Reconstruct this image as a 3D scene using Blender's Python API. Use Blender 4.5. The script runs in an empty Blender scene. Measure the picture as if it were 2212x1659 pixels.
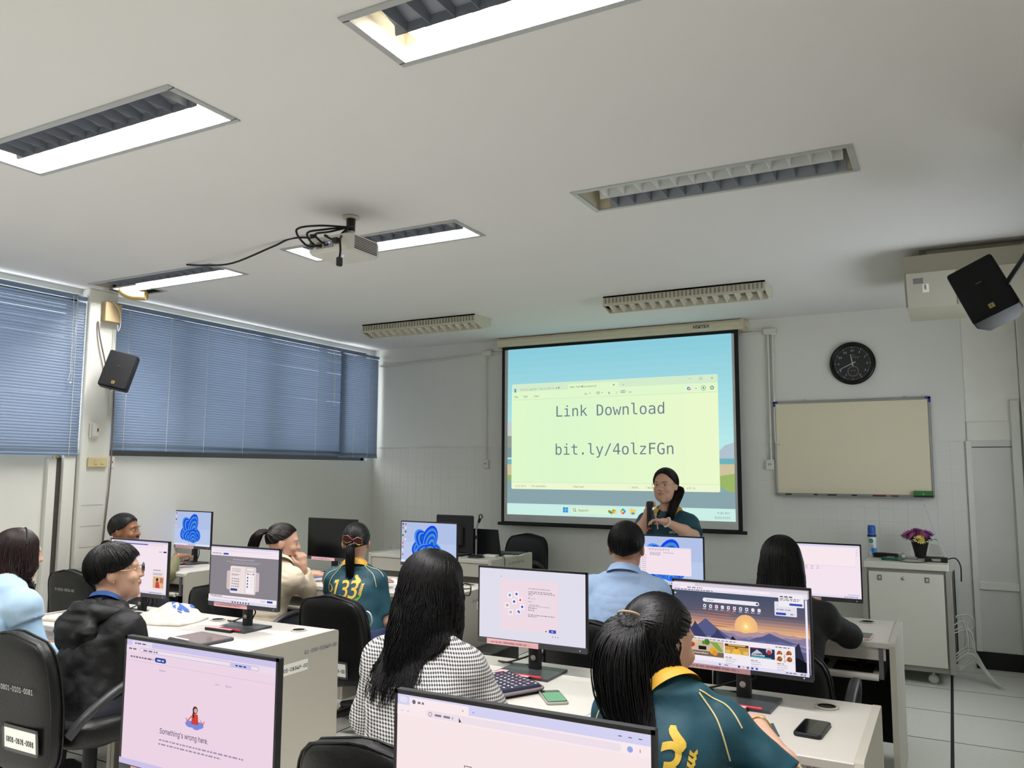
import bpy, bmesh, math, random
import numpy as np
from mathutils import Vector, Matrix
from mathutils.bvhtree import BVHTree

random.seed(7)
SC = bpy.context.scene
COL = SC.collection
PI = math.pi

# ---------------------------------------------------------------- camera
EYE = Vector((0.0, 0.0, 1.5))
def _cam():
    f, pit, yaw, rol = 1748.0, math.radians(6.09), math.radians(28.36), math.radians(0.27)
    fw = Vector((-math.sin(yaw)*math.cos(pit), math.cos(yaw)*math.cos(pit), math.sin(pit)))
    rt = Vector((math.cos(yaw), math.sin(yaw), 0))
    up = rt.cross(fw)
    r2 = rt*math.cos(rol) + up*math.sin(rol); u2 = up*math.cos(rol) - rt*math.sin(rol)
    cd = bpy.data.cameras.new('camera'); cd.sensor_width = 36.0; cd.sensor_fit = 'HORIZONTAL'
    cd.lens = f/2212*36.0; cd.clip_start = 0.05; cd.clip_end = 100
    o = bpy.data.objects.new('camera', cd); COL.objects.link(o)
    m = Matrix((( r2.x, u2.x, -fw.x, EYE.x), (r2.y, u2.y, -fw.y, EYE.y), (r2.z, u2.z, -fw.z, EYE.z), (0, 0, 0, 1)))
    o.matrix_world = m
    SC.camera = o
_cam()

# ---------------------------------------------------------------- world, light levels, exposure
wd = bpy.data.worlds.new('daylight'); SC.world = wd; wd.use_nodes = True
bg = wd.node_tree.nodes['Background']
bg.inputs[0].default_value = (0.88, 0.94, 1.0, 1); bg.inputs[1].default_value = 4.6
SC.view_settings.view_transform = 'Standard'; SC.view_settings.look = 'None'
SC.view_settings.exposure = 0.12; SC.view_settings.gamma = 1.0
try: SC.view_settings.use_curve_mapping = False
except Exception: pass
TUBE_W = 70.0           # watts of one lit fluorescent tube (area light inside its trough)
try:
    SC.cycles.max_bounces = 8; SC.cycles.diffuse_bounces = 5; SC.cycles.glossy_bounces = 3
    SC.cycles.transmission_bounces = 4; SC.cycles.transparent_max_bounces = 8
    SC.cycles.sample_clamp_indirect = 4.0; SC.cycles.caustics_reflective = False; SC.cycles.caustics_refractive = False
    SC.cycles.use_denoising = True
except Exception: pass

# ---------------------------------------------------------------- materials
def lin(c):
    out = []
    for v in c[:3]:
        v = v/255.0
        out.append(v/12.92 if v <= 0.04045 else ((v+0.055)/1.055)**2.4)
    return (out[0], out[1], out[2], 1.0)
MATS = {}
def M(name, rgb=(200, 200, 200), rough=0.6, metal=0.0, spec=0.4, var=0.06, vs=6.0, bump=0.0, bs=60.0, coat=0.0, trans=0.0, alpha=1.0):
    """plain surface: colour with a little noise variation, optional fine bump"""
    if name in MATS: return MATS[name]
    m = bpy.data.materials.new(name); m.use_nodes = True; MATS[name] = m
    nt = m.node_tree; b = nt.nodes['Principled BSDF']
    c = lin(rgb)
    b.inputs['Roughness'].default_value = rough; b.inputs['Metallic'].default_value = metal
    b.inputs['Specular IOR Level'].default_value = spec
    if coat: b.inputs['Coat Weight'].default_value = coat
    if alpha < 1: b.inputs['Alpha'].default_value = alpha
    tc = nt.nodes.new('ShaderNodeTexCoord')
    nz = nt.nodes.new('ShaderNodeTexNoise'); nz.inputs['Scale'].default_value = vs; nz.inputs['Detail'].default_value = 3
    nt.links.new(tc.outputs['Object'], nz.inputs['Vector'])
    mx = nt.nodes.new('ShaderNodeMix'); mx.data_type = 'RGBA'
    lo = tuple(max(0, v*(1-var)) for v in c[:3])+(1,); hi = tuple(min(1, v*(1+var)) for v in c[:3])+(1,)
    mx.inputs[6].default_value = lo; mx.inputs[7].default_value = hi
    nt.links.new(nz.outputs[0], mx.inputs[0]); nt.links.new(mx.outputs[2], b.inputs['Base Color'])
    if bump:
        n2 = nt.nodes.new('ShaderNodeTexNoise'); n2.inputs['Scale'].default_value = bs; n2.inputs['Detail'].default_value = 4
        nt.links.new(tc.outputs['Object'], n2.inputs['Vector'])
        bp = nt.nodes.new('ShaderNodeBump'); bp.inputs['Strength'].default_value = bump; bp.inputs['Distance'].default_value = 0.01
        nt.links.new(n2.outputs[0], bp.inputs['Height']); nt.links.new(bp.outputs[0], b.inputs['Normal'])
    if trans:
        out = nt.nodes['Material Output']
        tr = nt.nodes.new('ShaderNodeBsdfTranslucent'); nt.links.new(mx.outputs[2], tr.inputs[0])
        ms = nt.nodes.new('ShaderNodeMixShader'); ms.inputs[0].default_value = trans
        nt.links.new(b.outputs[0], ms.inputs[1]); nt.links.new(tr.outputs[0], ms.inputs[2]); nt.links.new(ms.outputs[0], out.inputs[0])
    return m
def EM(rgb, s=1.0, sample=False):
    """light given off by a display pixel or a lamp"""
    key = 'glow_%d_%d_%d_%s_%d' % (rgb[0], rgb[1], rgb[2], ('%.2f' % s).replace('.', '_'), int(sample))
    if key in MATS: return MATS[key]
    m = bpy.data.materials.new(key); m.use_nodes = True; MATS[key] = m
    nt = m.node_tree; nt.nodes.remove(nt.nodes['Principled BSDF'])
    e = nt.nodes.new('ShaderNodeEmission'); e.inputs[0].default_value = lin(rgb); e.inputs[1].default_value = s*.90
    nt.links.new(e.outputs[0], nt.nodes['Material Output'].inputs[0])
    m.cycles.emission_sampling = 'FRONT' if sample else 'NONE'
    return m
def gingham(name, period, dark, light):
    m = bpy.data.materials.new(name); m.use_nodes = True; MATS[name] = m
    nt = m.node_tree; b = nt.nodes['Principled BSDF']; b.inputs['Roughness'].default_value = 0.85
    tc = nt.nodes.new('ShaderNodeTexCoord'); sp = nt.nodes.new('ShaderNodeSeparateXYZ'); nt.links.new(tc.outputs['Object'], sp.inputs[0])
    def math_(op, a, v):
        n = nt.nodes.new('ShaderNodeMath'); n.operation = op
        if hasattr(a, 'links'): nt.links.new(a, n.inputs[0])
        else: n.inputs[0].default_value = a
        if hasattr(v, 'links'): nt.links.new(v, n.inputs[1])
        else: n.inputs[1].default_value = v
        return n.outputs[0]
    def stripe(src):
        return math_('LESS_THAN', math_('FRACT', math_('MULTIPLY', src, 1/period), 0), 0.5)
    sx = stripe(math_('ADD', sp.outputs[0], sp.outputs[1])); sz = stripe(sp.outputs[2])
    fac = math_('MULTIPLY', math_('ADD', sx, sz), 0.5)
    mx = nt.nodes.new('ShaderNodeMix'); mx.data_type = 'RGBA'
    mx.inputs[6].default_value = lin(light); mx.inputs[7].default_value = lin(dark)
    nt.links.new(fac, mx.inputs[0]); nt.links.new(mx.outputs[2], b.inputs['Base Color'])
    return m

# ---------------------------------------------------------------- tagging
def tag(o, label=None, cat=None, group=None, kind=None):
    if label: o['label'] = label
    if cat: o['category'] = cat
    if group: o['group'] = group
    if kind: o['kind'] = kind
    return o
def empty(name, loc=(0, 0, 0), rz=0.0, label=None, cat=None, group=None, kind=None, parent=None):
    o = bpy.data.objects.new(name, None); COL.objects.link(o); o.empty_display_size = 0.05
    o.location = loc; o.rotation_euler = (0, 0, rz)
    if parent: o.parent = parent
    return tag(o, label, cat, group, kind)
def link_mesh(name, me, parent=None, loc=None, rot=None):
    o = bpy.data.objects.new(name, me); COL.objects.link(o)
    if parent: o.parent = parent
    if loc is not None: o.location = loc
    if rot is not None: o.rotation_euler = rot
    return o
def copy_tree(o, parent=None):
    c = o.copy(); COL.objects.link(c); c.parent = parent
    for ch in list(o.children): copy_tree(ch, c)
    return c

# ---------------------------------------------------------------- mesh collector
class MB:
    def __init__(s): s.v = []; s.f = []; s.m = []; s.sm = []
    def add(s, vs, fs, mi=0, smooth=False):
        b = len(s.v); s.v += [tuple(p) for p in vs]
        for q in fs: s.f.append(tuple(i+b for i in q)); s.m.append(mi); s.sm.append(smooth)
        return s
    def box(s, x0, x1, y0, y1, z0, z1, mi=0, bev=0.0, M4=None):
        if bev > 0:
            bv = min(bev, (x1-x0)*.49, (y1-y0)*.49, (z1-z0)*.49)
            vs = []; idx = {}
            cx, cy, cz = (x0, x1), (y0, y1), (z0, z1)
            for i in (0, 1):
                for j in (0, 1):
                    for k in (0, 1):
                        p = (cx[i], cy[j], cz[k]); d = (bv*(1-2*i), bv*(1-2*j), bv*(1-2*k))
                        idx[i, j, k, 0] = len(vs); vs.append((p[0], p[1]+d[1], p[2]+d[2]))
                        idx[i, j, k, 1] = len(vs); vs.append((p[0]+d[0], p[1], p[2]+d[2]))
                        idx[i, j, k, 2] = len(vs); vs.append((p[0]+d[0], p[1]+d[1], p[2]))
            I = lambda i, j, k, a: idx[i, j, k, a]
            fs = []
            for e in (0, 1):
                q = [I(e, 0, 0, 0), I(e, 1, 0, 0), I(e, 1, 1, 0), I(e, 0, 1, 0)]; fs.append(q if e else q[::-1])
                q = [I(0, e, 0, 1), I(0, e, 1, 1), I(1, e, 1, 1), I(1, e, 0, 1)]; fs.append(q if e else q[::-1])
                q = [I(0, 0, e, 2), I(1, 0, e, 2), I(1, 1, e, 2), I(0, 1, e, 2)]; fs.append(q if e else q[::-1])
            for a in (0, 1):
                for b in (0, 1):
                    fs.append([I(a, b, 0, 0), I(a, b, 0, 1), I(a, b, 1, 1), I(a, b, 1, 0)])
                    fs.append([I(a, 0, b, 0), I(a, 0, b, 2), I(a, 1, b, 2), I(a, 1, b, 0)])
                    fs.append([I(0, a, b, 1), I(0, a, b, 2), I(1, a, b, 2), I(1, a, b, 1)])
            for i in (0, 1):
                for j in (0, 1):
                    for k in (0, 1): fs.append([I(i, j, k, 0), I(i, j, k, 1), I(i, j, k, 2)])
        else:
            vs = [(x, y, z) for x in (x0, x1) for y in (y0, y1) for z in (z0, z1)]
            fs = [(0, 1, 3, 2), (4, 6, 7, 5), (0, 4, 5, 1), (2, 3, 7, 6), (0, 2, 6, 4), (1, 5, 7, 3)]
        if M4 is not None: vs = [M4 @ Vector(p) for p in vs]
        return s.add(vs, fs, mi)
    def loft(s, rings, mi=0, cap=True, smooth=True, close=True):
        n = len(rings[0]); vs = [p for r in rings for p in r]; fs = []
        for i in range(len(rings)-1):
            for j in range(n if close else n-1):
                a = i*n+j; b = i*n+(j+1) % n; fs.append((a, b, b+n, a+n))
        s.add(vs, fs, mi, smooth)
        if cap:
            s.add(rings[0], [tuple(range(n-1, -1, -1))], mi); s.add(rings[-1], [tuple(range(n))], mi)
        return s
    def tube(s, pts, r, n=8, mi=0, cap=True, smooth=True, flat=1.0):
        pts = [Vector(p) for p in pts]; rs = r if isinstance(r, (list, tuple)) else [r]*len(pts)
        rings = []; t0 = (pts[1]-pts[0]).normalized()
        ref = Vector((0, 0, 1)) if abs(t0.z) < .9 else Vector((1, 0, 0))
        u = t0.cross(ref).normalized()
        for i, p in enumerate(pts):
            t = ((pts[min(i+1, len(pts)-1)]-pts[max(i-1, 0)])).normalized()
            u = (u - t*u.dot(t)); u = u.normalized() if u.length > 1e-6 else t.orthogonal().normalized()
            w = t.cross(u)
            rings.append([p + (u*math.cos(2*PI*k/n) + w*math.sin(2*PI*k/n)*flat)*rs[i] for k in range(n)])
        return s.loft(rings, mi, cap, smooth)
    def lathe(s, prof, n=20, mi=0, c=(0, 0, 0), smooth=True, cap=True, M4=None):
        rings = [[Vector((c[0]+r*math.cos(2*PI*k/n), c[1]+r*math.sin(2*PI*k/n), c[2]+z)) for k in range(n)] for r, z in prof]
        if M4 is not None: rings = [[M4 @ p for p in r] for r in rings]
        return s.loft(rings, mi, cap, smooth)
    def prism(s, out, z0, z1, mi=0, ax='z', M4=None):
        n = len(out)
        def P(p, z):
            q = (p[0], p[1], z) if ax == 'z' else ((p[0], z, p[1]) if ax == 'y' else (z, p[0], p[1]))
            return M4 @ Vector(q) if M4 is not None else q
        return s.loft([[P(p, z0) for p in out], [P(p, z1) for p in out]], mi, True, False)
    def ball(s, c, r, n=12, m=8, mi=0, M4=None):
        rx, ry, rz = (r, r, r) if not isinstance(r, (tuple, list)) else r
        rings = []
        for i in range(m+1):
            th = PI*(0.02+0.96*i/m)
            rings.append([Vector((c[0]+rx*math.sin(th)*math.cos(2*PI*k/n), c[1]+ry*math.sin(th)*math.sin(2*PI*k/n), c[2]-rz*math.cos(th))) for k in range(n)])
        if M4 is not None: rings = [[M4 @ p for p in q] for q in rings]
        return s.loft(rings, mi, True, True)
    def mesh(s, name, mats):
        me = bpy.data.meshes.new(name); me.from_pydata([tuple(p) for p in s.v], [], s.f)
        for m in (mats if isinstance(mats, (list, tuple)) else [mats]): me.materials.append(m)
        me.polygons.foreach_set('material_index', s.m); me.polygons.foreach_set('use_smooth', s.sm)
        me.update(); return me
    def build(s, name, mats, parent=None, loc=None, rot=None, **t):
        o = link_mesh(name, s.mesh(name, mats), parent, loc, rot)
        return tag(o, **t)
def bez(p0, p1, p2, p3, n=12):
    p0, p1, p2, p3 = map(Vector, (p0, p1, p2, p3)); o = []
    for i in range(n+1):
        t = i/n; o.append(p0*(1-t)**3 + p1*3*t*(1-t)**2 + p2*3*t*t*(1-t) + p3*t**3)
    return o
def spline(pts, n=6):
    pts = [Vector(p) for p in pts]; o = []
    for i in range(len(pts)-1):
        a, b = pts[i], pts[i+1]; pa = pts[max(i-1, 0)]; pb = pts[min(i+2, len(pts)-1)]
        for k in range(n):
            t = k/n
            o.append(0.5*((2*a)+(b-pa)*t+(2*pa-5*a+4*b-pb)*t*t+(3*a-pa-3*b+pb)*t**3))
    o.append(pts[-1]); return o
def rrect(w, h, r, n=4, cx=0, cy=0):
    o = []
    for (sx, sy, a0) in ((1, 1, 0), (-1, 1, 90), (-1, -1, 180), (1, -1, 270)):
        for k in range(n+1):
            a = math.radians(a0+90*k/n); o.append((cx+sx*(w/2-r)+r*math.cos(a), cy+sy*(h/2-r)+r*math.sin(a)))
    return o

# ---------------------------------------------------------------- lettering
FONTS = {}
def font(kind):
    if kind in FONTS: return FONTS[kind]
    f = None
    try:
        import os
        fn = {'mono': 'DejaVuSansMono.woff2', 'thai': 'NotoSansThai-VariableFont_wdth,wght.woff2', 'sans': 'Inter.woff2'}[kind]
        p = os.path.join(bpy.utils.system_resource('DATAFILES'), 'fonts', fn)
        if os.path.exists(p): f = bpy.data.fonts.load(p)
    except Exception: f = None
    FONTS[kind] = f; return f
TXT = {}
def text2d(s, size=1.0, fnt='sans', align='LEFT', bold=0.0, shear=0.0, sx=1.0):
    key = (s, fnt, align, round(bold, 4), shear)
    if key not in TXT:
        cu = bpy.data.curves.new('lettering', 'FONT'); cu.body = s; cu.size = 1.0; cu.align_x = align
        cu.resolution_u = 2; cu.fill_mode = 'FRONT'; cu.offset = bold; cu.shear = shear
        f = font(fnt)
        if f: cu.font = f
        ob = bpy.data.objects.new('lettering', cu); COL.objects.link(ob)
        me = bpy.data.meshes.new_from_object(ob)
        vs = [(v.co.x, v.co.y) for v in me.vertices]; fs = [tuple(p.vertices) for p in me.polygons]
        if me.polygons and me.polygons[0].normal.z < 0: fs = [q[::-1] for q in fs]
        bpy.data.objects.remove(ob); bpy.data.curves.remove(cu); bpy.data.meshes.remove(me)
        TXT[key] = (vs, fs)
    vs, fs = TXT[key]
    return [(x*size*sx, y*size) for x, y in vs], fs
def text_on(mb, s, M4, size, mi=0, **k):
    """lettering in the local XZ plane of M4, facing -Y"""
    vs, fs = text2d(s, size, **k)
    mb.add([M4 @ Vector((x, 0, y)) for x, y in vs], fs, mi)

class Pic:
    """flat picture on a display: x 0..w from left, y 0..h from top (metres), faces local -Y"""
    def __init__(s, w, h): s.w = w; s.h = h; s.mb = MB(); s.mats = []; s.n = 0
    def mi(s, m):
        if m not in s.mats: s.mats.append(m)
        return s.mats.index(m)
    def P(s, x, y): return (-s.w/2+x*s.w, -s.n*0.00006-0.0004, s.h/2-y*s.h)
    def poly(s, pts, rgb, e=1.0):
        s.n += 1; s.mb.add([s.P(x, y) for x, y in pts], [tuple(range(len(pts)))], s.mi(EM(rgb, e, abs(s.area(pts))*.5 > .08)))
    def area(s, p): return sum(p[i][0]*p[(i+1) % len(p)][1]-p[(i+1) % len(p)][0]*p[i][1] for i in range(len(p)))
    def rect(s, x0, y0, x1, y1, rgb, e=1.0, r=0.0):
        if r <= 0: s.poly([(x0, y0), (x1, y0), (x1, y1), (x0, y1)], rgb, e)
        else:
            a = s.w/s.h; s.poly([(x, y*a) for x, y in rrect(x1-x0, (y1-y0)/a, min(r, (x1-x0)*.49, (y1-y0)/a*.49), 3, (x0+x1)/2, (y0+y1)/2/a)], rgb, e)
    def disc(s, x, y, r, rgb, e=1.0, n=16, ry=None):
        a = s.w/s.h; ry = r*a if ry is None else ry
        s.poly([(x+r*math.cos(2*PI*k/n), y+ry*math.sin(2*PI*k/n)) for k in range(n)], rgb, e)
    def text(s, x, y, t, size, rgb, e=1.0, **k):
        """size: letter body height as a share of the picture height; y is the baseline"""
        s.n += 1; vs, fs = text2d(t, size*s.h, **k); X, Y, Z = s.P(x, y)
        s.mb.add([(X+u, Y, Z+v) for u, v in vs], fs, s.mi(EM(rgb, e)))
    def line(s, x, y, w, h, rgb): s.rect(x, y, x+w, y+h, rgb)
    def grey_text(s, x, y, w, h, rgb, seed=0):
        """a run of tiny unreadable words"""
        rr = random.Random(seed); t = 0
        while t < w:
            l = min(rr.uniform(.012, .035), w-t); s.rect(x+t, y, x+t+l*.85, y+h, rgb); t += l+.004
    def build(s, name, parent): return s.mb.build(name, s.mats, parent)
# ================================================================ ROOM
XL, XR, YB, YF, CZ = -5.8, 0.75, -3.0, 7.39, 2.865
wallm = M('wall_paint', (226, 226, 219), 0.75, var=0.03, vs=1.3, bump=0.06, bs=30)
ceilm = M('ceiling_paint', (226, 224, 223), 0.85, var=0.02, vs=0.8, bump=0.03, bs=14)
tilem = M('painted_tile', (224, 224, 217), 0.55, var=0.03, vs=2.0)
joint = M('panel_joint', (28, 28, 30), 0.8)
floorm = M('floor_laminate', (214, 214, 205), 0.38, var=0.07, vs=45, spec=0.35)
white_pl = M('white_plastic', (222, 220, 212), 0.45)
cream_pl = M('cream_plastic', (214, 198, 150), 0.5)
alu = M('aluminium', (170, 172, 174), 0.35, metal=0.9)
blackpl = M('black_plastic', (22, 22, 24), 0.45)
blackm = M('black_rubber', (14, 14, 15), 0.6)
greypl = M('grey_plastic', (96, 98, 100), 0.5)
mirror = M('louvre_mirror', (205, 208, 214), 0.16, metal=1.0, var=0.02)
louvre_w = M('louvre_light_reflection', (236, 236, 234), .5, var=.02)  # bright lamp reflection on the louvres put into the colour
mirror_d = M('louvre_dark_reflection', (140, 145, 156), 0.40, metal=0.35, var=0.02)  # dark room mirrored in the louvre metal, put into the colour
louvre_b = M('louvre_spine_reflection', (236, 240, 240), 0.25, metal=0.25, var=0.02)  # bright reflection on the unlit fixture's spine, painted as base colour

# floor: dark substrate + raised access panels
fl = MB().box(XL, XR, YB, YF, -0.12, -0.001).build('floor', joint, kind='structure')
T = 0.622; nX = 11; x_first = -0.062
pan = MB().box(-T/2+.0055, T/2-.0055, -T/2+.0055, T/2-.0055, -0.0012, 0.0, bev=0.0004).mesh('floor_panel', floorm)
xs = [x_first + T/2 - i*T for i in range(-1, nX-1)]
ys = [6.567 + T/2 - j*T for j in range(-1, 16)]
for x in xs:
    for y in ys:
        if x+T/2 > XR+.35 or x-T/2 < XL-.35: continue
        o = link_mesh('floor_panel', pan, fl, (x, y, 0))
        sx = min(x+T/2, XR)-max(x-T/2, XL); sy = min(y+T/2, YF)-max(y-T/2, YB)
        if sx <= 0.03 or sy <= 0.03: bpy.data.objects.remove(o); continue
        o.scale = (sx/T, sy/T, 1)
        o.location = ((min(x+T/2, XR)+max(x-T/2, XL))/2, (min(y+T/2, YF)+max(y-T/2, YB))/2, 0)

# ceiling with openings for the recessed lights
FIX = [(-3.04, 2.01, 1), (-0.93, 1.96, 1), (-0.945, 3.705, 0), (-2.97, 3.81, 1), (-4.93, 3.86, 1),
       (-4.93, 2.0, 0), (-3.04, 0.2, 1), (-0.93, 0.2, 1), (-4.93, 0.2, 1)]  # rear row: unseen lit fixtures added for more light
FL_, FW_ = 1.245, 0.295
def plate(name, x0, x1, y0, y1, z, holes, mat, th=0.05):
    xs_ = sorted({x0, x1} | {h[0] for h in holes} | {h[1] for h in holes}); ys_ = sorted({y0, y1} | {h[2] for h in holes} | {h[3] for h in holes})
    mb = MB(); vid = {}
    def V(i, j, k):
        if (i, j, k) not in vid: vid[i, j, k] = len(mb.v); mb.v.append((xs_[i], ys_[j], z+k*th))
        return vid[i, j, k]
    inside = lambda i, j: any(h[0]-1e-6 <= (xs_[i]+xs_[i+1])/2 <= h[1]+1e-6 and h[2]-1e-6 <= (ys_[j]+ys_[j+1])/2 <= h[3]+1e-6 for h in holes)
    for i in range(len(xs_)-1):
        for j in range(len(ys_)-1):
            if inside(i, j): continue
            mb.f.append((V(i, j, 0), V(i, j+1, 0), V(i+1, j+1, 0), V(i+1, j, 0))); mb.m.append(0); mb.sm.append(False)
            mb.f.append((V(i, j, 1), V(i+1, j, 1), V(i+1, j+1, 1), V(i, j+1, 1))); mb.m.append(0); mb.sm.append(False)
    return mb.build(name, mat, kind='structure')
HATCH = (-5.62, -5.28, 3.88, 4.12)
plate('ceiling', XL-.2, XR+.2, YB-.2, YF+.2, CZ, [(x-FL_/2, x+FL_/2, y-FW_/2, y+FW_/2) for x, y, _ in FIX] + [HATCH], ceilm)

# walls
fw = MB().box(XL-.2, XR+.2, YF, YF+.15, -.12, CZ+.05).build('wall_front', wallm, kind='structure')
W3 = (4.6, 6.5, 0.9, 2.08)  # opening for an unseen window added to brighten the front right
MB().box(XR, XR+.15, YB-.2, W3[0], -.12, CZ+.05).box(XR, XR+.15, W3[1], YF+.15, -.12, CZ+.05).box(XR, XR+.15, W3[0], W3[1], -.12, W3[2]).box(XR, XR+.15, W3[0], W3[1], W3[3], CZ+.05).build('wall_right', wallm, kind='structure')
MB().box(XL-.2, XR+.2, YB-.15, YB, -.12, CZ+.05).build('wall_back', wallm, kind='structure')
# left wall: parapet under the windows, lintel, piers
W1 = (0.6, 3.80); W2 = (4.06, 7.30); ZS, ZT = 1.60, 2.825
lw = MB()
lw.box(XL-.15, XL, YB-.2, YF, -.12, ZS); lw.box(XL-.15, XL, YB-.2, YF, ZT, CZ+.05)
lw.box(XL-.15, XL, YB-.2, W1[0], ZS, ZT); lw.box(XL-.15, XL, W1[1], W2[0], ZS, ZT); lw.box(XL-.15, XL, W2[1], YF, ZS, ZT)
lw.build('wall_left', wallm, kind='structure')
cp = MB().box(XL, XL+.10, 3.80, 4.04, 0, CZ, bev=.006)
cp.build('trim_1', wallm, kind='structure', label='white plastered column between the two window blinds')
# block courses showing on the lower column
g = MB()
for k in range(6): g.box(XL+.1, XL+.1015, 3.83, 4.0, 0.45+k*.155, .4525+k*.155)
g.build('trim_2', M('wall_groove', (172, 170, 162), .8), kind='structure')
# door leaf and dark door frame strip left of the column
MB().box(XL, XL+.035, 3.60, 3.66, 0, 1.57).box(XL, XL+.06, 3.70, 3.79, 0, 1.60).build('trim_3', wallm, kind='structure')
MB().box(XL, XL+.03, 3.662, 3.698, 0, 1.575).build('trim_4', M('dark_gap', (70, 66, 62), .7), kind='structure')
# right column carrying the loudspeaker
MB().box(0.325, XR, 3.2, 3.93, 0, CZ, bev=.008).build('trim_5', wallm, kind='structure')
# windows
glass = bpy.data.materials.new('window_glass'); glass.use_nodes = True; MATS['window_glass'] = glass
nt = glass.node_tree; nt.nodes.remove(nt.nodes['Principled BSDF'])
tr = nt.nodes.new('ShaderNodeBsdfTransparent'); gl = nt.nodes.new('ShaderNodeBsdfGlossy'); gl.inputs['Roughness'].default_value = .05
ms = nt.nodes.new('ShaderNodeMixShader'); ms.inputs[0].default_value = .06
nt.links.new(tr.outputs[0], ms.inputs[1]); nt.links.new(gl.outputs[0], ms.inputs[2]); nt.links.new(ms.outputs[0], nt.nodes['Material Output'].inputs[0])
framem = M('window_frame_brown', (92, 84, 76), .5)
for n, (a, b, mul) in enumerate(((W1[0], W1[1], (1.6, 2.7)), (W2[0], W2[1], (4.75, 5.80, 6.62)))):
    wn = empty('window_%d' % (n+1), (XL-.08, a, ZS), kind='structure', label='aluminium framed window behind the %s blind' % ('left' if n == 0 else 'long right'))
    f = MB(); f.box(-.03, .03, 0, b-a, 0, .05); f.box(-.03, .03, 0, b-a, ZT-ZS-.05, ZT-ZS)
    for y in (0.025, b-a-.025): f.box(-.03, .03, y-.025, y+.025, 0, ZT-ZS)
    f.build('window_frame', framem, wn)
    for y in mul: MB().box(-.028, .028, y-a-.035, y-a+.035, .05, ZT-ZS-.05).build('mullion', framem, wn)
    edges = [a]+list(mul)+[b]
    for p, q in zip(edges, edges[1:]): MB().box(-.003, .003, p-a+.036, q-a-.036, .05, ZT-ZS-.05).build('pane', glass, wn)

wn = empty('window_3', (XR+.07, W3[0], W3[2]), kind='structure', label='added clear window in the right wall, out of view, lighting the front right')
f = MB(); L3, H3 = W3[1]-W3[0], W3[3]-W3[2]
f.box(-.03, .03, 0, L3, 0, .05).box(-.03, .03, 0, L3, H3-.05, H3).box(-.03, .03, 0, .05, .05, H3-.05).box(-.03, .03, L3-.05, L3, .05, H3-.05).box(-.03, .03, L3/2-.03, L3/2+.03, .05, H3-.05).build('window_frame', framem, wn)
for a_, b_ in ((.05, L3/2-.03), (L3/2+.03, L3-.05)): MB().box(-.003, .003, a_, b_, .05, H3-.05).build('pane', glass, wn)
MB().box(x_first-.009, x_first+.009, 3.9, YF, 0, .0012).build('trim_7', joint, kind='structure')

# front wall: painted-over square tiles up to dado height
TP = 0.108
tmesh = MB().box(-TP/2+.0002, TP/2-.0002, -.0015, 0, -TP/2+.0002, TP/2-.0002, bev=.0007).mesh('tile', tilem)
rest = MB(); nt_ = 0
ncol = int((0.11-XL)/TP)
for i in range(ncol):
    for k in range(16):
        x = 0.11-TP/2-i*TP; z = 1.745-TP/2-k*TP
        if i < 20 and nt_ < 300:
            link_mesh('tile', tmesh, fw, (x, YF, z)); nt_ += 1
        else:
            rest.box(x-TP/2+.0002, x+TP/2-.0002, YF-.0015, YF, z-TP/2+.0002, z+TP/2-.0002, bev=.0007)
tag(rest.build('tile_field', tilem, fw), kind='stuff')
MB().box(XL, 0.118, YF-.010, YF, 1.745, 1.757).build('trim_6', wallm, kind='structure')
MB().box(0.11, XR, YF-.02, YF, 0, .13).build('baseboard_front', M('black_skirting', (18, 18, 18), .6), kind='structure')
# boarded-up door on the right of the front wall
dr = empty('door_1', (0.125, YF, 0), kind='structure', label='boarded up white door right of the whiteboard')
d = MB().box(0, .32, -.012, 0, .13, 1.75)
d.build('door_leaf', M('door_paint', (214, 214, 208), .6), dr)
MB().box(.0, .32, -.022, 0, 1.75, 1.90, bev=.004).build('header_board', M('board_paint', (232, 231, 222), .6, bump=.3, bs=25), dr)
MB().box(.028, .30, -.034, 0, .60, .66, bev=.004).build('middle_rail', wallm, dr)
MB().box(-.012, .028, -.03, 0, .13, 1.75, bev=.003).build('door_stile', wallm, dr)
MB().box(0.30, .36, -.06, 0, .0, 2.06, bev=.004).build('door_post', wallm, dr)
MB().box(0.375, .44, -.05, 0, .0, CZ, bev=.004).build('door_post', wallm, dr)
MB().box(.02, .3, -.013, -.011, 1.695, 1.703).build('crack_line', M('crack', (90, 90, 86), .8), dr)
MB().box(0.0, .37, -.008, 0, 1.90, CZ).build('upper_panel', M('panel_paint', (236, 235, 226), .6), dr)

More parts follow.
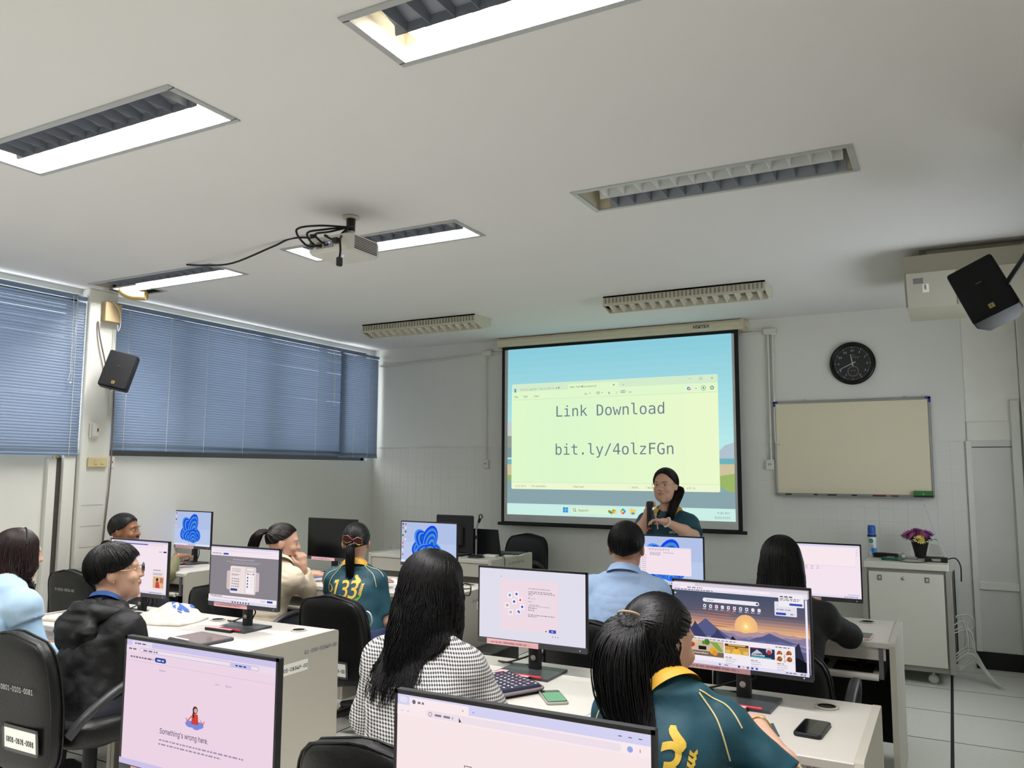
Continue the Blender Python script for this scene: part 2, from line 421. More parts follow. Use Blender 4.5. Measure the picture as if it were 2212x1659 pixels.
# ---------------------------------------------------------------- blinds
slatm = M('blind_slat', (122, 136, 156), 0.45, var=0.03, trans=0.24, spec=.4)
railm = M('blind_rail', (110, 132, 160), 0.45)
cordm = M('blind_cord', (225, 222, 214), .7)
def blind(x, y0, y1, ztop, zbot, cords, label, wand=None):
    L = y1-y0; e = empty('window_blind', (x, y0, zbot), label=label, cat='window blind')
    MB().box(-.016, .016, 0, L, ztop-zbot-.02, ztop-zbot+.008, bev=.003).build('head_rail', railm, e)
    MB().box(-.013, .013, 0, L, 0, .018, bev=.004).build('bottom_rail', railm, e)
    prof = []
    for k in range(4):
        t = -1+2*k/3; a = math.radians(68)
        u = t*.0128; w = .0022*(1-t*t)
        prof.append((u*math.cos(a)+w*math.sin(a), -u*math.sin(a)+w*math.cos(a)))
    vs = [(p[0], yy, p[1]) for yy in (0, L) for p in prof]
    sm = MB().add(vs, [(i, i+1, i+5, i+4) for i in range(3)], 0, True).mesh('slat', slatm)
    pitch = 0.0215; z = .028; k = 0
    while z < ztop-zbot-.03:
        o = link_mesh('slat', sm, e, (0, 0, z)); o.rotation_euler = (random.uniform(-.0004, .0004), 0, 0)
        z += 0.007 if k < 3 else pitch; k += 1
    for c in cords:
        MB().tube([(.013, c-y0, .0), (.013, c-y0+.004, (ztop-zbot)*.5), (.013, c-y0, ztop-zbot)], .0016, 5).build('ladder_cord', cordm, e)
    if wand is not None:
        MB().tube([(.02, wand-y0, ztop-zbot), (.022, wand-y0+.01, .62), (.022, wand-y0-.005, .55)], .0022, 6).tube([(.02, wand-y0+.03, ztop-zbot), (.024, wand-y0+.02, .55)], .0012, 5).ball((.023, wand-y0+.012, .535), .008).build('pull_cord', cordm, e)
    return e
blind(-5.735, 1.0, 3.795, 2.785, 1.595, (1.3, 2.2, 3.72), 'blue venetian blind at the left edge of the picture', 3.68)
blind(-5.745, 4.055, 6.80, 2.785, 1.64, (4.17, 4.57, 4.955, 5.40, 6.37), 'long blue venetian blind between the column and the front corner', 6.62)
blind(-5.70, 6.70, 7.345, 2.772, 1.628, (6.92, 7.16), 'narrow blue venetian blind in the corner by the front wall')

# ---------------------------------------------------------------- recessed louvre lights
off_tube = M('tube_off', (228, 230, 230), .3)
housem = M('light_housing', (216, 208, 186), .5)
frm = M('light_trim', (186, 188, 188), .4, metal=.3)
ROWN = {1.9: 'second', 3.7: 'front', 0.2: 'rear', -1.6: 'rearmost'}
def troffer(x, y, lit, label):
    e = empty('ceiling_light', (x, y, CZ), label=label, cat='ceiling light', group='recessed louvre ceiling lights')
    a, b, D = FL_/2, FW_/2, .10
    f = MB()
    t = .022
    f.box(-a-t, a+t, -b-t, -b+.004, -.006, .002); f.box(-a-t, a+t, b-.004, b+t, -.006, .002)
    f.box(-a-t, -a+.004, -b, b, -.006, .002); f.box(a-.004, a+t, -b, b, -.006, .002)
    f.build('trim_frame', frm, e)
    h = MB()
    h.add([(-a, -b, 0), (a, -b, 0), (a, b, 0), (-a, b, 0), (-a, -b, D), (a, -b, D), (a, b, D), (-a, b, D)],
          [(0, 1, 5, 4), (2, 3, 7, 6), (1, 2, 6, 5), (3, 0, 4, 7), (4, 5, 6, 7)])
    h.build('housing', housem, e)
    # centre spine, a deep V toned for what it mirrors, and two flared outer reflectors
    x0, x1 = -a+.07, a-.03
    s = MB()
    s.add([(x0, -.012, .075), (x1, -.012, .075), (x1, -.002, .0), (x0, -.002, .0)], [(0, 1, 2, 3)])
    s.add([(x0, .012, .075), (x1, .012, .075), (x1, .002, .0), (x0, .002, .0)], [(3, 2, 1, 0)])
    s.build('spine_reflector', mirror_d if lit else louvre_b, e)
    s = MB().add([(x0, -b+.002, .0), (x1, -b+.002, .0), (x1, -b+.03, .08), (x0, -b+.03, .08)], [(0, 1, 2, 3)])
    s.build('side_reflector', mirror, e)
    s = MB().add([(x0, b-.002, .0), (x1, b-.002, .0), (x1, b-.03, .08), (x0, b-.03, .08)], [(3, 2, 1, 0)])
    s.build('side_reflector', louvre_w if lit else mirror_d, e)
    n = 13
    for side in (-1, 1):
        yi, yo = (.003*side, (b-.004)*side)
        bl = MB()
        for (w, yy0, yy1) in ((1, yi, yo),):
            bl.add([(-.011, yy0, .058), (.011, yy0, .058), (.001, yy0, .003), (-.001, yy0, .003),
                    (-.011, yy1*.86, .058), (.011, yy1*.86, .058), (.001, yy1, .003), (-.001, yy1, .003)],
                   [(0, 3, 7, 4), (1, 5, 6, 2), (2, 6, 7, 3), (0, 4, 5, 1)])
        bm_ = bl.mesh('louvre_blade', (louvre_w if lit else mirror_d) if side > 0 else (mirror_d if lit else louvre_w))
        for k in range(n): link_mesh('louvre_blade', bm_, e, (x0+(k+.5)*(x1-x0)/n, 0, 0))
        on = lit and side > 0
        tb = MB().tube([(-a+.04, side*.075, .072), (a-.04, side*.075, .072)], .013, 8)
        tb.build('fluorescent_tube', EM((255, 253, 248), 9.0) if on else off_tube, e)
        if on:
            ld = bpy.data.lights.new('tube_light', 'AREA'); ld.shape = 'RECTANGLE'; ld.size = FL_-.1; ld.size_y = .05
            ld.energy = TUBE_W; ld.color = (1.0, .98, .98)
            lo = bpy.data.objects.new('tube_light', ld); COL.objects.link(lo); lo.parent = e; lo.location = (0, side*.075, .056); lo['kind'] = 'helper'
    # plate added to darken the near half, its dark reflection painted in
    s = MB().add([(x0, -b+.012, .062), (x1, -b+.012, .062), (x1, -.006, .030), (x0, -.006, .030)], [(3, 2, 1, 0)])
    if lit: s.build('darkening_plate', mirror_d, e)
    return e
FL_LABEL = ['lit recessed louvre light nearest the left edge of the picture', 'lit recessed louvre light cut by the top edge of the picture',
            'unlit mirrored recessed louvre light on the right of the ceiling', 'lit recessed louvre light behind the projector',
            'lit recessed louvre light above the window column']
for i, (x, y, l) in enumerate(FIX):
    troffer(x, y, l, FL_LABEL[i] if i < 5 else 'added lit louvre light behind the camera, unseen' if l else 'unlit recessed louvre light over the left wall, outside the picture')

# ---------------------------------------------------------------- surface mounted lights near the screen
boxm = M('light_box_cream', (205, 200, 182), .5)
def surface_light(x, y, label):
    e = empty('surface_light', (x, y, CZ), label=label, cat='ceiling light', group='unlit surface mounted louvre lights')
    a, b = .62, .14
    # body: open bottom box with a slanted lower lip
    MB().loft([[(-a, -b, 0), (a, -b, 0), (a, b, 0), (-a, b, 0)], [(-a, -b, -.075), (a, -b, -.075), (a, b, -.075), (-a, b, -.075)]], cap=False, smooth=False).box(-a, a, -b, b, -.012, 0).build('body', boxm, e)
    sl = MB().tube([(0, 0, -.016), (0, 0, -.058)], .0075, 6).mesh('vent_slot', M('slot_shade', (146, 142, 126), .6))
    for k in range(40):
        for yy in (-b-.001, b+.001): link_mesh('vent_slot', sl, e, (-a+.02+k*(2*a-.04)/39, yy, 0))
    MB().box(-a+.01, a-.01, -.006, .006, -.112, -.07).box(-a+.01, a-.01, -b+.002, -b+.01, -.078, -.07).build('spine', boxm, e)
    bl = MB()
    bl.add([(-.002, -b+.004, -.07), (.002, -b+.004, -.07), (.002, 0, -.112), (-.002, 0, -.112), (.002, b-.004, -.07), (-.002, b-.004, -.07),
            (.03, -b+.004, -.06), (.03, b-.004, -.06), (.03, 0, -.075)], [(0, 1, 2, 3), (3, 2, 4, 5), (1, 6, 8, 2), (2, 8, 7, 4)])
    bm_ = bl.mesh('louvre_blade', boxm)
    for k in range(15): link_mesh('louvre_blade', bm_, e, (-a+.04+k*(2*a-.1)/14, 0, 0))
    MB().prism([(-b, 0), (b, 0), (b, -.075), (.0, -.112), (-b, -.075)], -a-.004, -a, ax='x').build('end_cap', boxm, e)
    MB().prism([(-b, 0), (b, 0), (b, -.075), (.0, -.112), (-b, -.075)], a, a+.004, ax='x').build('end_cap', boxm, e)
    for s in (-1, 1): MB().tube([(-a+.03, s*.06, -.05), (a-.03, s*.06, -.05)], .013, 8).build('fluorescent_tube', off_tube, e)
    return e
surface_light(-4.23, 6.13, 'cream surface light on the ceiling by the corner blind')
surface_light(-1.73, 6.00, 'cream surface light on the ceiling above the projection screen')

# ---------------------------------------------------------------- conduits and boxes on the front wall
pipem = M('conduit_white', (216, 216, 208), .5)
def conduit(pts, label, r=.010):
    return MB().tube(pts, r, 8).build('conduit', pipem, label=label, cat='conduit')
yc = YF-.02
conduit(spline([(-5.72, yc, 2.675), (-5.0, yc, 2.70), (-4.32, yc, 2.73)], 4), 'white conduit running from the window corner to the junction box')
conduit([(-4.24, yc, 2.733), (-4.06, yc, 2.735)], 'short white conduit entering behind the projection screen from the left')
conduit([(-4.285, yc, 2.70), (-4.285, yc, 2.1), (-4.285, yc, 1.60)], 'thin white conduit dropping to the socket left of the screen', .007)
conduit([(-1.62, yc, 2.742), (-1.41, yc, 2.742)], 'short white conduit leaving the right side of the projection screen')
conduit([(-1.385, yc, 2.72), (-1.385, yc, 1.62), (-1.385, yc, 1.60)], 'left white conduit dropping beside the whiteboard')
conduit(spline([(-1.345, yc, 2.72), (-1.345, yc, 2.2), (-1.345, yc, 1.80), (-1.335, yc, 1.75), (-1.30, yc, 1.74)], 5), 'right white conduit bending behind the whiteboard')
def plug_plate(x, y, z, w, h, label, mat, n='wall_socket', cat='socket', face='y', slots=2, extra=None):
    e = empty(n, (x, y, z), label=label, cat=cat)
    if face == 'x': e.rotation_euler = (0, 0, PI/2)
    MB().box(-w/2, w/2, -.022, 0, -h/2, h/2, bev=.005).build('plate', mat, e)
    s = MB()
    for k in range(slots): s.box(-.012+k*.018, -.007+k*.018, -.0235, -.022, -.005, .012)
    s.build('socket_holes', blackpl, e) if slots else None
    return e
for (x, z, l) in ((-4.275, 2.735, 'white junction box on the wall left of the screen'), (-1.365, 2.742, 'white junction box on the wall right of the screen')):
    e = empty('junction_box', (x, YF, z), label=l, cat='junction box')
    MB().box(-.055, .055, -.045, 0, -.028, .028, bev=.006).build('box', pipem, e)
    MB().box(-.05, .05, -.049, -.045, -.023, .023, bev=.002).build('cover', pipem, e)
plug_plate(-4.288, YF-.006, 1.565, .07, .085, 'white wall socket left of the projection screen', white_pl)
plug_plate(-1.396, YF-.006, 1.56, .075, .09, 'white wall socket half behind the whiteboard', white_pl)
# items on the left column and wall
plug_plate(XL+.0, 3.70, 1.575, .10, .07, 'cream socket under the left blind', cream_pl, face='x')
e = plug_plate(XL+.10, 3.93, 1.545, .155, .075, 'cream double switch plate on the column', cream_pl, n='switch_plate', cat='switch', face='x', slots=0)
for s in (-.02, .035): MB().box(s-.012, s+.012, -.027, -.022, -.014, .014, bev=.002).build('rocker', cream_pl, e)
plug_plate(XL+.06, 4.07, 1.545, .06, .09, 'white socket taped beside the column', white_pl, face='x')
e = plug_plate(XL+.10, 3.89, 1.785, .075, .115, 'white alarm call box on the column', white_pl, n='alarm_box', cat='alarm box', face='x', slots=0)
MB().box(-.03, .03, -.04, -.022, -.05, .05, bev=.008).build('cover', white_pl, e)
MB().box(-.002, .022, -.0415, -.04, -.02, .022).build('notice', M('notice_paper', (235, 228, 214), .7), e)
MB().box(.004, .015, -.0425, -.0415, -.006, .016).box(-.001, .021, -.0425, -.0415, -.012, -.009).build('notice_print', M('notice_ink', (92, 40, 38), .7), e)
e = empty('cable_box', (XL+.10, 3.95, 2.70), label='open beige cable box at the top of the column', cat='junction box')
MB().box(0, .05, -.05, .09, -.075, .075, bev=.004).build('box', M('beige_box', (198, 176, 136), .6), e)
MB().tube(spline([(.055, .0, .08), (.07, .05, .02), (.06, .075, -.08), (.055, .06, -.14), (.06, .05, -.09)], 5), .004, 6).build('loose_wire', white_pl, e)
wirem = M('grey_wire', (120, 108, 98), .5)
MB().tube(spline([(XL+.11, 3.87, 2.62), (XL+.12, 3.885, 2.5), (XL+.125, 3.94, 2.3), (XL+.13, 3.99, 2.1)], 5), .006, 6).build('wire', wirem, label='grey speaker wire slanting down the column', cat='wire')
MB().tube(spline([(XL+.11, 4.035, 2.1), (XL+.115, 4.04, 1.8), (XL+.12, 4.035, 1.4), (XL+.115, 4.01, .9), (XL+.115, 4.0, .4)], 5), .006, 6).build('wire', wirem, label='grey wire running down the edge of the column to the desks', cat='wire')
MB().tube([(XL+.105, 4.005, 2.6), (XL+.105, 4.005, 1.9)], .004, 6).build('wire', pipem, label='thin white wire down the right side of the column', cat='wire')
# open ceiling hatch with a brown drain pipe
e = empty('ceiling_hatch', ((HATCH[0]+HATCH[1])/2, (HATCH[2]+HATCH[3])/2, CZ), label='open hatch in the ceiling with a beige drain pipe elbow', cat='hatch')
a, b = (HATCH[1]-HATCH[0])/2, (HATCH[3]-HATCH[2])/2
MB().add([(-a, -b, 0), (a, -b, 0), (a, b, 0), (-a, b, 0), (-a, -b, .3), (a, -b, .3), (a, b, .3), (-a, b, .3)],
         [(0, 1, 5, 4), (2, 3, 7, 6), (1, 2, 6, 5), (3, 0, 4, 7), (4, 5, 6, 7)]).build('void', M('hatch_dark', (52, 50, 48), .9), e)
MB().box(-a-.02, a+.02, -b-.02, -b, -.006, 0).box(-a-.02, a+.02, b, b+.02, -.006, 0).box(-a-.02, -a, -b, b, -.006, 0).box(a, a+.02, -b, b, -.006, 0).build('frame', M('hatch_frame', (190, 188, 180), .6), e)
MB().tube(spline([(-.1, -.04, .2), (-.1, -.04, .02), (-.06, -.01, -.03), (.02, .03, -.04), (.06, .05, -.04)], 4), .038, 10).build('drain_pipe', M('pvc_beige', (196, 168, 112), .5), e)
# ================================================================ PROJECTION SCREEN
def proj_screen():
    e = empty('projection_screen', (-2.8435, 7.30, 0.975), label='lit pull-down projection screen showing a text window on the front wall', cat='projection screen')
    hw = 1.2135; H = 1.80
    MB().box(-hw, hw, -.002, .002, .0, H).build('black_border', M('screen_border', (20, 20, 24), .7), e)
    MB().box(-hw+.035, hw-.037, -.0035, -.002, .012, H-.036).build('fabric', M('screen_fabric', (205, 207, 204), .9), e)
    MB().tube([(-hw-.035, 0, -.012), (hw+.035, 0, -.012)], .016, 12).tube([(-.03, 0, -.02), (.0, -.01, -.05), (.03, 0, -.02)], .003, 6).build('weight_bar', blackm, e)
    cm = M('screen_case', (214, 206, 178), .5)
    MB().prism([(-.045, -.04), (.045, -.04), (.055, -.02), (.055, .03), (.035, .045), (-.045, .045), (-.06, .02), (-.06, -.02)], -hw-.03, hw+.035, ax='x').build('case', cm, e, loc=(0, 0, H+.037))
    for s, xx in ((-1, -hw-.03), (1, hw+.035)):
        MB().prism([(-.05, -.045), (.06, -.045), (.06, .05), (-.05, .05)], xx-.008*(s < 0), xx+.012+.008*(s > 0), ax='x').build('end_cap', cm, e, loc=(0, 0, H+.037))
    MB().box(hw+.03, hw+.075, .0, .085, .02, .075).build('wall_bracket', cm, e, loc=(0, 0, H))
    lt = MB(); text_on(lt, 'VERTEX', Matrix.Translation((hw-.40, -.0615, H+.026)), .05, fnt='sans', bold=.02, shear=.25, sx=1.15)
    lt.build('lettering', M('navy_print', (26, 38, 78), .6), e)
    # the projected picture
    x0, x1, z0, z1 = -3.9865, -1.689, 1.0577, 2.7417
    p = Pic(x1-x0, z1-z0)
    sky = [(150, 214, 226), (156, 220, 230), (164, 226, 232), (172, 230, 232), (178, 230, 230)]
    N_ = 16
    def mixc(a, b, t): return tuple(a[i]+(b[i]-a[i])*t for i in range(3))
    for k in range(N_):
        t = k/(N_-1); c = mixc((140, 206, 222), (186, 236, 236), t)
        p.rect(0, .62*k/N_, 1, .62*(k+1)/N_+.001, c)
    p.rect(0, .62, 1, .70, (214, 222, 214)); p.poly([(.93, .645), (.965, .60), (1, .585), (1, .68), (.93, .68)], (178, 196, 206))
    p.rect(0, .67, 1, .70, (110, 180, 190)); p.rect(0, .70, 1, .765, (206, 196, 158)); p.rect(0, .765, 1, .81, (150, 178, 108))
    p.rect(0, .80, 1, .935, (134, 168, 172)); p.poly([(.93, .765), (1, .75), (1, .86), (.97, .84), (.93, .81)], (156, 184, 104)); p.poly([(.93, .815), (1, .872), (1, .935), (.93, .935)], (132, 176, 186))
    p.rect(0, .44, .022, .53, (198, 208, 210)); p.rect(0, .53, .022, .60, (150, 156, 150)); p.rect(0, .60, .022, .66, (120, 150, 158))
    p.rect(0, .845, 1, .934, (138, 166, 172))
    p.rect(0, .934, 1, 1, (204, 240, 232))
    # window
    pale = (226, 250, 206)
    p.rect(.021, .216, .943, .848, (214, 238, 206), r=.006)
    p.rect(.298, .230, .528, .272, pale, r=.006)
    p.rect(.021, .262, .943, .812, pale); p.rect(.021, .80, .943, .848, (238, 250, 212), r=.006)
    for k in range(14): p.rect(.03+k*.065, .315, .03+(k+1)*.065+.001, .806, mixc((220, 250, 206), (240, 252, 206), abs(k-3)/12))
    p.rect(.024, .3115, .94, .313, (196, 214, 184)); p.rect(.024, .8065, .94, .808, (200, 212, 176))
    ink = (104, 122, 130)
    p.rect(.034, .243, .043, .266, (70, 160, 206)); p.text(.066, .256, 'R2MGX-KRMRM-7RCJH-RP739-D6X', .0205, (150, 172, 160), fnt='sans'); p.disc(.252, .248, .003, (110, 130, 126))
    p.text(.307, .254, 'New Text Document.txt', .0215, (80, 96, 92), fnt='sans'); p.disc(.507, .247, .003, (90, 110, 100)); p.text(.545, .255, '+', .026, (100, 120, 110))
    p.rect(.826, .2330, .837, .2345, ink); p.text(.870, .243, '□', .026, ink); p.text(.915, .243, '×', .034, ink)
    for x, t in ((.034, 'File'), (.080, 'Edit'), (.131, 'View'), (.372, 'H1'), (.482, 'B'), (.516, 'I')): p.text(x, .299, t, .0225, (86, 104, 98), fnt='sans', bold=.012 if t == 'B' else 0, shear=.3 if t == 'I' else 0)
    for k in range(3): p.rect(.428, .283+k*.006, .444, .285+k*.006, ink)
    for x in (.396, .452, .853): p.poly([(x, .287), (x+.006, .287), (x+.003, .293)], ink)
    p.disc(.543, .289, .006, ink); p.disc(.543, .289, .004, pale); p.disc(.553, .289, .006, ink); p.disc(.553, .289, .004, pale); p.text(.572, .298, 'Ab', .02, ink)
    p.disc(.826, .288, .007, (70, 150, 220)); p.disc(.830, .291, .005, (232, 90, 110)); p.disc(.828, .289, .003, (240, 240, 230))
    p.disc(.886, .288, .010, ink); p.disc(.886, .288, .0085, pale); p.disc(.886, .286, .003, ink); p.rect(.882, .290, .890, .293, ink); p.disc(.920, .289, .008, ink, n=8); p.disc(.920, .289, .0045, pale, n=8)
    big = (112, 124, 142)
    p.text(.235, .421, 'Link Download', .121, big, fnt='mono', sx=1.0); p.text(.232, .645, 'bit.ly/4olzFGn', .121, big, fnt='mono', sx=1.0)
    for x, t in ((.042, 'Ln 2, Col 1'), (.123, '39 characters'), (.323, 'Plain text'), (.581, '500%'), (.648, 'Windows (CRLF)'), (.811, 'UTF-8')): p.text(x, .835, t, .0205, (110, 128, 104), fnt='sans')
    for x in (.116, .316, .572, .64, .80): p.rect(x, .818, x+.001, .838, (198, 210, 176))
    # task bar
    for (a, b) in ((0, 0), (1, 0), (0, 1), (1, 1)): p.rect(.272+a*.0125, .949+b*.0155, .2835+a*.0125, .9635+b*.0155, (64, 152, 220))
    p.rect(.309, .945, .518, .983, (220, 244, 214), r=.014); p.disc(.325, .962, .007, (96, 116, 110)); p.disc(.325, .962, .005, (220, 244, 214)); p.poly([(.329, .968), (.333, .975), (.3345, .974), (.331, .966)], (96, 116, 110)); p.text(.342, .971, 'Search', .028, (96, 116, 110), fnt='sans')
    for k in range(9): p.disc(.476+.036*random.random(), .956+.018*random.random(), .0055, random.choice([(232, 110, 60), (220, 180, 60), (92, 160, 80), (230, 220, 180)]))
    for k, c in enumerate(((64, 150, 220), (230, 90, 130), (250, 180, 60), (60, 190, 150))): p.disc(.543+.0055*math.cos(k*PI/2), .963+.0075*math.sin(k*PI/2), .0066, c)
    p.disc(.543, .963, .003, (220, 244, 232)); p.rect(.574, .948, .585, .956, (240, 190, 80)); p.rect(.574, .951, .598, .978, (250, 206, 96)); p.rect(.580, .968, .592, .978, (60, 140, 220))
    p.text(.930, .963, '9:30 AM', .0225, (110, 130, 126), fnt='sans'); p.text(.920, .987, '8/20/2025', .0225, (110, 130, 126), fnt='sans')
    im = p.build('projected_picture', e); im.location = ((x0+x1)/2+2.8435, -.0036, (z0+z1)/2-.975)
    return e
proj_screen()

# ================================================================ WHITEBOARD AND CLOCK
e = empty('whiteboard', (-0.737, YF-.006, 1.303), label='cream whiteboard with aluminium frame and blue corners', cat='whiteboard')
w, h = 1.216, .80
MB().box(-w/2, w/2, -.014, 0, 0, h).build('board', M('board_cream', (232, 224, 196), .3, var=.04, vs=1.5), e)
for (a, b, c, d_) in ((-w/2-.004, w/2+.004, h-.012, h+.006), (-w/2-.004, w/2+.004, -.006, .014), (-w/2-.008, -w/2+.010, 0, h), (w/2-.010, w/2+.008, 0, h)):
    MB().box(a, b, -.022, 0, c, d_, bev=.003).build('frame_rail', alu, e)
for s in (-1, 1): MB().box(min(s*(w/2+.01), s*(w/2-.03)), max(s*(w/2+.01), s*(w/2-.03)), -.024, 0, h-.006, h+.009).box(min(s*(w/2+.011), s*(w/2-.008)), max(s*(w/2+.011), s*(w/2-.008)), -.024, 0, h-.036, h+.009).build('corner_cap', M('corner_blue', (40, 58, 140), .5), e)
MB().box(-w/2+.02, w/2-.0, -.07, 0, -.014, -.004, bev=.002).build('pen_tray', alu, e)
for s in (-.35, .43):
    MB().tube([(s-.01, -.01, h+.005), (s-.008, -.01, h+.018), (s+.008, -.01, h+.018), (s+.01, -.01, h+.005)], .002, 5).build('hanging_hook', alu, e)
for k, (xx, ln, c) in enumerate(((-.53, .05, (40, 90, 60)), (-.30, .03, (50, 50, 60)), (-.19, .07, (60, 60, 70)), (.0, .04, (40, 48, 80)), (.16, .10, (120, 40, 44)), (.30, .05, (150, 50, 50)))):
    MB().tube([(-.737+xx, YF-.045, 1.307), (-.737+xx+ln, YF-.045, 1.307)], .006, 6).build('marker_pen', M('marker_%d' % k, c, .5), label=['short green marker at the left end of the whiteboard tray', 'small grey marker second from the left on the whiteboard tray', 'long grey marker on the whiteboard tray left of centre', 'navy marker in the middle of the whiteboard tray', 'long dark red marker on the whiteboard tray', 'red marker on the whiteboard tray nearest the green duster'][k], cat='marker')
e = empty('board_eraser', (-0.737+.535, YF-.045, 1.3), label='green whiteboard duster on the tray at the right end', cat='eraser')
MB().box(-.07, .07, -.022, .022, .012, .05, bev=.004).build('body', M('duster_green', (58, 122, 62), .7), e)
MB().box(-.069, .069, -.02, .02, 0, .012).build('felt', M('duster_felt', (44, 60, 46), .9), e)
lt = MB(); text_on(lt, '@', Matrix.Translation((-.006, -.0228, .022)), .02); lt.build('print', M('print_white', (226, 230, 222), .6), e)

def clock():
    e = empty('wall_clock', (-.693, YF-.0, 2.417), label='round black wall clock above the whiteboard', cat='clock')
    R = .182
    rot = Matrix.Rotation(PI/2, 4, 'X')
    MB().lathe([(R-.002, 0), (R, .01), (R, .03), (R-.012, .042), (R-.028, .038), (R-.030, .02)], 48, M4=rot, cap=False).lathe([(.0005, .001), (R-.002, .0)], 48, M4=rot, cap=False).build('rim', M('clock_rim', (10, 10, 12), .25), e)
    MB().lathe([(.0005, .022), (R-.029, .022)], 48, M4=rot, cap=False).build('dial', M('clock_dial', (44, 45, 47), .5), e)
    t = MB(); y = -.0228
    def P(a, r): return (math.sin(a)*r, y, math.cos(a)*r)
    for k in range(60):
        a = 2*PI*k/60; r0 = .136
        if k % 5 == 0: t.add([P(a+da, r0+dr) for da, dr in ((-.024, -.003), (.024, -.003), (.024, .004), (-.024, .004))], [(0, 1, 2, 3)])
        else: t.add([P(a+da, r0+dr) for da, dr in ((-.007, -.002), (.007, -.002), (.007, .003), (-.007, .003))], [(0, 1, 2, 3)])
    for k in (12, 1, 2, 3, 4, 5, 7, 8, 9, 10, 11):
        a = 2*PI*k/12; c = P(a, .112); text_on(t, str(k), Matrix.Translation((c[0], y, c[2]-.011)), .032, fnt='sans', align='CENTER', shear=.25, bold=.002)
    t.build('numerals', M('clock_ink', (214, 212, 200), .5), e)
    s = MB(); text_on(s, 'SEIKO', Matrix.Translation((0, y, .068)), .014, align='CENTER', sx=1.3); text_on(s, 'Chronograph', Matrix.Translation((.02, y, .048)), .016, align='CENTER', shear=.4)
    for k in range(32):
        a0, a1 = 2*PI*k/32, 2*PI*(k+1)/32
        q = lambda a, r: (.003+math.cos(a)*r, y, -.068+math.sin(a)*r)
        s.add([q(a0, .040), q(a1, .040), q(a1, .043), q(a0, .043)], [(0, 1, 2, 3)])
    s.box(-.018, .024, y, y+.001, -.063, -.061); s.build('dial_print', M('clock_ink2', (176, 174, 164), .5), e)
    for (h_, L, B, wd_, dep) in ((11.67, .078, .022, .0045, -.025), (8.15, .118, .028, .0035, -.027)):
        a = 2*PI*h_/12
        d = Vector((math.sin(a), 0, math.cos(a))); n = Vector((d.z, 0, -d.x))
        pts = [d*L-n*wd_*.5, d*L+n*wd_*.5, -d*B+n*wd_, -d*B-n*wd_]
        MB().loft([[p+Vector((0, dep, 0)) for p in pts], [p+Vector((0, dep-.0012, 0)) for p in pts]], smooth=False).build('hand', M('clock_hand', (206, 204, 192), .4), e)
    MB().tube([(0, -.0285, 0), (.055, -.0285, -.015)], .0008, 5).build('second_hand', M('clock_red', (120, 40, 44), .5), e)
clock()

# ================================================================ DESKS
deskm = M('desk_top', (200, 196, 188), .42, var=.04, vs=3.0)
panelm = M('desk_panel', (184, 180, 168), .5, var=.04, vs=2.0)
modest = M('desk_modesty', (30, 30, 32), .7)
traym = M('tray_white', (208, 204, 196), .45)
inkblue = M('ink_blue', (52, 74, 120), .7); inkblack = M('ink_black', (22, 22, 26), .7); paper = M('paper_white', (236, 236, 230), .7)
def desk(xc, y0, z, w, label, right_end=False, left_end=False, tray=True):
    e = empty('computer_desk', (xc, y0, 0), label=label, cat='desk', group='computer desks in rows')
    D = .645; a = w/2
    MB().box(-a+.001, a-.001, 0, D, z-.028, z, bev=.003).build('desk_top', deskm, e)
    MB().box(-a+.02, a-.02, .012, .03, z-.085, z-.028).build('apron', traym, e)
    for s in (-1, 1):
        up = .006 if ((s > 0 and right_end) or (s < 0 and left_end)) else -.028
        x = s*(a-.014) if up < 0 else s*(a+.010)
        if up > 0:
            out = [(0, 0), (D+.0, 0), (D+.0, z+up-.012), (D-.006, z+up-.004), (D-.02, z+up), (.02, z+up), (.005, z+up-.006), (-.002, z+up-.02)]
            MB().prism(out, x-.013, x+.013, ax='x').build('end_panel', panelm, e)
        else: MB().box(x-.012, x+.012, .02, D-.005, 0, z-.028).build('end_panel', panelm, e)
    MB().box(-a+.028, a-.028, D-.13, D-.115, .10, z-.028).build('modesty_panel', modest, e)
    if tray:
        t = MB().box(-a+.05, a-.05, -.03, .30, z-.165, z-.150, bev=.002).build('keyboard_tray', traym, e)
        MB().tube([(-a+.05, -.032, z-.155), (a-.05, -.032, z-.155)], .016, 8).build('tray_edge', traym, t)
        [MB().box(q-.01, q+.01, 0, .34, z-.17, z-.03).build('tray_runner', greypl, t) for q in (-a+.04, a-.04)]
    for s in (-.30, .27):
        g = MB().lathe([(.030, 0), (.040, 0), (.040, .004), (.036, .006), (.030, .005)], 20, cap=False).build('grommet', M('grommet_beige', (176, 170, 156), .5), e, loc=(s*w/.82, D-.11, z))
        MB().lathe([(.0005, .0012), (.030, .0012)], 20, cap=False).build('cable_hole', blackm, g)
    return e
def letters(parent, s, loc, size, mat, rot=None, name='inventory_number', **k):
    mb = MB(); text_on(mb, s, Matrix.Identity(4), size, **k)
    return mb.build(name, mat, parent, loc, rot)
def end_label(e, a, z, y, hh, txt, hand=None, hy=.42, w=.17):
    """paper label and handwriting on the outside of a right end panel (faces +X)"""
    X = a+.0235
    if txt:
        p = MB().box(X, X+.0008, y, y+w, hh, hh+.05).build('paper_label', paper, e)
        letters(p, txt, (X+.0014, y+.006, hh+.014), .032, inkblack, (0, 0, PI/2), fnt='sans', bold=.012)
    if hand: letters(e, hand, (X+.001, hy, z-.072), .034, inkblue, (0, 0, PI/2), fnt='sans')
dB1 = desk(-3.99, 2.61, .70, .82, 'cream desk in the second row where the light blue blouse sits', left_end=True)
dB2 = desk(-3.17, 2.61, .70, .82, 'cream desk with a big inventory label on its end panel, holding the tablet', right_end=True)
end_label(dB2, .41, .70, .20, .555, '01-005-01849-00', '01-005-01849-00', .40, .225)
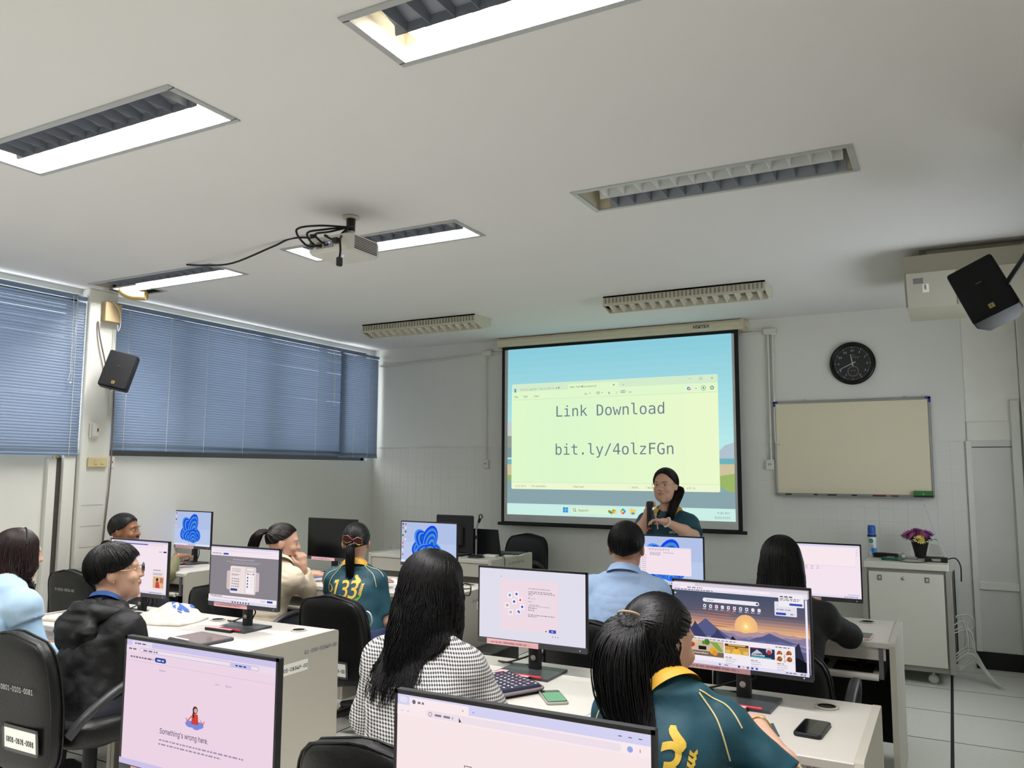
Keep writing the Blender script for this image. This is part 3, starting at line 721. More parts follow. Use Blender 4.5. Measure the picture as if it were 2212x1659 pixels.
dB3 = desk(-1.50, 2.50, .70, .82, 'cream desk in front of the gingham shirt', left_end=True)
dB4 = desk(-0.68, 2.50, .70, .82, 'cream desk holding the black phone at the right', right_end=True)
letters(dB4, '00', (.28, -.0008, .655), .034, M('ink_violet', (88, 48, 96), .7), fnt='sans')
letters(dB1, '01-005', (-.15, -.0008, .652), .034, M('ink_violet'), fnt='sans')
dA0 = desk(-5.435, 4.27, .72, .70, 'cream desk in the far left corner of the man in olive', right_end=True)
end_label(dA0, .35, .72, .25, .60, '01-005-01842-00', None, w=.22)
dA1 = desk(-4.01, 4.28, .72, .82, 'cream desk under the switched-off black monitor', left_end=True)
dA2 = desk(-3.19, 4.28, .72, .82, 'cream front row desk with loose paper on it', right_end=True)
end_label(dA2, .41, .72, .36, .60, '01-005-01846-00', '01-005-01846', .3, .22)
dA3 = desk(-1.52, 4.28, .70, .82, 'cream front row desk of the man in the light blue shirt', left_end=True)
dA4 = desk(-0.70, 4.28, .70, .82, 'cream front row desk at the right with a rose phone on it', right_end=True)
dC1 = desk(-1.50, .83, .70, .82, 'cream desk in the nearest row under the error page monitor', left_end=True)
dC2 = desk(-0.68, .83, .70, .82, 'cream desk in the nearest row under the unreachable site monitor', right_end=True)

# ================================================================ MONITORS
PW, PH = 0.488, 0.302
bez = M('monitor_bezel', (24, 24, 26), .4); backm = M('monitor_back', (30, 30, 33), .5); chin = M('monitor_chin', (62, 62, 66), .45)
stickm = M('sticker_pink', (240, 186, 190), .6); redm = M('accent_red', (196, 34, 52), .45); basem = M('stand_grey', (62, 66, 68), .4)
def monitor(xc, y, z, label, pic, base_rgb, yaw=0.0, code=None, lift=0.0, on=True, strength=1.0):
    e = empty('computer_monitor', (xc, y, z), yaw, label=label, cat='monitor', group='desktop monitors')
    zc = .10+lift
    # foot with a phone rest and a red strip
    b = MB().prism([(-.12, -.10), (.12, -.10), (.12, .085), (-.12, .085)], 0, .010).build('stand_base', basem, e)
    MB().box(-.13, .05, -.125, -.093, 0, .014, bev=.003).build('phone_rest', blackpl, b)
    MB().box(-.03, .095, -.104, -.094, .0102, .017, bev=.002).build('accent_strip', redm, b)
    MB().box(-.122, .045, -.119, -.101, .0142, .0150).build('asset_strip', stickm, b)
    MB().box(-.115, -.075, -.085, -.045, .0102, .0108).build('asset_patch', stickm, b)
    c = MB().loft([[Vector((px*1.0, py, zz)) for px, py in rrect(.052, .034, .012, 3)] for zz in (.01, .22+lift)]).build('stand_column', blackpl, e, loc=(0, .035, 0))
    MB().lathe([(.011, 0), (.011, .002), (.0005, .002)], 14, M4=Matrix.Translation((0, -.0175, .055)) @ Matrix.Rotation(PI/2, 4, 'X'), cap=False).build('cable_hole', M('hole_light', (188, 184, 174), .6), c)
    # panel
    P = MB(); P.box(-PW/2, PW/2, -.004, .012, zc, zc+PH+.004, bev=.002); P.box(-PW/2+.03, PW/2-.03, .010, .034, zc+.02, zc+PH-.04, bev=.012)
    P.build('panel_housing', backm, e)
    MB().box(-PW/2, PW/2, -.0065, -.004, zc-.002, zc+.020, bev=.001).build('chin', chin, e)
    for (a, b_, c0, d0) in ((-PW/2, -PW/2+.006, zc+.02, zc+PH+.004), (PW/2-.006, PW/2, zc+.02, zc+PH+.004), (-PW/2, PW/2, zc+PH-.003, zc+PH+.004)):
        MB().box(a, b_, -.0062, -.004, c0, d0).build('bezel', bez, e)
    sw, sh = PW-.013, PH-.024
    scr = MB().add([(-sw/2, 0, -sh/2), (sw/2, 0, -sh/2), (sw/2, 0, sh/2), (-sw/2, 0, sh/2)], [(0, 1, 2, 3)]).build('display', EM(base_rgb, strength, True) if on else M('display_off', (8, 8, 10), .12), e, loc=(0, -.0052, zc+.0205+sh/2))
    if pic:
        p = Pic(sw, sh); pic(p); p.build('screen_picture', scr)
    if code:
        st = MB().box(-.20, .035, -.0075, -.0065, zc-.004, zc+.017).build('asset_sticker', stickm, e)
        mb = MB(); text_on(mb, '>', Matrix.Identity(4), .0135, fnt='mono', sx=.86); text_on(mb, 'ศทส.', Matrix.Translation((.0125, 0, 0)), .0125, fnt='thai'); text_on(mb, '68-009-19010030005-351001-%s <' % code, Matrix.Translation((.036, 0, 0)), .0135, fnt='mono', sx=.86); mb.build('sticker_print', inkblack, st, (-.196, -.0080, zc+.002))
    MB().lathe([(.002, 0), (.002, .001), (.0003, .001)], 8, M4=Matrix.Translation((PW/2-.03, -.0065, zc+.008)) @ Matrix.Rotation(PI/2, 4, 'X'), cap=False).build('power_light', EM((240, 240, 245), 1.0), e)
    for s in (-1, 1):
        MB().tube(spline([(s*.03, .03, zc+.03), (s*.035, .05, zc-.02), (s*.02, .06, .06), (s*.05-.09, .075, .012), (-.2, .09, .006)], 5), .0035, 6).build('cable', blackm, e)
    return e
def bloom(p, cx=.47, cy=.58, s=.60):
    p.rect(0, 0, 1, 1, (186, 202, 236)); p.rect(0, 0, 1, .5, (178, 194, 232))
    a = p.w/p.h
    rr = random.Random(3)
    pet = [(-.30, .06, .40, .30, -35), (.32, .12, .36, .30, 30), (.05, .22, .62, .22, 4), (-.16, -.16, .34, .52, -38), (.12, -.22, .36, .58, 24), (-.10, .14, .44, .26, -14), (.18, .18, .34, .30, 40)]
    for i, (ox, oy, ra, rb, an) in enumerate(pet):
        for k in range(7):
            q = 1-k*.13; t = k/6
            col = ((20+50*((k+i) % 2)+40*t*.3), 70+70*((k+i) % 2)+20*t, 200+40*((k+1) % 2))
            A = math.radians(an); pts = []
            for j in range(22):
                b = 2*PI*j/22; u, v = math.cos(b)*ra*q*.62, math.sin(b)*rb*q*.62
                u += k*.018; v += k*.014
                pts.append((cx+(ox*.75+u*math.cos(A)-v*math.sin(A))*s, cy+(oy*.75+u*math.sin(A)+v*math.cos(A))*s*a))
            pts = [(min(max(x, 0), 1), min(max(y, 0), .945)) for x, y in pts]
            p.poly(pts, col)
    p.rect(0, .945, 1, 1, (226, 230, 244))
    for k in range(8): p.rect(.40+k*.028, .957, .416+k*.028, .985, rr.choice([(50, 120, 220), (240, 180, 60), (60, 60, 70), (110, 160, 220)]))
    for k in range(9):
        for c in range(2 if k < 5 else 1): p.rect(.02+c*.05, .03+k*.095, .045+c*.05, .075+k*.095, rr.choice([(60, 120, 200), (230, 90, 80), (80, 170, 120), (236, 200, 90), (70, 70, 80), (236, 236, 244)]))
def white_page(p, tab=(214, 210, 240), page=(246, 230, 240)):
    p.rect(0, 0, 1, 1, page); p.rect(0, 0, 1, .035, tab); p.rect(.01, .006, .17, .035, page); p.grey_text(.03, .014, .10, .010, (130, 120, 140), 1)
    p.rect(.0, .082, 1, .084, (206, 190, 206)); p.rect(.05, .045, .93, .074, (236, 220, 234), r=.01)
    for k in range(3): p.rect(.93+k*.022, .012, .942+k*.022, .016, (110, 104, 120))
def pic_B1(p):
    white_page(p); p.rect(.08, .047, .66, .070, (92, 104, 176)); p.rect(.0, .115, 1, .117, (206, 190, 206)); p.rect(.93, .17, .985, .20, (44, 66, 140), r=.008); p.grey_text(.86, .178, .05, .012, (90, 90, 130), 4)
    p.rect(.76, .52, .97, .93, (238, 226, 232)); p.grey_text(.78, .535, .12, .012, (80, 80, 100), 5); p.grey_text(.78, .60, .16, .010, (120, 110, 130), 6); p.grey_text(.78, .62, .14, .010, (120, 110, 130), 7)
    p.rect(.78, .66, .96, .88, (222, 184, 138)); p.disc(.85, .72, .02, (60, 40, 40)); p.poly([(.82, .88), (.83, .76), (.88, .76), (.90, .88)], (206, 70, 74)); p.rect(.90, .68, .95, .78, (190, 120, 90))
    p.rect(0, .955, 1, 1, (226, 220, 240)); p.grey_text(.72, .97, .22, .012, (90, 90, 110), 8)
def pic_B2(p):
    p.rect(0, 0, 1, 1, (140, 134, 142)); p.rect(0, 0, 1, .16, (246, 232, 240)); p.rect(0, 0, 1, .03, (220, 212, 240)); p.rect(.05, .055, .90, .082, (238, 224, 236), r=.01)
    p.grey_text(.02, .115, .15, .014, (110, 104, 120), 1); p.rect(.19, .108, .27, .138, (40, 72, 160), r=.008)
    p.text(.5, .225, 'Build stronger digital connections', .05, (196, 190, 196), align='CENTER', bold=.01, fnt='sans'); p.grey_text(.24, .25, .52, .012, (176, 170, 178), 2); p.grey_text(.30, .275, .42, .012, (176, 170, 178), 3)
    p.rect(.26, .42, .74, .76, (214, 196, 198), r=.02); p.rect(.31, .33, .69, .82, (240, 226, 224), r=.02); p.rect(.53, .335, .685, .815, (226, 212, 212), r=.015)
    for k, y in enumerate((.39, .425)): p.text(.335, y, ('Your next connection is', 'just a few clicks away')[k], .030, (60, 56, 66), fnt='sans', bold=.012)
    for k in range(4): p.disc(.345, .56+k*.045, .006, (60, 60, 80)); p.grey_text(.365, .553+k*.045, .09, .013, (110, 104, 116), 10+k)
    p.grey_text(.335, .47, .12, .010, (140, 130, 140), 20); p.grey_text(.335, .49, .10, .010, (140, 130, 140), 21)
    p.rect(.325, .735, .43, .775, (44, 70, 150), r=.012); p.rect(.55, .43, .67, .80, (248, 240, 242), r=.01); p.rect(.56, .36, .66, .39, (244, 234, 236), r=.01)
    for k in range(4): p.disc(.575, .52+k*.055, .010, (80, 84, 150)); p.rect(.61, .508+k*.055, .655, .53+k*.055, (230, 226, 244), r=.006)
    p.disc(.575, .455, .008, (190, 60, 90)); p.disc(.655, .455, .008, (40, 44, 60)); p.grey_text(.585, .452, .05, .01, (90, 90, 110), 40)
    p.rect(0, .875, 1, .955, (248, 238, 246)); p.grey_text(.03, .885, .18, .013, (60, 60, 70), 30); p.grey_text(.05, .91, .55, .010, (140, 134, 150), 31); p.rect(.87, .895, .95, .93, (40, 72, 160), r=.006); p.rect(.78, .895, .85, .93, (214, 216, 240), r=.006)
    p.rect(0, .955, 1, 1, (224, 220, 240))
    for k in range(7): p.rect(.36+k*.04, .967, .38+k*.04, .99, (50, 56, 90))
def pic_B3(p):
    p.rect(0, 0, 1, 1, (226, 224, 238)); p.rect(.205, .135, .755, .86, (240, 220, 230)); p.disc(.215, .105, .004, (120, 120, 140))
    ic = [(.30, .37, (40, 130, 200)), (.365, .345, (60, 100, 200)), (.40, .425, (210, 80, 110)), (.342, .455, (50, 90, 190)), (.275, .515, (70, 72, 70)), (.42, .52, (90, 90, 190)), (.31, .61, (60, 70, 90)), (.385, .59, (60, 110, 220))]
    for k, (x, y, c) in enumerate(ic):
        s = .022; p.rect(x-s, y-s*1.7, x+s, y+s*1.7, (250, 240, 246)); p.disc(x, y, .011, c)
    p.disc(.304, .374, .005, (150, 220, 190)); p.disc(.395, .42, .005, (250, 200, 90)); p.disc(.275, .515, .006, (246, 246, 246)); p.rect(.305, .60, .316, .622, (240, 240, 248)); p.disc(.392, .60, .009, (60, 110, 220))
    p.text(.48, .262, "Let's add your Microsoft account", .040, (70, 66, 80), fnt='sans', sx=.80); p.grey_text(.48, .29, .23, .011, (150, 140, 156), 1); p.grey_text(.48, .312, .25, .011, (150, 140, 156), 2); p.grey_text(.48, .334, .04, .011, (150, 140, 156), 3)
    for k, c in enumerate(((230, 80, 60), (120, 180, 60), (60, 140, 220), (240, 190, 60))): p.rect(.482+(k % 2)*.007, .375+(k//2)*.012, .488+(k % 2)*.007, .385+(k//2)*.012, c)
    p.text(.50, .397, 'Microsoft', .026, (110, 104, 116), fnt='sans'); p.text(.48, .44, 'Sign in', .028, (70, 66, 80), fnt='sans')
    p.grey_text(.49, .475, .10, .010, (170, 160, 176), 5); p.rect(.48, .495, .685, .499, (110, 104, 120)); p.grey_text(.48, .518, .08, .010, (120, 110, 140), 6); p.grey_text(.48, .55, .06, .010, (120, 110, 150), 7)
    p.grey_text(.48, .615, .25, .010, (130, 124, 150), 8); p.grey_text(.48, .637, .08, .010, (130, 124, 150), 9)
    p.grey_text(.64, .822, .02, .012, (90, 84, 100), 11); p.rect(.675, .80, .74, .845, (52, 80, 190)); p.grey_text(.697, .818, .02, .012, (230, 230, 250), 12)
    for k in range(3): p.disc(.71+k*.024, .895, .004, (90, 90, 110))
def pic_B4(p):
    def mixc(a, b, t): return tuple(a[i]+(b[i]-a[i])*t for i in range(3))
    stops = [(0, (72, 82, 104)), (.28, (96, 92, 112)), (.42, (196, 150, 130)), (.52, (238, 186, 130)), (.62, (206, 168, 160)), (1, (110, 112, 150))]
    for k in range(24):
        t = k/23
        for (a, ca), (b, cb) in zip(stops, stops[1:]):
            if a <= t <= b: c = mixc(ca, cb, (t-a)/(b-a)); break
        p.rect(0, .10+.9*k/24, 1, .10+.9*(k+1)/24+.002, c)
    rr = random.Random(11)
    for k in range(7): p.poly([(rr.uniform(0, .3), .33+.03*k), (.35+rr.uniform(0, .2), .345+.03*k), (.30+rr.uniform(0, .2), .355+.03*k)], (186, 118, 100))
    for r, c in ((.085, (242, 188, 130)), (.065, (246, 192, 128)), (.046, (250, 200, 128)), (.030, (253, 212, 136)), (.016, (255, 232, 170)), (.008, (255, 250, 224))): p.disc(.55, .50, r, c)
    def ridge(base, amp, col, seed, f=9):
        q = random.Random(seed); ph = [q.uniform(0, 6.3) for _ in range(4)]
        pts = []
        for i in range(61):
            x = i/60; y = base-amp*(.5*math.sin(f*x+ph[0])+.3*math.sin(2.3*f*x+ph[1])+.2*math.sin(5.1*f*x+ph[2])+.12*math.sin(11*f*x+ph[3]))
            pts.append((x, y))
        for (a, b) in zip(pts, pts[1:]): p.poly([a, b, (b[0], .96), (a[0], .96)], col)
    def peaks(lst, col):
        for (xa, xb, xc, yb, yt) in lst: p.poly([(xa, yb), (xa+(xb-xa)*.45, yb+(yt-yb)*.5), (xa+(xb-xa)*.7, yb+(yt-yb)*.62), (xb, yt), (xb+(xc-xb)*.3, yb+(yt-yb)*.66), (xb+(xc-xb)*.6, yb+(yt-yb)*.36), (xc, yb)], col)
    ridge(.56, .03, (178, 148, 160), 1); ridge(.60, .035, (140, 128, 160), 2); peaks([(.02, .25, .48, .70, .44), (.55, .72, .98, .68, .55)], (88, 92, 136))
    p.rect(0, .66, 1, .70, (160, 150, 190)); ridge(.66, .03, (110, 108, 150), 3); peaks([(.08, .17, .30, .74, .48), (.26, .34, .46, .74, .56)], (62, 66, 104)); ridge(.70, .025, (134, 130, 176), 4); ridge(.735, .02, (96, 96, 140), 6)
    peaks([(.39, .46, .54, .74, .62)], (36, 36, 46)); peaks([(.72, .93, 1.0, .99, .62), (.60, .80, .98, 1.0, .74)], (44, 46, 66)); p.poly([(.78, .96), (.86, .82), (.92, .80), (1, .86), (1, .96)], (20, 20, 28))
    p.rect(0, 0, 1, .10, (236, 226, 240)); p.rect(0, 0, 1, .035, (214, 208, 220)); p.rect(.005, .005, .18, .035, (240, 232, 244)); p.rect(.06, .045, .74, .072, (246, 240, 250), r=.01); p.grey_text(.12, .053, .12, .012, (120, 116, 130), 2); p.grey_text(.02, .082, .30, .010, (90, 90, 110), 3)
    p.rect(.24, .175, .66, .225, (240, 236, 246), r=.02); p.grey_text(.27, .195, .05, .013, (150, 146, 160), 4); p.disc(.645, .20, .008, (70, 60, 90)); p.rect(.02, .13, .032, .15, (220, 220, 230))
    for k in range(10):
        x = .255+k*.045; p.rect(x-.011, .255, x+.011, .297, (244, 240, 248), r=.006); p.disc(x, .276, .006, [(60, 60, 80), (60, 80, 150), (220, 90, 100), (200, 200, 210), (220, 50, 60), (210, 60, 90), (60, 70, 130), (50, 70, 160), (220, 220, 230), (214, 214, 226)][k]); p.grey_text(x-.014, .308, .028, .008, (226, 220, 232), k)
    p.rect(.77, .145, .925, .315, (230, 226, 238), r=.006); p.rect(.80, .05, .975, .20, (244, 238, 246), r=.006); p.grey_text(.81, .075, .09, .013, (50, 50, 60), 5); p.grey_text(.81, .10, .14, .010, (130, 126, 140), 6); p.grey_text(.81, .118, .13, .010, (130, 126, 140), 7)
    p.rect(.875, .155, .965, .182, (52, 84, 180), r=.004); p.rect(.78, .275, .85, .302, (36, 70, 190), r=.004); p.grey_text(.88, .283, .03, .010, (90, 90, 110), 9); p.grey_text(.785, .232, .10, .012, (150, 146, 160), 8)
    p.rect(.12, .665, .905, .985, (244, 236, 244), r=.006); p.grey_text(.14, .685, .35, .011, (130, 124, 140), 12); p.grey_text(.77, .685, .10, .011, (110, 104, 120), 13)
    p.rect(.13, .705, .395, .90, (206, 186, 160)); p.rect(.13, .84, .395, .90, (120, 100, 86))
    for k in range(7): p.poly([(.29+k*.008, .72), (.30+k*.008, .72), (.372+k*.003, .82), (.36+k*.003, .83)], (120+12*(k % 3), 170, 70))
    p.disc(.27, .725, .022, (74, 124, 50)); p.disc(.245, .735, .014, (96, 140, 60)); p.disc(.315, .825, .026, (232, 168, 56)); p.disc(.33, .85, .02, (226, 148, 44)); p.disc(.155, .765, .022, (196, 60, 50)); p.rect(.205, .775, .265, .825, (24, 28, 30)); p.rect(.205, .775, .265, .782, (120, 130, 120))
    for k in range(5): p.poly([(.13+.012*k, .705), (.138+.012*k, .705), (.17+.01*k, .75), (.165+.01*k, .75)], (232, 210, 160))
    p.text(.145, .872, 'สูตรอาหารสุขภาพเพื่อทุกคน', .030, (250, 246, 244), fnt='thai', bold=.012); p.text(.145, .893, 'วันนี้', .024, (240, 236, 234), fnt='thai')
    p.rect(.405, .715, .58, .835, (206, 156, 70)); p.rect(.405, .715, .58, .745, (96, 60, 40)); p.rect(.43, .72, .555, .735, (222, 190, 110)); p.poly([(.45, .835), (.475, .77), (.505, .77), (.53, .835)], (240, 190, 70)); p.disc(.49, .752, .012, (150, 90, 60)); p.rect(.41, .79, .445, .83, (230, 190, 110)); p.rect(.54, .79, .575, .83, (230, 190, 110))
    p.rect(.59, .725, .765, .845, (44, 52, 80)); p.rect(.59, .725, .645, .735, (206, 40, 50)); p.disc(.725, .75, .022, (210, 200, 210)); p.disc(.725, .765, .016, (190, 60, 70)); p.poly([(.60, .80), (.64, .745), (.68, .79)], (190, 200, 220)); p.text(.598, .822, 'เปิดใจทหารไทย', .040, (250, 250, 250), fnt='thai', bold=.02); p.rect(.595, .83, .74, .842, (70, 190, 200))
    p.rect(.775, .735, .895, .86, (206, 186, 170))
    for x, y in ((.80, .76), (.865, .75), (.80, .825), (.868, .82)): p.disc(x, y, .032, (240, 236, 236)); p.disc(x, y, .018, (150, 78, 44)); p.disc(x+.006, y-.008, .009, (190, 120, 60)); p.disc(x-.016, y+.012, .007, (220, 80, 60))
    for cx in (.41, .595, .78):
        p.grey_text(cx, .875, .05, .010, (140, 130, 146), int(cx*90))
        for k, t in enumerate(('ฉลองครบรอบ 5 พรรษา', 'เจ้าฟ้าทรงพระเมตตา', 'พาชมวัดในงาน') if cx < .5 else (('เปิดใจทหารไทย ผู้กล้า', 'ไทยรอดทุกครั้ง News', '| 15 ส.ค. 68') if cx < .7 else ('แค่ใส่ซอส แกงไม่ต้อง', 'อร่อย 1 ชาม ไม่เหมือน', 'หาของกินที่ไหน'))):
            p.text(cx, .905+k*.027, t, .026, (70, 64, 78), fnt='thai', sx=.8)
    p.rect(0, .957, 1, 1, (226, 222, 244)); p.rect(.36, .967, .373, .99, (50, 140, 220)); p.grey_text(.40, .973, .04, .011, (120, 116, 130), 15)
    for k, c in enumerate(((60, 50, 120), (240, 190, 120), (40, 90, 190), (50, 70, 160), (40, 80, 200))): p.rect(.50+k*.032, .966, .516+k*.032, .990, c)
    p.grey_text(.84, .973, .08, .011, (90, 90, 110), 16); p.grey_text(.94, .968, .04, .009, (90, 90, 110), 17); p.grey_text(.94, .982, .04, .009, (90, 90, 110), 18)
    p.rect(.985, .10, 1, .957, (240, 234, 246))
def pic_A4(p):
    bloom(p, .50, .58, .62); p.rect(.20, .22, .855, .80, (246, 228, 238)); p.rect(.20, .22, .855, .245, (226, 216, 240)); p.rect(.20, .31, .855, .312, (224, 206, 220))
    for k in range(8): p.rect(.32+k*.035, .285, .332+k*.035, .297, (150, 140, 160))
    p.grey_text(.30, .262, .28, .010, (130, 120, 140), 1); p.grey_text(.33, .335, .14, .010, (130, 120, 140), 2); p.grey_text(.50, .335, .14, .010, (130, 120, 140), 3); p.grey_text(.33, .36, .14, .010, (130, 120, 140), 4); p.grey_text(.33, .385, .14, .010, (130, 120, 140), 5)
    for k in range(8): p.grey_text(.22, .40+k*.045, .06, .010, (150, 140, 160), 20+k)
def pic_A5(p):
    p.rect(0, 0, 1, 1, (246, 230, 242)); p.rect(0, 0, 1, .035, (216, 212, 240)); p.rect(.30, .05, .96, .40, (250, 234, 240)); p.rect(.30, .40, .955, .405, (216, 196, 210)); p.rect(.955, .08, .957, .40, (216, 196, 210))
    for k in range(4): p.disc(.36+k*.063, .43, .010, [(190, 90, 90), (200, 110, 110), (140, 150, 220), (180, 180, 190)][k]); p.disc(.36+k*.063, .43, .006, (246, 230, 242)); p.grey_text(.345+k*.063, .465, .03, .008, (120, 110, 130), k)
    p.rect(0, .955, 1, 1, (228, 222, 242)); p.rect(.86, .925, .98, .95, (208, 206, 236)); p.grey_text(.82, .972, .15, .011, (90, 90, 110), 9)
    for k in range(3): p.rect(.965, .08+k*.045, .972, .09+k*.045, (90, 90, 110))
def pic_C1(p):
    p.rect(0, 0, 1, 1, (238, 214, 230)); p.rect(0, 0, 1, .045, (206, 200, 238)); p.rect(.04, .006, .185, .046, (236, 222, 238)); p.grey_text(.06, .018, .09, .012, (120, 110, 140), 1); p.text(.165, .034, '×', .03, (80, 76, 96))
    p.rect(.0, .046, 1, .10, (238, 220, 236)); p.rect(.10, .056, .90, .090, (122, 122, 170), r=.012); p.rect(.1015, .058, .8985, .088, (242, 226, 240), r=.011); p.grey_text(.125, .067, .11, .013, (130, 120, 150), 2); p.rect(.72, .060, .855, .086, (196, 198, 240), r=.010); p.grey_text(.755, .067, .07, .012, (70, 80, 150), 3)
    p.grey_text(.02, .066, .06, .012, (120, 110, 130), 5); p.rect(0, .165, 1, .1665, (190, 170, 190)); p.grey_text(.035, .128, .17, .013, (120, 110, 136), 4); p.rect(.215, .112, .295, .150, (44, 74, 160), r=.010); p.grey_text(.232, .127, .05, .012, (220, 220, 246), 6)
    p.text(.25, .215, 'Дальше', .028, (130, 120, 140), fnt='sans'); p.text(.63, .245, 'Log in', .026, (150, 140, 160), fnt='sans'); p.text(.70, .245, 'Sign up', .026, (100, 110, 190), fnt='sans')
    # seated figure: generic person meditating
    p.disc(.52, .585, .030, (126, 140, 224), ry=.030); p.disc(.48, .578, .032, (126, 140, 224), ry=.026); p.disc(.54, .575, .030, (126, 140, 224), ry=.026); p.poly([(.487, .575), (.493, .495), (.529, .495), (.536, .575)], (206, 70, 58)); p.disc(.511, .465, .017, (60, 40, 48)); p.rect(.496, .46, .505, .525, (60, 40, 48)); p.disc(.514, .468, .011, (224, 170, 150))
    p.poly([(.492, .505), (.496, .515), (.462, .565), (.456, .558)], (206, 120, 104)); p.poly([(.530, .505), (.534, .515), (.572, .560), (.566, .567)], (206, 120, 104)); p.poly([(.456, .558), (.462, .565), (.456, .535), (.450, .535)], (206, 120, 104)); p.poly([(.572, .560), (.566, .567), (.572, .535), (.578, .535)], (206, 120, 104))
    p.text(.275, .70, "Something's wrong here.", .082, (62, 60, 96), fnt='sans', sx=.84, bold=.004); p.grey_text(.275, .745, .56, .012, (160, 146, 170), 7); p.grey_text(.275, .775, .42, .012, (160, 146, 170), 8)
    p.rect(0, .955, 1, 1, (206, 196, 234))
def pic_C2(p):
    p.rect(0, 0, 1, 1, (250, 232, 234)); p.rect(0, 0, 1, .062, (214, 212, 244)); p.rect(.01, .012, .045, .05, (232, 228, 248), r=.01); p.rect(.055, .010, .315, .064, (252, 236, 240)); p.disc(.075, .036, .008, (110, 110, 130)); p.grey_text(.092, .030, .03, .014, (120, 116, 130), 1); p.text(.286, .048, '×', .036, (80, 76, 96)); p.text(.33, .048, '+', .036, (80, 76, 96))
    p.rect(0, .062, 1, .125, (252, 236, 240)); p.rect(.13, .072, .90, .116, (240, 226, 236), r=.016); p.disc(.15, .094, .008, (120, 116, 130)); p.disc(.15, .094, .006, (240, 226, 236)); p.grey_text(.17, .088, .08, .013, (130, 124, 140), 2); p.disc(.93, .094, .010, (150, 170, 230)); p.rect(.963, .085, .966, .103, (200, 120, 130)); p.poly([(.275, .085), (.275, .115), (.283, .108), (.290, .118)], (60, 60, 70))
    for k in range(3): p.rect(.89+k*.035, .028, .902+k*.035, .033, (90, 90, 110))
    p.text(.02, .105, '←  →', .034, (120, 116, 130), fnt='mono'); p.rect(.30, .36, .332, .43, (120, 110, 118)); p.rect(.303, .365, .329, .425, (250, 232, 234)); p.rect(.309, .385, .313, .395, (120, 110, 118)); p.rect(.319, .385, .323, .395, (120, 110, 118)); p.rect(.309, .408, .323, .412, (120, 110, 118))
    p.text(.30, .535, "This site can't be reached", .070, (110, 100, 106), fnt='sans', sx=.85); p.grey_text(.30, .585, .22, .014, (160, 146, 152), 4); p.grey_text(.30, .63, .30, .014, (160, 146, 152), 5)
    p.rect(0, .955, 1, 1, (226, 216, 236))
pink = (240, 224, 236)
monitor(-4.0, 3.05, .70, 'monitor with a mostly blank web page in front of the light blue blouse', pic_B1, pink, 0, '019')
monitor(-3.19, 3.05, .70, 'monitor showing a grey web page with a sign-up card', pic_B2, (196, 188, 196), 0, '020')
monitor(-1.505, 2.96, .70, 'monitor showing an add account page with app icons', pic_B3, (230, 224, 238), 0, '021')
monitor(-0.68, 2.96, .70, 'monitor showing a mountain sunset start page with news tiles', pic_B4, (190, 170, 180), math.radians(-2.5), '022')
monitor(-5.585, 4.75, .72, 'monitor with a blue petal wallpaper by the far left wall', bloom, (150, 170, 230), math.radians(-3), '012', lift=.025)
monitor(-4.08, 4.75, .72, 'switched-off black monitor behind the ponytail and bow', None, (10, 10, 12), math.radians(-3), '013', lift=.01, on=False)
monitor(-3.215, 4.75, .72, 'monitor with a blue petal wallpaper beside the microphone stand', bloom, (150, 170, 230), math.radians(-3), '014', lift=.015)
monitor(-1.53, 4.75, .70, 'monitor with a file window over blue petals beside the man in light blue', pic_A4, (200, 200, 236), 0, '015', lift=.012)
monitor(-0.685, 4.75, .70, 'monitor with an empty pale page at the right end of the front row', pic_A5, pink, 0, '016', lift=.008)
monitor(-1.50, 1.31, .70, 'large near monitor with an error page and a meditating figure', pic_C1, (236, 214, 230), 0, '023', strength=1.0)
monitor(-0.66, 1.24, .70, 'nearest monitor saying the site cannot be reached', pic_C2, (250, 232, 234), 0, '024')

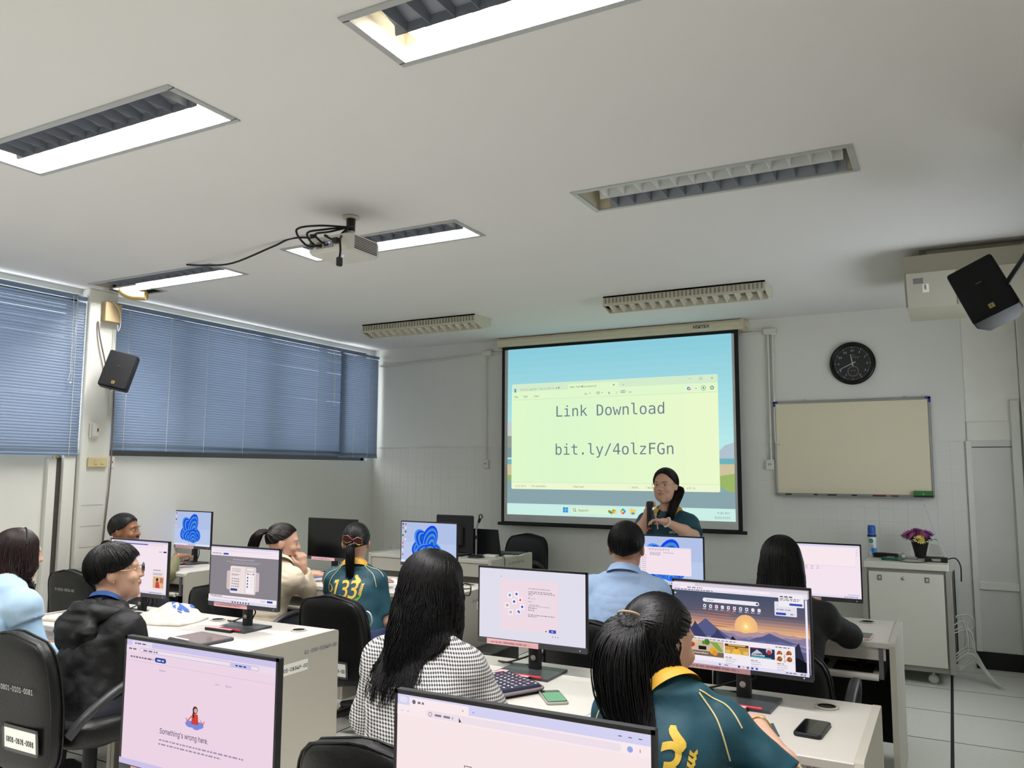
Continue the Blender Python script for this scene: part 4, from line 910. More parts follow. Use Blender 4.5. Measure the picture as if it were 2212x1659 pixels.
# ================================================================ CHAIRS
vinyl = M('black_vinyl', (11, 11, 12), .42, var=.1, vs=12, bump=.12, bs=90, spec=.35)
chalk = M('paint_pen_white', (206, 206, 202), .7)
def se_ring(hx, hy, n=3.2, N=28, cx=0, cy=0, z=0):
    r = []
    for k in range(N):
        a = 2*PI*k/N; c, s = math.cos(a), math.sin(a)
        r.append(Vector((cx+hx*math.copysign(abs(c)**(2/n), c), cy+hy*math.copysign(abs(s)**(2/n), s), z)))
    return r
def chair_proto():
    e = empty('office_chair', (0, 0, 0), cat='chair', group='black vinyl office chairs')
    rings = []; edge = []
    for k in range(19):
        t = k/18; z = .30+.50*t
        u = 2*t-1; sh = (1-abs(u)**(4.5 if u > 0 else 7))**(1/(3.2 if u > 0 else 4)) if abs(u) < 1 else 0
        sh = max(sh, .12); hw = .235*sh*(1-.05*abs(u)); th = .048*max(sh, .35)
        cy = -.30-.05*t+.015*math.sin(PI*t)
        rings.append(se_ring(hw, th, 3.6, 30, 0, cy, z))
    b = MB().loft(rings).build('backrest', vinyl, e)
    for yo in (-.03, .03):
        P = [Vector((r[0].x, r[0].y+yo*.8, r[0].z)) for r in rings[1:]]; P2 = [Vector((-p.x, p.y, p.z)) for p in P[::-1]]
        MB().tube(P+P2, .0045, 6).build('piping', vinyl, b)
    s = []
    for k in range(9):
        t = k/8; z = .36+.10*t; sh = (1-abs(2*t-1)**3)**(1/3) if abs(2*t-1) < 1 else 0
        s.append(se_ring(.235*max(.8+.2*sh, .8), .225*max(.8+.2*sh, .8), 4, 28, 0, .0, z))
    MB().loft(s).build('seat', vinyl, e)
    for sx in (-1, 1):
        pts = spline([(sx*.235, -.26, .44), (sx*.262, -.20, .51), (sx*.272, -.06, .58), (sx*.272, .08, .595), (sx*.27, .14, .56), (sx*.262, .13, .48), (sx*.235, .08, .40)], 5)
        MB().tube(pts, .024, 8, flat=.75).build('armrest', M('arm_plastic', (44, 44, 46), .42), e)
    MB().lathe([(.028, .10), (.028, .34), (.05, .345), (.09, .36)], 14).build('gas_column', blackpl, e)
    for k in range(5):
        a = 2*PI*k/5+.3; c, q = math.cos(a), math.sin(a)
        MB().tube([(0, 0, .115), (c*.15, q*.15, .10), (c*.28, q*.28, .075)], [.03, .026, .018], 8).build('base_leg', blackpl, e)
        MB().lathe([(.012, -.011), (.028, -.011), (.028, .011), (.012, .011)], 12, M4=Matrix.Translation((c*.28, q*.28, .028)) @ Matrix.Rotation(a, 4, 'Z') @ Matrix.Rotation(PI/2, 4, 'X')).tube([(c*.28, q*.28, .028), (c*.28, q*.28, .075)], .010, 6).build('caster', blackpl, e)
    return e
CH = chair_proto()
CHS = [CH]+[copy_tree(CH) for _ in range(9)]; used = [0]
def chair(x, y, rz, label, dz=0.0, num=None, nz=.6, nsz=.05, paper_txt=None, pz=.4, sc=1.0, nx=0.0):
    e = CHS[used[0]]; used[0] += 1
    e.location = (x, y, 0); e.rotation_euler = (0, 0, rz); e['label'] = label; e.scale = (sc, sc, 1+dz)
    back = lambda z: -.348-.05*(z-.30)/.5+.015*math.sin(PI*min(max((z-.3)/.5, 0), 1))-.003
    if num: letters(e, num, (nx, back(nz)-.002, nz), nsz, chalk, (math.radians(5), 0, 0), fnt='sans', align='CENTER', sx=.92)
    if paper_txt:
        p = MB().box(-.10, .10, -.001, 0, -.03, .04).build('paper_label', paper, e, (nx+.02, back(pz)-.001, pz), (math.radians(5), 0, 0))
        MB().box(-.115, .115, -.0012, 0, .04, .052).box(-.115, .115, -.0012, 0, -.042, -.03).box(-.115, -.10, -.0012, 0, -.042, .052).box(.10, .115, -.0012, 0, -.042, .052).build('tape', M('grey_tape', (74, 72, 70), .5), p)
        letters(p, paper_txt, (0, -.0022, -.008), .036, inkblack, fnt='sans', align='CENTER', bold=.014, sx=.78)
    return e
chair(-3.25, 2.29, 0, 'black vinyl office chair numbered 0081 under the person in the black jacket', .08, '0801-0101-0081', .60, .036, '0801-0101-0081', .43, nx=.065)
chair(-3.98, 2.20, 0, 'black vinyl office chair under the woman in the light blue blouse', 0)
chair(-1.42, 2.15, 0, 'black vinyl office chair under the woman in gingham at the bottom edge', -.03)
chair(-0.70, 2.10, 0, 'black vinyl office chair under the near woman in the teal shirt', -.08)
chair(-5.40, 3.92, 0, 'black vinyl office chair of the man in olive by the left wall', .0, '0-0101-0074-00', .66, .036)
chair(-3.97, 3.92, 0, 'black vinyl office chair of the woman in the cream jacket', .0)
chair(-3.08, 3.94, 0, 'black vinyl office chair behind the woman with the bow in her hair', .0, None, .6, .05, '01-005-01846-00', .40)
chair(-1.49, 3.86, 0, 'black vinyl office chair numbered 0073 behind the man in the light blue shirt', .02, '0801-0101-0073', .52, .05)
chair(-0.68, 3.82, 0, 'black vinyl office chair of the long-haired woman at the right', 0, '0801-0101-0070', .52, .05)
chair(-3.72, 6.84, math.radians(176), 'empty black vinyl office chair behind the front desk', .10)
# ================================================================ PEOPLE: distance fields turned into one continuous skin
def vnoise(P, f, seed=0):
    Q = P*f; i = np.floor(Q).astype(np.int64); u = Q-i; u = u*u*(3-2*u)
    def hsh(a, b, c):
        n = (a*73856093) ^ (b*19349663) ^ (c*83492791) ^ (seed*2654435)
        n = (n ^ (n >> 13)) & 0xffff; n = (n*n*60493+n*19990303+1376312589) & 0x7fffffff
        return n/float(0x7fffffff)*2-1
    r = 0
    for dx in (0, 1):
        for dy in (0, 1):
            for dz in (0, 1):
                w = (u[:, 0] if dx else 1-u[:, 0])*(u[:, 1] if dy else 1-u[:, 1])*(u[:, 2] if dz else 1-u[:, 2])
                r = r + w*hsh(i[:, 0]+dx, i[:, 1]+dy, i[:, 2]+dz)
    return r
A3 = lambda p: np.array([p[0], p[1], p[2]], dtype=np.float32)
class Field:
    def __init__(s, lo, hi, h):
        s.lo = A3(lo); s.h = h; s.n = np.ceil((A3(hi)-s.lo)/h).astype(int)+1
        s.d = np.full(tuple(s.n), 9.0, np.float32)
        s.ax = [s.lo[i]+h*np.arange(s.n[i], dtype=np.float32) for i in range(3)]
    def put(s, fn, lo, hi, k=.02, sub=False):
        p = k+3*s.h
        a = np.clip(np.floor((A3(lo)-p-s.lo)/s.h).astype(int), 0, s.n-1); b = np.clip(np.ceil((A3(hi)+p-s.lo)/s.h).astype(int)+1, 1, s.n)
        if np.any(b <= a): return
        X = s.ax[0][a[0]:b[0], None, None]; Y = s.ax[1][None, a[1]:b[1], None]; Z = s.ax[2][None, None, a[2]:b[2]]
        v = fn(X, Y, Z); sl = (slice(a[0], b[0]), slice(a[1], b[1]), slice(a[2], b[2])); o = s.d[sl]
        if sub:
            v = -v; hh = np.maximum(k-np.abs(o-v), 0)/k; s.d[sl] = np.maximum(o, v)+hh*hh*k*.25
        else:
            hh = np.maximum(k-np.abs(o-v), 0)/k; s.d[sl] = np.minimum(o, v)-hh*hh*k*.25
    def cone(s, a, b, ra, rb, k=.02, sub=False, clip=None):
        a, b = A3(a), A3(b); ab = b-a; L2 = float(ab@ab)+1e-9; r = max(ra, rb)
        def fn(X, Y, Z):
            x, y, z = X-a[0], Y-a[1], Z-a[2]
            t = np.clip((x*ab[0]+y*ab[1]+z*ab[2])/L2, 0, 1)
            d = np.sqrt((x-t*ab[0])**2+(y-t*ab[1])**2+(z-t*ab[2])**2)-(ra+(rb-ra)*t)
            if clip:
                q, n = clip; d = np.maximum(d, (X-q[0])*n[0]+(Y-q[1])*n[1]+(Z-q[2])*n[2])
            return d
        s.put(fn, np.minimum(a, b)-r, np.maximum(a, b)+r, k, sub)
    def chain(s, pts, rs, k=.015):
        for i in range(len(pts)-1): s.cone(pts[i], pts[i+1], rs[i], rs[i+1], k)
    def ell(s, c, r, R=None, k=.02, sub=False):
        c = A3(c); R = np.eye(3) if R is None else np.array(R); m = max(r)
        def fn(X, Y, Z):
            x, y, z = X-c[0], Y-c[1], Z-c[2]
            u = (R[0, 0]*x+R[1, 0]*y+R[2, 0]*z)/r[0]; v = (R[0, 1]*x+R[1, 1]*y+R[2, 1]*z)/r[1]; w = (R[0, 2]*x+R[1, 2]*y+R[2, 2]*z)/r[2]
            k0 = np.sqrt(u*u+v*v+w*w); k1 = np.sqrt((u/r[0])**2+(v/r[1])**2+(w/r[2])**2)+1e-6
            return k0*(k0-1)/k1
        s.put(fn, c-m, c+m, k, sub)
    def loft(s, rows, ty, infl=0.0, k=.03, top=0.0):
        """rows: (z, cx, cy, rx, ry) rising; elliptic slices turned by ty"""
        R_ = np.array(rows, dtype=np.float32); zz = R_[:, 0]; c, sn = math.cos(ty), math.sin(ty)
        zf = np.linspace(zz[0], zz[-1], 60); cols = []
        for j in range(1, 5):
            v = np.interp(zf, zz, R_[:, j]); ker = np.ones(7)/7; vp = np.pad(v, 3, mode='edge'); cols.append(np.convolve(vp, ker, 'valid'))
        def fn(X, Y, Z):
            z = np.broadcast_to(Z, Z.shape); cx, cy, rx, ry = [np.interp(z, zf, q).astype(np.float32) for q in cols]
            rx = rx+infl; ry = ry+infl
            x, y = X-cx, Y-cy; u = (x*c+y*sn)/rx; v = (-x*sn+y*c)/ry
            d = (np.sqrt(u*u+v*v)-1)*np.minimum(rx, ry)
            return np.maximum(np.maximum(d, Z-(zz[-1]+infl+top)), (zz[0]-infl)-Z)
        m = float(R_[:, 3:].max())+infl+.02
        s.put(fn, (R_[:, 1].min()-m, R_[:, 2].min()-m, zz[0]-infl), (R_[:, 1].max()+m, R_[:, 2].max()+m, zz[-1]+infl+top), k)
    def surface(s):
        d = s.d; n = np.array(d.shape)-1; sg = d < 0
        c = np.zeros(tuple(n), np.int8)
        for i in (0, 1):
            for j in (0, 1):
                for k in (0, 1): c += sg[i:i+n[0], j:j+n[1], k:k+n[2]]
        act = (c > 0) & (c < 8); cells = np.argwhere(act); N = len(cells)
        idx = np.full(tuple(n), -1, np.int32); idx[act] = np.arange(N)
        acc = np.zeros((N, 3), np.float32); cnt = np.zeros(N, np.float32)
        corner = {}
        for i in (0, 1):
            for j in (0, 1):
                for k in (0, 1): corner[i, j, k] = d[cells[:, 0]+i, cells[:, 1]+j, cells[:, 2]+k]
        for a in corner:
            for ax in range(3):
                if a[ax]: continue
                b = list(a); b[ax] = 1; b = tuple(b); da, db = corner[a], corner[b]; m = (da < 0) != (db < 0)
                t = np.where(m, da/(da-db+1e-12), 0); t = np.clip(t, 0, 1)
                for q in range(3): acc[:, q] += np.where(m, a[q]+(t if q == ax else 0), 0)
                cnt += m
        V = s.lo+s.h*(cells+acc/np.maximum(cnt, 1)[:, None])
        F = []
        for ax in range(3):
            u, w = (ax+1) % 3, (ax+2) % 3
            sl0 = [slice(None)]*3; sl1 = [slice(None)]*3; sl0[ax] = slice(0, -1); sl1[ax] = slice(1, None)
            ch = sg[tuple(sl0)] != sg[tuple(sl1)]; e = np.argwhere(ch)
            ok = (e[:, u] > 0) & (e[:, w] > 0) & (e[:, u] < n[u]) & (e[:, w] < n[w]); e = e[ok]
            if not len(e): continue
            def cell(du, dw):
                q = e.copy(); q[:, u] += du; q[:, w] += dw; return idx[q[:, 0], q[:, 1], q[:, 2]]
            f = np.stack([cell(-1, -1), cell(0, -1), cell(0, 0), cell(-1, 0)], 1)
            neg = sg[e[:, 0], e[:, 1], e[:, 2]]; f[~neg] = f[~neg][:, ::-1]; F.append(f)
        F = np.concatenate(F); F = F[(F >= 0).all(1)]
        return V, F
def np_mesh(name, V, F, mats, mi=None):
    me = bpy.data.meshes.new(name); me.vertices.add(len(V)); me.vertices.foreach_set('co', np.ascontiguousarray(V, dtype=np.float32).ravel())
    k = F.shape[1]; me.loops.add(len(F)*k); me.loops.foreach_set('vertex_index', F.astype(np.int32).ravel())
    me.polygons.add(len(F)); me.polygons.foreach_set('loop_start', np.arange(0, len(F)*k, k, dtype=np.int32))
    try: me.polygons.foreach_set('loop_total', np.full(len(F), k, dtype=np.int32))
    except Exception: pass
    me.polygons.foreach_set('use_smooth', np.ones(len(F), dtype=bool))
    for m in mats: me.materials.append(m)
    if mi is not None: me.polygons.foreach_set('material_index', mi.astype(np.int32))
    me.update(calc_edges=True); me.validate(); return me
def relax(V, F, it=2, lam=.5):
    n = len(V); e = np.concatenate([F[:, [0, 1]], F[:, [1, 2]], F[:, [2, 3]], F[:, [3, 0]]]); V = V.astype(np.float64)
    deg = np.bincount(e.ravel(), minlength=n).astype(float); deg[deg == 0] = 1
    for _ in range(it):
        S = np.zeros((n, 3))
        for q in range(3): S[:, q] = np.bincount(e[:, 0], V[e[:, 1], q], n)+np.bincount(e[:, 1], V[e[:, 0], q], n)
        V = V+lam*(S/deg[:, None]-V)
    return V
def vnormals(V, F):
    fn = np.cross(V[F[:, 2]]-V[F[:, 0]], V[F[:, 3]]-V[F[:, 1]]); N = np.zeros_like(V)
    for c in range(4):
        for q in range(3): N[:, q] += np.bincount(F[:, c], fn[:, q], len(V))
    return N/(np.linalg.norm(N, axis=1)[:, None]+1e-9)

skin_a = M('skin_light', (206, 164, 140), .55, var=.06, vs=20, spec=.35); skin_b = M('skin_tan', (160, 112, 86), .55, var=.06, vs=20, spec=.35); skin_c = M('skin_mid', (188, 140, 114), .55, var=.06, vs=20, spec=.35)
lipm = M('lips', (180, 120, 106), .5); eyew = M('eye_white', (196, 186, 178), .5); iris = M('iris_dark', (30, 22, 18), .2)
def hairmat(name, rgb, rough=.46):
    if name in MATS: return MATS[name]
    m = M(name, rgb, rough, spec=.30, var=.35, vs=40); return m
hair_k = hairmat('hair_black', (10, 9, 10)); hair_b = hairmat('hair_dark_brown', (22, 15, 14)); hair_r = hairmat('hair_brown', (34, 21, 19))

def eul(yaw, pitch=0, roll=0):
    """columns: right, face, up of a head turned by yaw (0 = towards the front wall), pitch up positive"""
    return np.array((Matrix.Rotation(yaw, 3, 'Z') @ Matrix.Rotation(pitch, 3, 'X') @ Matrix.Rotation(roll, 3, 'Y')))
def hand(F, wrist, d, nrm, side, curl=(.5, .5, .5, .5), thumb=.4, s=1.0, spread=.06, k=.006):
    """palm, four unequal fingers bent towards the palm normal, thumb on the side"""
    d = Vector(d).normalized(); nrm = Vector(nrm); nrm = (nrm-d*nrm.dot(d)).normalized(); ac = d.cross(nrm)*side; w = Vector(wrist)
    F.cone(w, w+d*.03*s, .024*s, .027*s, .01)
    for q in (-.026, -.009, .009, .026): F.cone(w+d*.02*s+ac*q*.7*s, w+d*.08*s+ac*q*s, .0135*s, .0115*s, .012)
    L = (.066, .076, .072, .056)
    for i, q in enumerate((.027, .009, -.009, -.026)):
        p = w+d*.080*s+ac*q*s; a = 0.0; dd = (d+ac*spread*(1.5-i)).normalized()
        r = (.0095, .0098, .0094, .0082)[i]*s
        for j, fr in enumerate((.45, .32, .23)):
            a += curl[i]*(.75 if j == 0 else .95); dv = dd*math.cos(a)+nrm*math.sin(a); q2 = p+dv*L[i]*fr*s
            F.cone(p, q2, r*(1-.08*j), r*(.93-.08*j), k); p = q2
    p = w+d*.028*s+ac*.024*s; dv = (d*.62+ac*.75+nrm*.25*thumb).normalized()
    q = p+dv*.034*s; F.cone(p, q, .0145*s, .012*s, .010); dv = (d*.85+ac*(.35-.3*thumb)+nrm*thumb*.9).normalized(); q2 = q+dv*.030*s; F.cone(q, q2, .0115*s, .0105*s, .007); q3 = q2+(dv+nrm*thumb*.3).normalized()*.022*s; F.cone(q2, q3, .0102*s, .0085*s, .007)

class Person: pass
def person(label, base, hip, sh, sw, head, hs=1.0, hy=0, hp=0, hr=0, ty=0, arms=None, bulk=1.0, skin=None, h=.0072, round_face=0.0, stand=False, legs=None):
    """hip, sh (mid shoulder), head (ear level) and arm joints are world points; the body is one field"""
    P = Person(); e = empty('person', (base[0], base[1], 0), label=label, cat='person'); P.e = e; O = np.array([base[0], base[1], 0.0])
    W = lambda p: np.array(p, dtype=float)-O
    hip, sh, C = W(hip), W(sh), W(head); P.sh, P.C, P.hip, P.O = sh, C, hip, O
    Rh = eul(hy, hp, hr); P.R = Rh; P.hs = hs; HL = lambda x, y, z: C+Rh@(np.array([x, y, z])*hs); P.HL = HL
    ct, st = math.cos(ty), math.sin(ty); ax = np.array([ct, st, 0]); fwd = np.array([-st, ct, 0]); P.ax, P.fwd = ax, fwd
    dr_ = np.array([0, 0, .048]); Ls, Rs = sh-ax*sw-dr_, sh+ax*sw-dr_
    arms = [(W(a[0]), W(a[1])) + tuple(a[2:]) for a in arms]      # left, right: elbow, wrist, hand direction, palm normal, curl, thumb
    P.arms = arms; P.S = (Ls, Rs)
    if legs is None:
        if stand: legs = [(hip-ax*.09, np.array([hip[0]-ax[0]*.10, hip[1]-.02, .47]), np.array([hip[0]-ax[0]*.10, hip[1]+.02, .09])), (hip+ax*.09, np.array([hip[0]+ax[0]*.10, hip[1]-.02, .47]), np.array([hip[0]+ax[0]*.10, hip[1]+.02, .09]))]
        else: legs = [(hip-ax*.09, hip-ax*.11+fwd*.40+np.array([0, 0, .02]), (hip-ax*.11+fwd*.38)*np.array([1, 1, 0])+np.array([0, 0, .09])), (hip+ax*.09, hip+ax*.11+fwd*.40+np.array([0, 0, .02]), (hip+ax*.11+fwd*.38)*np.array([1, 1, 0])+np.array([0, 0, .09]))]
    P.legs = legs
    b = bulk; z0, z1 = hip[2], sh[2]
    lerp = lambda t: hip+(sh-hip)*t
    rows = []
    for t, rx, ry, back in ((-.16, .13, .11, 0), (0, .168, .125, 0), (.2, .155, .118, 0), (.42, .142, .108, .0), (.62, .152, .114, .0), (.78, .156, .110, -.005), (.88, .138, .092, -.008), (.96, .100, .070, -.008), (1.02, .066, .052, -.008)):
        q = lerp(t)+fwd*(.0+back); rows.append((q[2], q[0], q[1], rx*b*(sw+.02)/.168, ry*b))
    P.rows = rows; P.b = b
    lo = np.min([hip, sh, C]+[x for a in arms for x in a[:2]]+[x for l in legs for x in l], 0)-.26; hi = np.max([hip, sh, C]+[x for a in arms for x in a[:2]]+[x for l in legs for x in l], 0)+.26
    lo[2] = -.01; hi[2] = C[2]+.16
    P.lo, P.hi = lo, hi
    F = Field(lo, hi, h); up = np.array([0, 0, 1.0])
    F.loft(rows, ty, -.004, .03)
    nb = sh+up*.012-fwd*.008; nt = HL(0, -.025, -.055); P.nb, P.nt = nb, nt
    for s in (Ls, Rs): F.cone(nb+up*.01, s-up*.012, .046*b, .050*b, .04); F.cone(s-up*.015, s-up*.03, .052*b, .05*b, .03)
    F.cone(nb-up*.03, nt, .056, .050, .03)
    # head
    F.ell(HL(0, -.012, .028), (.076*hs, .096*hs, .088*hs), Rh, .02)
    F.ell(HL(0, .026, -.034), ((.060+.008*round_face)*hs, .066*hs, .080*hs), Rh, .03)
    F.ell(HL(0, .034, -.072), ((.046+.016*round_face)*hs, .048*hs, (.044+.004*round_face)*hs), Rh, .02)
    F.cone(HL(0, .070, -.100), HL(0, .072, -.094), .018*hs, .017*hs, .018)
    F.ell(HL(0, .074, .026), (.050*hs, .016*hs, .012*hs), Rh, .014)
    for s in (-1, 1):
        F.ell(HL(s*.031, .096, .006), (.017*hs, .009*hs, .009*hs), Rh, .008, True)
        F.ell(HL(s*.040, .066, -.028), (.022*hs, .020*hs, .020*hs), Rh, .016)
        F.ell(HL(s*.076, -.010, -.006), (.009*hs, .021*hs, .031*hs), eul(hy+s*.35, hp, hr), .006)
    F.cone(HL(0, .087, .010), HL(0, .102, -.024), .007*hs, .0115*hs, .012)
    for s in (-1, 1): F.ell(HL(s*.011, .094, -.026), (.0085*hs, .010*hs, .008*hs), Rh, .006)
    F.ell(HL(0, .0905, -.050), (.023*hs, .010*hs, .0055*hs), Rh, .004); F.ell(HL(0, .0885, -.0605), (.019*hs, .010*hs, .0065*hs), Rh, .004)
    # arms and hands
    for s, S, a in ((-1, Ls, arms[0]), (1, Rs, arms[1])):
        el, wr = a[0], a[1]; m = S*.5+el*.5
        F.cone(S-up*.015, m, .047*b, .044*b, .03); F.cone(m, el, .044*b, .036*b, .015); m2 = el*.65+wr*.35
        F.cone(el, m2, .037*b, .038*b, .02); F.cone(m2, wr, .038*b, .024, .02)
        d = a[2] if len(a) > 2 and a[2] is not None else (wr-el); nr = a[3] if len(a) > 3 and a[3] is not None else (0, 0, -1)
        hand(F, wr, d, nr, s, *(a[4:6] if len(a) > 4 else ((.35, .38, .42, .46), .3)), s=.96)
    for (a, k_, f) in legs:
        F.cone(a, k_, .085*b, .062*b, .04); F.cone(k_, k_*.6+f*.4, .060*b, .056*b, .03); F.cone(k_*.6+f*.4, f, .056*b, .040, .03)
        tf = f+fwd*.13; tf[2] = .03; F.cone(np.array([f[0], f[1], .05]), tf, .042, .032, .02)
    V, Q = F.surface(); V = relax(V, Q, 1, .3)
    mi = np.zeros(len(Q)); cen = V[Q].mean(1); loc = ((cen-C)@Rh)/hs
    lip = (np.abs(loc[:, 0]) < .025) & (loc[:, 1] > .085) & (np.abs(loc[:, 2]+.0555) < .0092-np.abs(loc[:, 0])*.25); mi[lip] = 1
    link_mesh('body', np_mesh('body', V, Q, [skin or skin_a, lipm]), e).data.polygons.foreach_set('material_index', mi.astype(np.int32))
    P.skin = skin or skin_a
    for s in (-1, 1):
        ey = MB(); c = HL(s*.031, .0735, .005); ey.ball(c, (.0122*hs, .0122*hs, .0085*hs), 12, 8, 0); c2 = HL(s*.031, .0806, .005); ey.ball(c2, (.0062*hs,)*3, 10, 6, 1)
        ey.build('eye', [eyew, iris], e)
    return P
def garment(P, name, mat, sleeve=1.0, infl=.010, bottom=None, h=.008, wr=.0035, fold=.006, neck=.064, sleeve_infl=None, legs=False, seed=1, neck_low=.0, waist=True, extra=None):
    """cloth shell grown from the same joints, with folds; sleeve = share of the arm it covers (1 = to the elbow, 2 = to the wrist)"""
    F = Field(P.lo-.03, P.hi+.03, h); up = np.array([0, 0, 1.0]); b = P.b; si = infl if sleeve_infl is None else sleeve_infl
    ty = math.atan2(P.ax[1], P.ax[0])
    if not legs:
        rows = [r for r in P.rows]
        if bottom is not None:
            rows = [r for r in rows if r[0] > bottom]; r0 = rows[0]; rows = [(bottom, r0[1], r0[2], r0[3]*1.02, r0[4]*1.02)]+rows
        F.loft(rows, ty, infl, .03)
        for S, a in zip(P.S, P.arms):
            F.cone(P.nb+up*.004, S-up*.012, .042*b+infl, .050*b+infl, .04); F.cone(S-up*.015, S-up*.03, .052*b+infl, .05*b+infl, .03)
            el, wrp = a[0], a[1]; t = min(sleeve, 1.0)
            end = (S-up*.015)*(1-t)+el*t; n = (el-S); n = n/np.linalg.norm(n)
            F.cone(S-up*.015, end if sleeve < 1 else el, .047*b+si, (.047-.009*t)*b+si*1.25, .03, clip=(end, n) if sleeve < 1 else None)
            if sleeve > 1:
                t2 = sleeve-1; en2 = el*(1-t2)+wrp*t2; n2 = (wrp-el)/np.linalg.norm(wrp-el)
                F.cone(el, wrp, .039*b+si*1.15, .026*b+si*1.1, .025, clip=(en2, n2))
        if neck: F.cone(P.nb-up*.02+P.fwd*neck_low, P.nt+up*.02, neck, neck, .01, sub=True)
        if extra: extra(F)
    else:
        for (a, k_, f) in P.legs:
            F.cone(a, k_, .085*b+infl, .062*b+infl, .04); F.cone(k_, f, .062*b+infl, .048*b+infl*1.5, .03)
        F.loft([r for r in P.rows if r[0] < P.hip[2]+.16], ty, infl*.55, .04)
    V, Q = F.surface(); V = relax(V, Q, 2, .5); N = vnormals(V, Q)
    W = V*np.array([1.0, 1.0, .45]); d = fold*vnoise(W, 9.0, seed)+wr*vnoise(V*np.array([1.3, 1, .8]), 24.0, seed+5)
    d += fold*.6*np.abs(vnoise((V+.02*vnoise(V, 6, seed+3)[:, None])*np.array([.6, .6, 1.6]), 16.0, seed+9))
    V = V+N*(d*.8)[:, None]
    o = link_mesh(name, np_mesh(name, V, Q, [mat]), P.e)
    if not legs: P.V, P.Q = V, Q
    return o
def bvh_of(P): return BVHTree.FromPolygons([Vector(map(float, v)) for v in P.V], [tuple(map(int, q)) for q in P.Q])
def decal(P, bvh, shapes, origin, ux, uy, mats, name, off=.0025, cell=.012):
    """flat print laid onto the cloth: shapes = (verts2d, faces, material index)"""
    ux, uy = Vector(ux).normalized(), Vector(uy).normalized(); n = ux.cross(uy).normalized(); O_ = Vector(origin)
    bm = bmesh.new(); 
    for (vs, fs, mi) in shapes:
        q = [bm.verts.new((x, y, 0)) for x, y in vs]
        for f in fs:
            try: fc = bm.faces.new([q[i] for i in f]); fc.material_index = mi
            except Exception: pass
    xs_ = [v.co.x for v in bm.verts]; ys_ = [v.co.y for v in bm.verts]
    for a, vals in ((0, xs_), (1, ys_)):
        t = min(vals)+cell
        while t < max(vals):
            co = Vector((t, 0, 0)) if a == 0 else Vector((0, t, 0)); no = Vector((1, 0, 0)) if a == 0 else Vector((0, 1, 0))
            bmesh.ops.bisect_plane(bm, geom=bm.verts[:]+bm.edges[:]+bm.faces[:], plane_co=co, plane_no=no); t += cell
    dead = []
    for v in bm.verts:
        p = O_+ux*v.co.x+uy*v.co.y; hit = bvh.ray_cast(p+n*.25, -n)
        if hit[0] is None: dead.append(v); continue
        nn = hit[1] if hit[1].dot(n) > 0 else -hit[1]
        v.co = hit[0]+nn*off
    bmesh.ops.delete(bm, geom=dead, context='VERTS')
    me = bpy.data.meshes.new(name); bm.to_mesh(me); bm.free()
    for m in mats: me.materials.append(m)
    return link_mesh(name, me, P.e)
def line_on(P, bvh, pts, r, mat, name, dirn):
    """piping laid over the cloth along points found by casting in direction dirn"""
    out = []
    for p in spline(pts, 8):
        hit = bvh.ray_cast(Vector(p)-Vector(dirn)*.25, Vector(dirn))
        if hit[0] is not None: out.append(hit[0]+(hit[1] if hit[1].dot(Vector(dirn)) < 0 else -hit[1])*.001)
    if len(out) > 2: return MB().tube(out, r, 5).build(name, mat, P.e)
def collar(P, mat, r=.064, hgt=.042, drop=.0, flare=.012, name='collar', gap=.55, z0=.0):
    """standing and folded shirt collar round the neck, open at the front"""
    a, b = P.nb, P.nt; d = (b-a)/np.linalg.norm(b-a); u = np.cross(P.fwd, d); u /= np.linalg.norm(u); w = np.cross(d, u)
    mb = MB(); n = 36; rows = []
    prof = [(r-.004, .0), (r-.002, hgt*.6), (r+.001, hgt), (r+.007, hgt+.001), (r+flare+.006, hgt*.45), (r+flare+.012, -drop)]
    for k in range(n+1):
        t = -PI+gap*.5+(2*PI-gap)*k/n    # angle from the back, open at the front
        rr = []
        for (q, z) in prof:
            z2 = z+.010*math.cos(t)+z0
            rr.append(Vector(a+(u*math.sin(t)*1.02-w*math.cos(t)*.96)*q+d*z2))
        rows.append(rr)
    mb.loft(rows, cap=False, close=False); return mb.build(name, mat, P.e)

# ---------------------------------------------------------------- hair
def ellp(P, th, ph, k=1.0):
    """point on the skull; th from the crown, ph from the face (right positive)"""
    a, b, c = .0785*k, .0985*k, .0905*k
    return np.array([a*math.sin(th)*math.sin(ph), -.012+b*math.sin(th)*math.cos(ph), .028+c*math.cos(th)])
def cap(P, mat, line, k=1.03, name='hair', n=40, m=14):
    rows = []
    for i in range(m+1):
        r = []
        for j in range(n):
            ph = -PI+2*PI*j/n; t = line(ph)*i/m
            r.append(Vector(P.HL(*ellp(P, max(t, .02), ph, k))))
        rows.append(r)
    inner = []
    for j in range(n):
        ph = -PI+2*PI*j/n; inner.append(Vector(P.HL(*ellp(P, line(ph), ph, .97))))
    return MB().loft(rows+[inner], cap=False)
def deg(*p):
    xs_ = [math.radians(q) for q in p[0::2]]; ys_ = [math.radians(q) for q in p[1::2]]
    return lambda ph: float(np.interp(abs(ph), xs_, ys_))
def push(bvh, p, o=.006):
    if bvh is None: return p
    q = Vector([float(v) for v in p]); h = bvh.find_nearest(q, .12)
    if h[0] is None: return p
    if (q-h[0]).dot(h[1]) < o: q = h[0]+h[1]*o; return np.array(q)
    return p
def strand(mb, pts, r, tip=.25, n=3):
    k = len(pts)-1; mb.tube(pts, [r*(1-(1-tip)*(i/k)**2) for i in range(k+1)], n, cap=False)
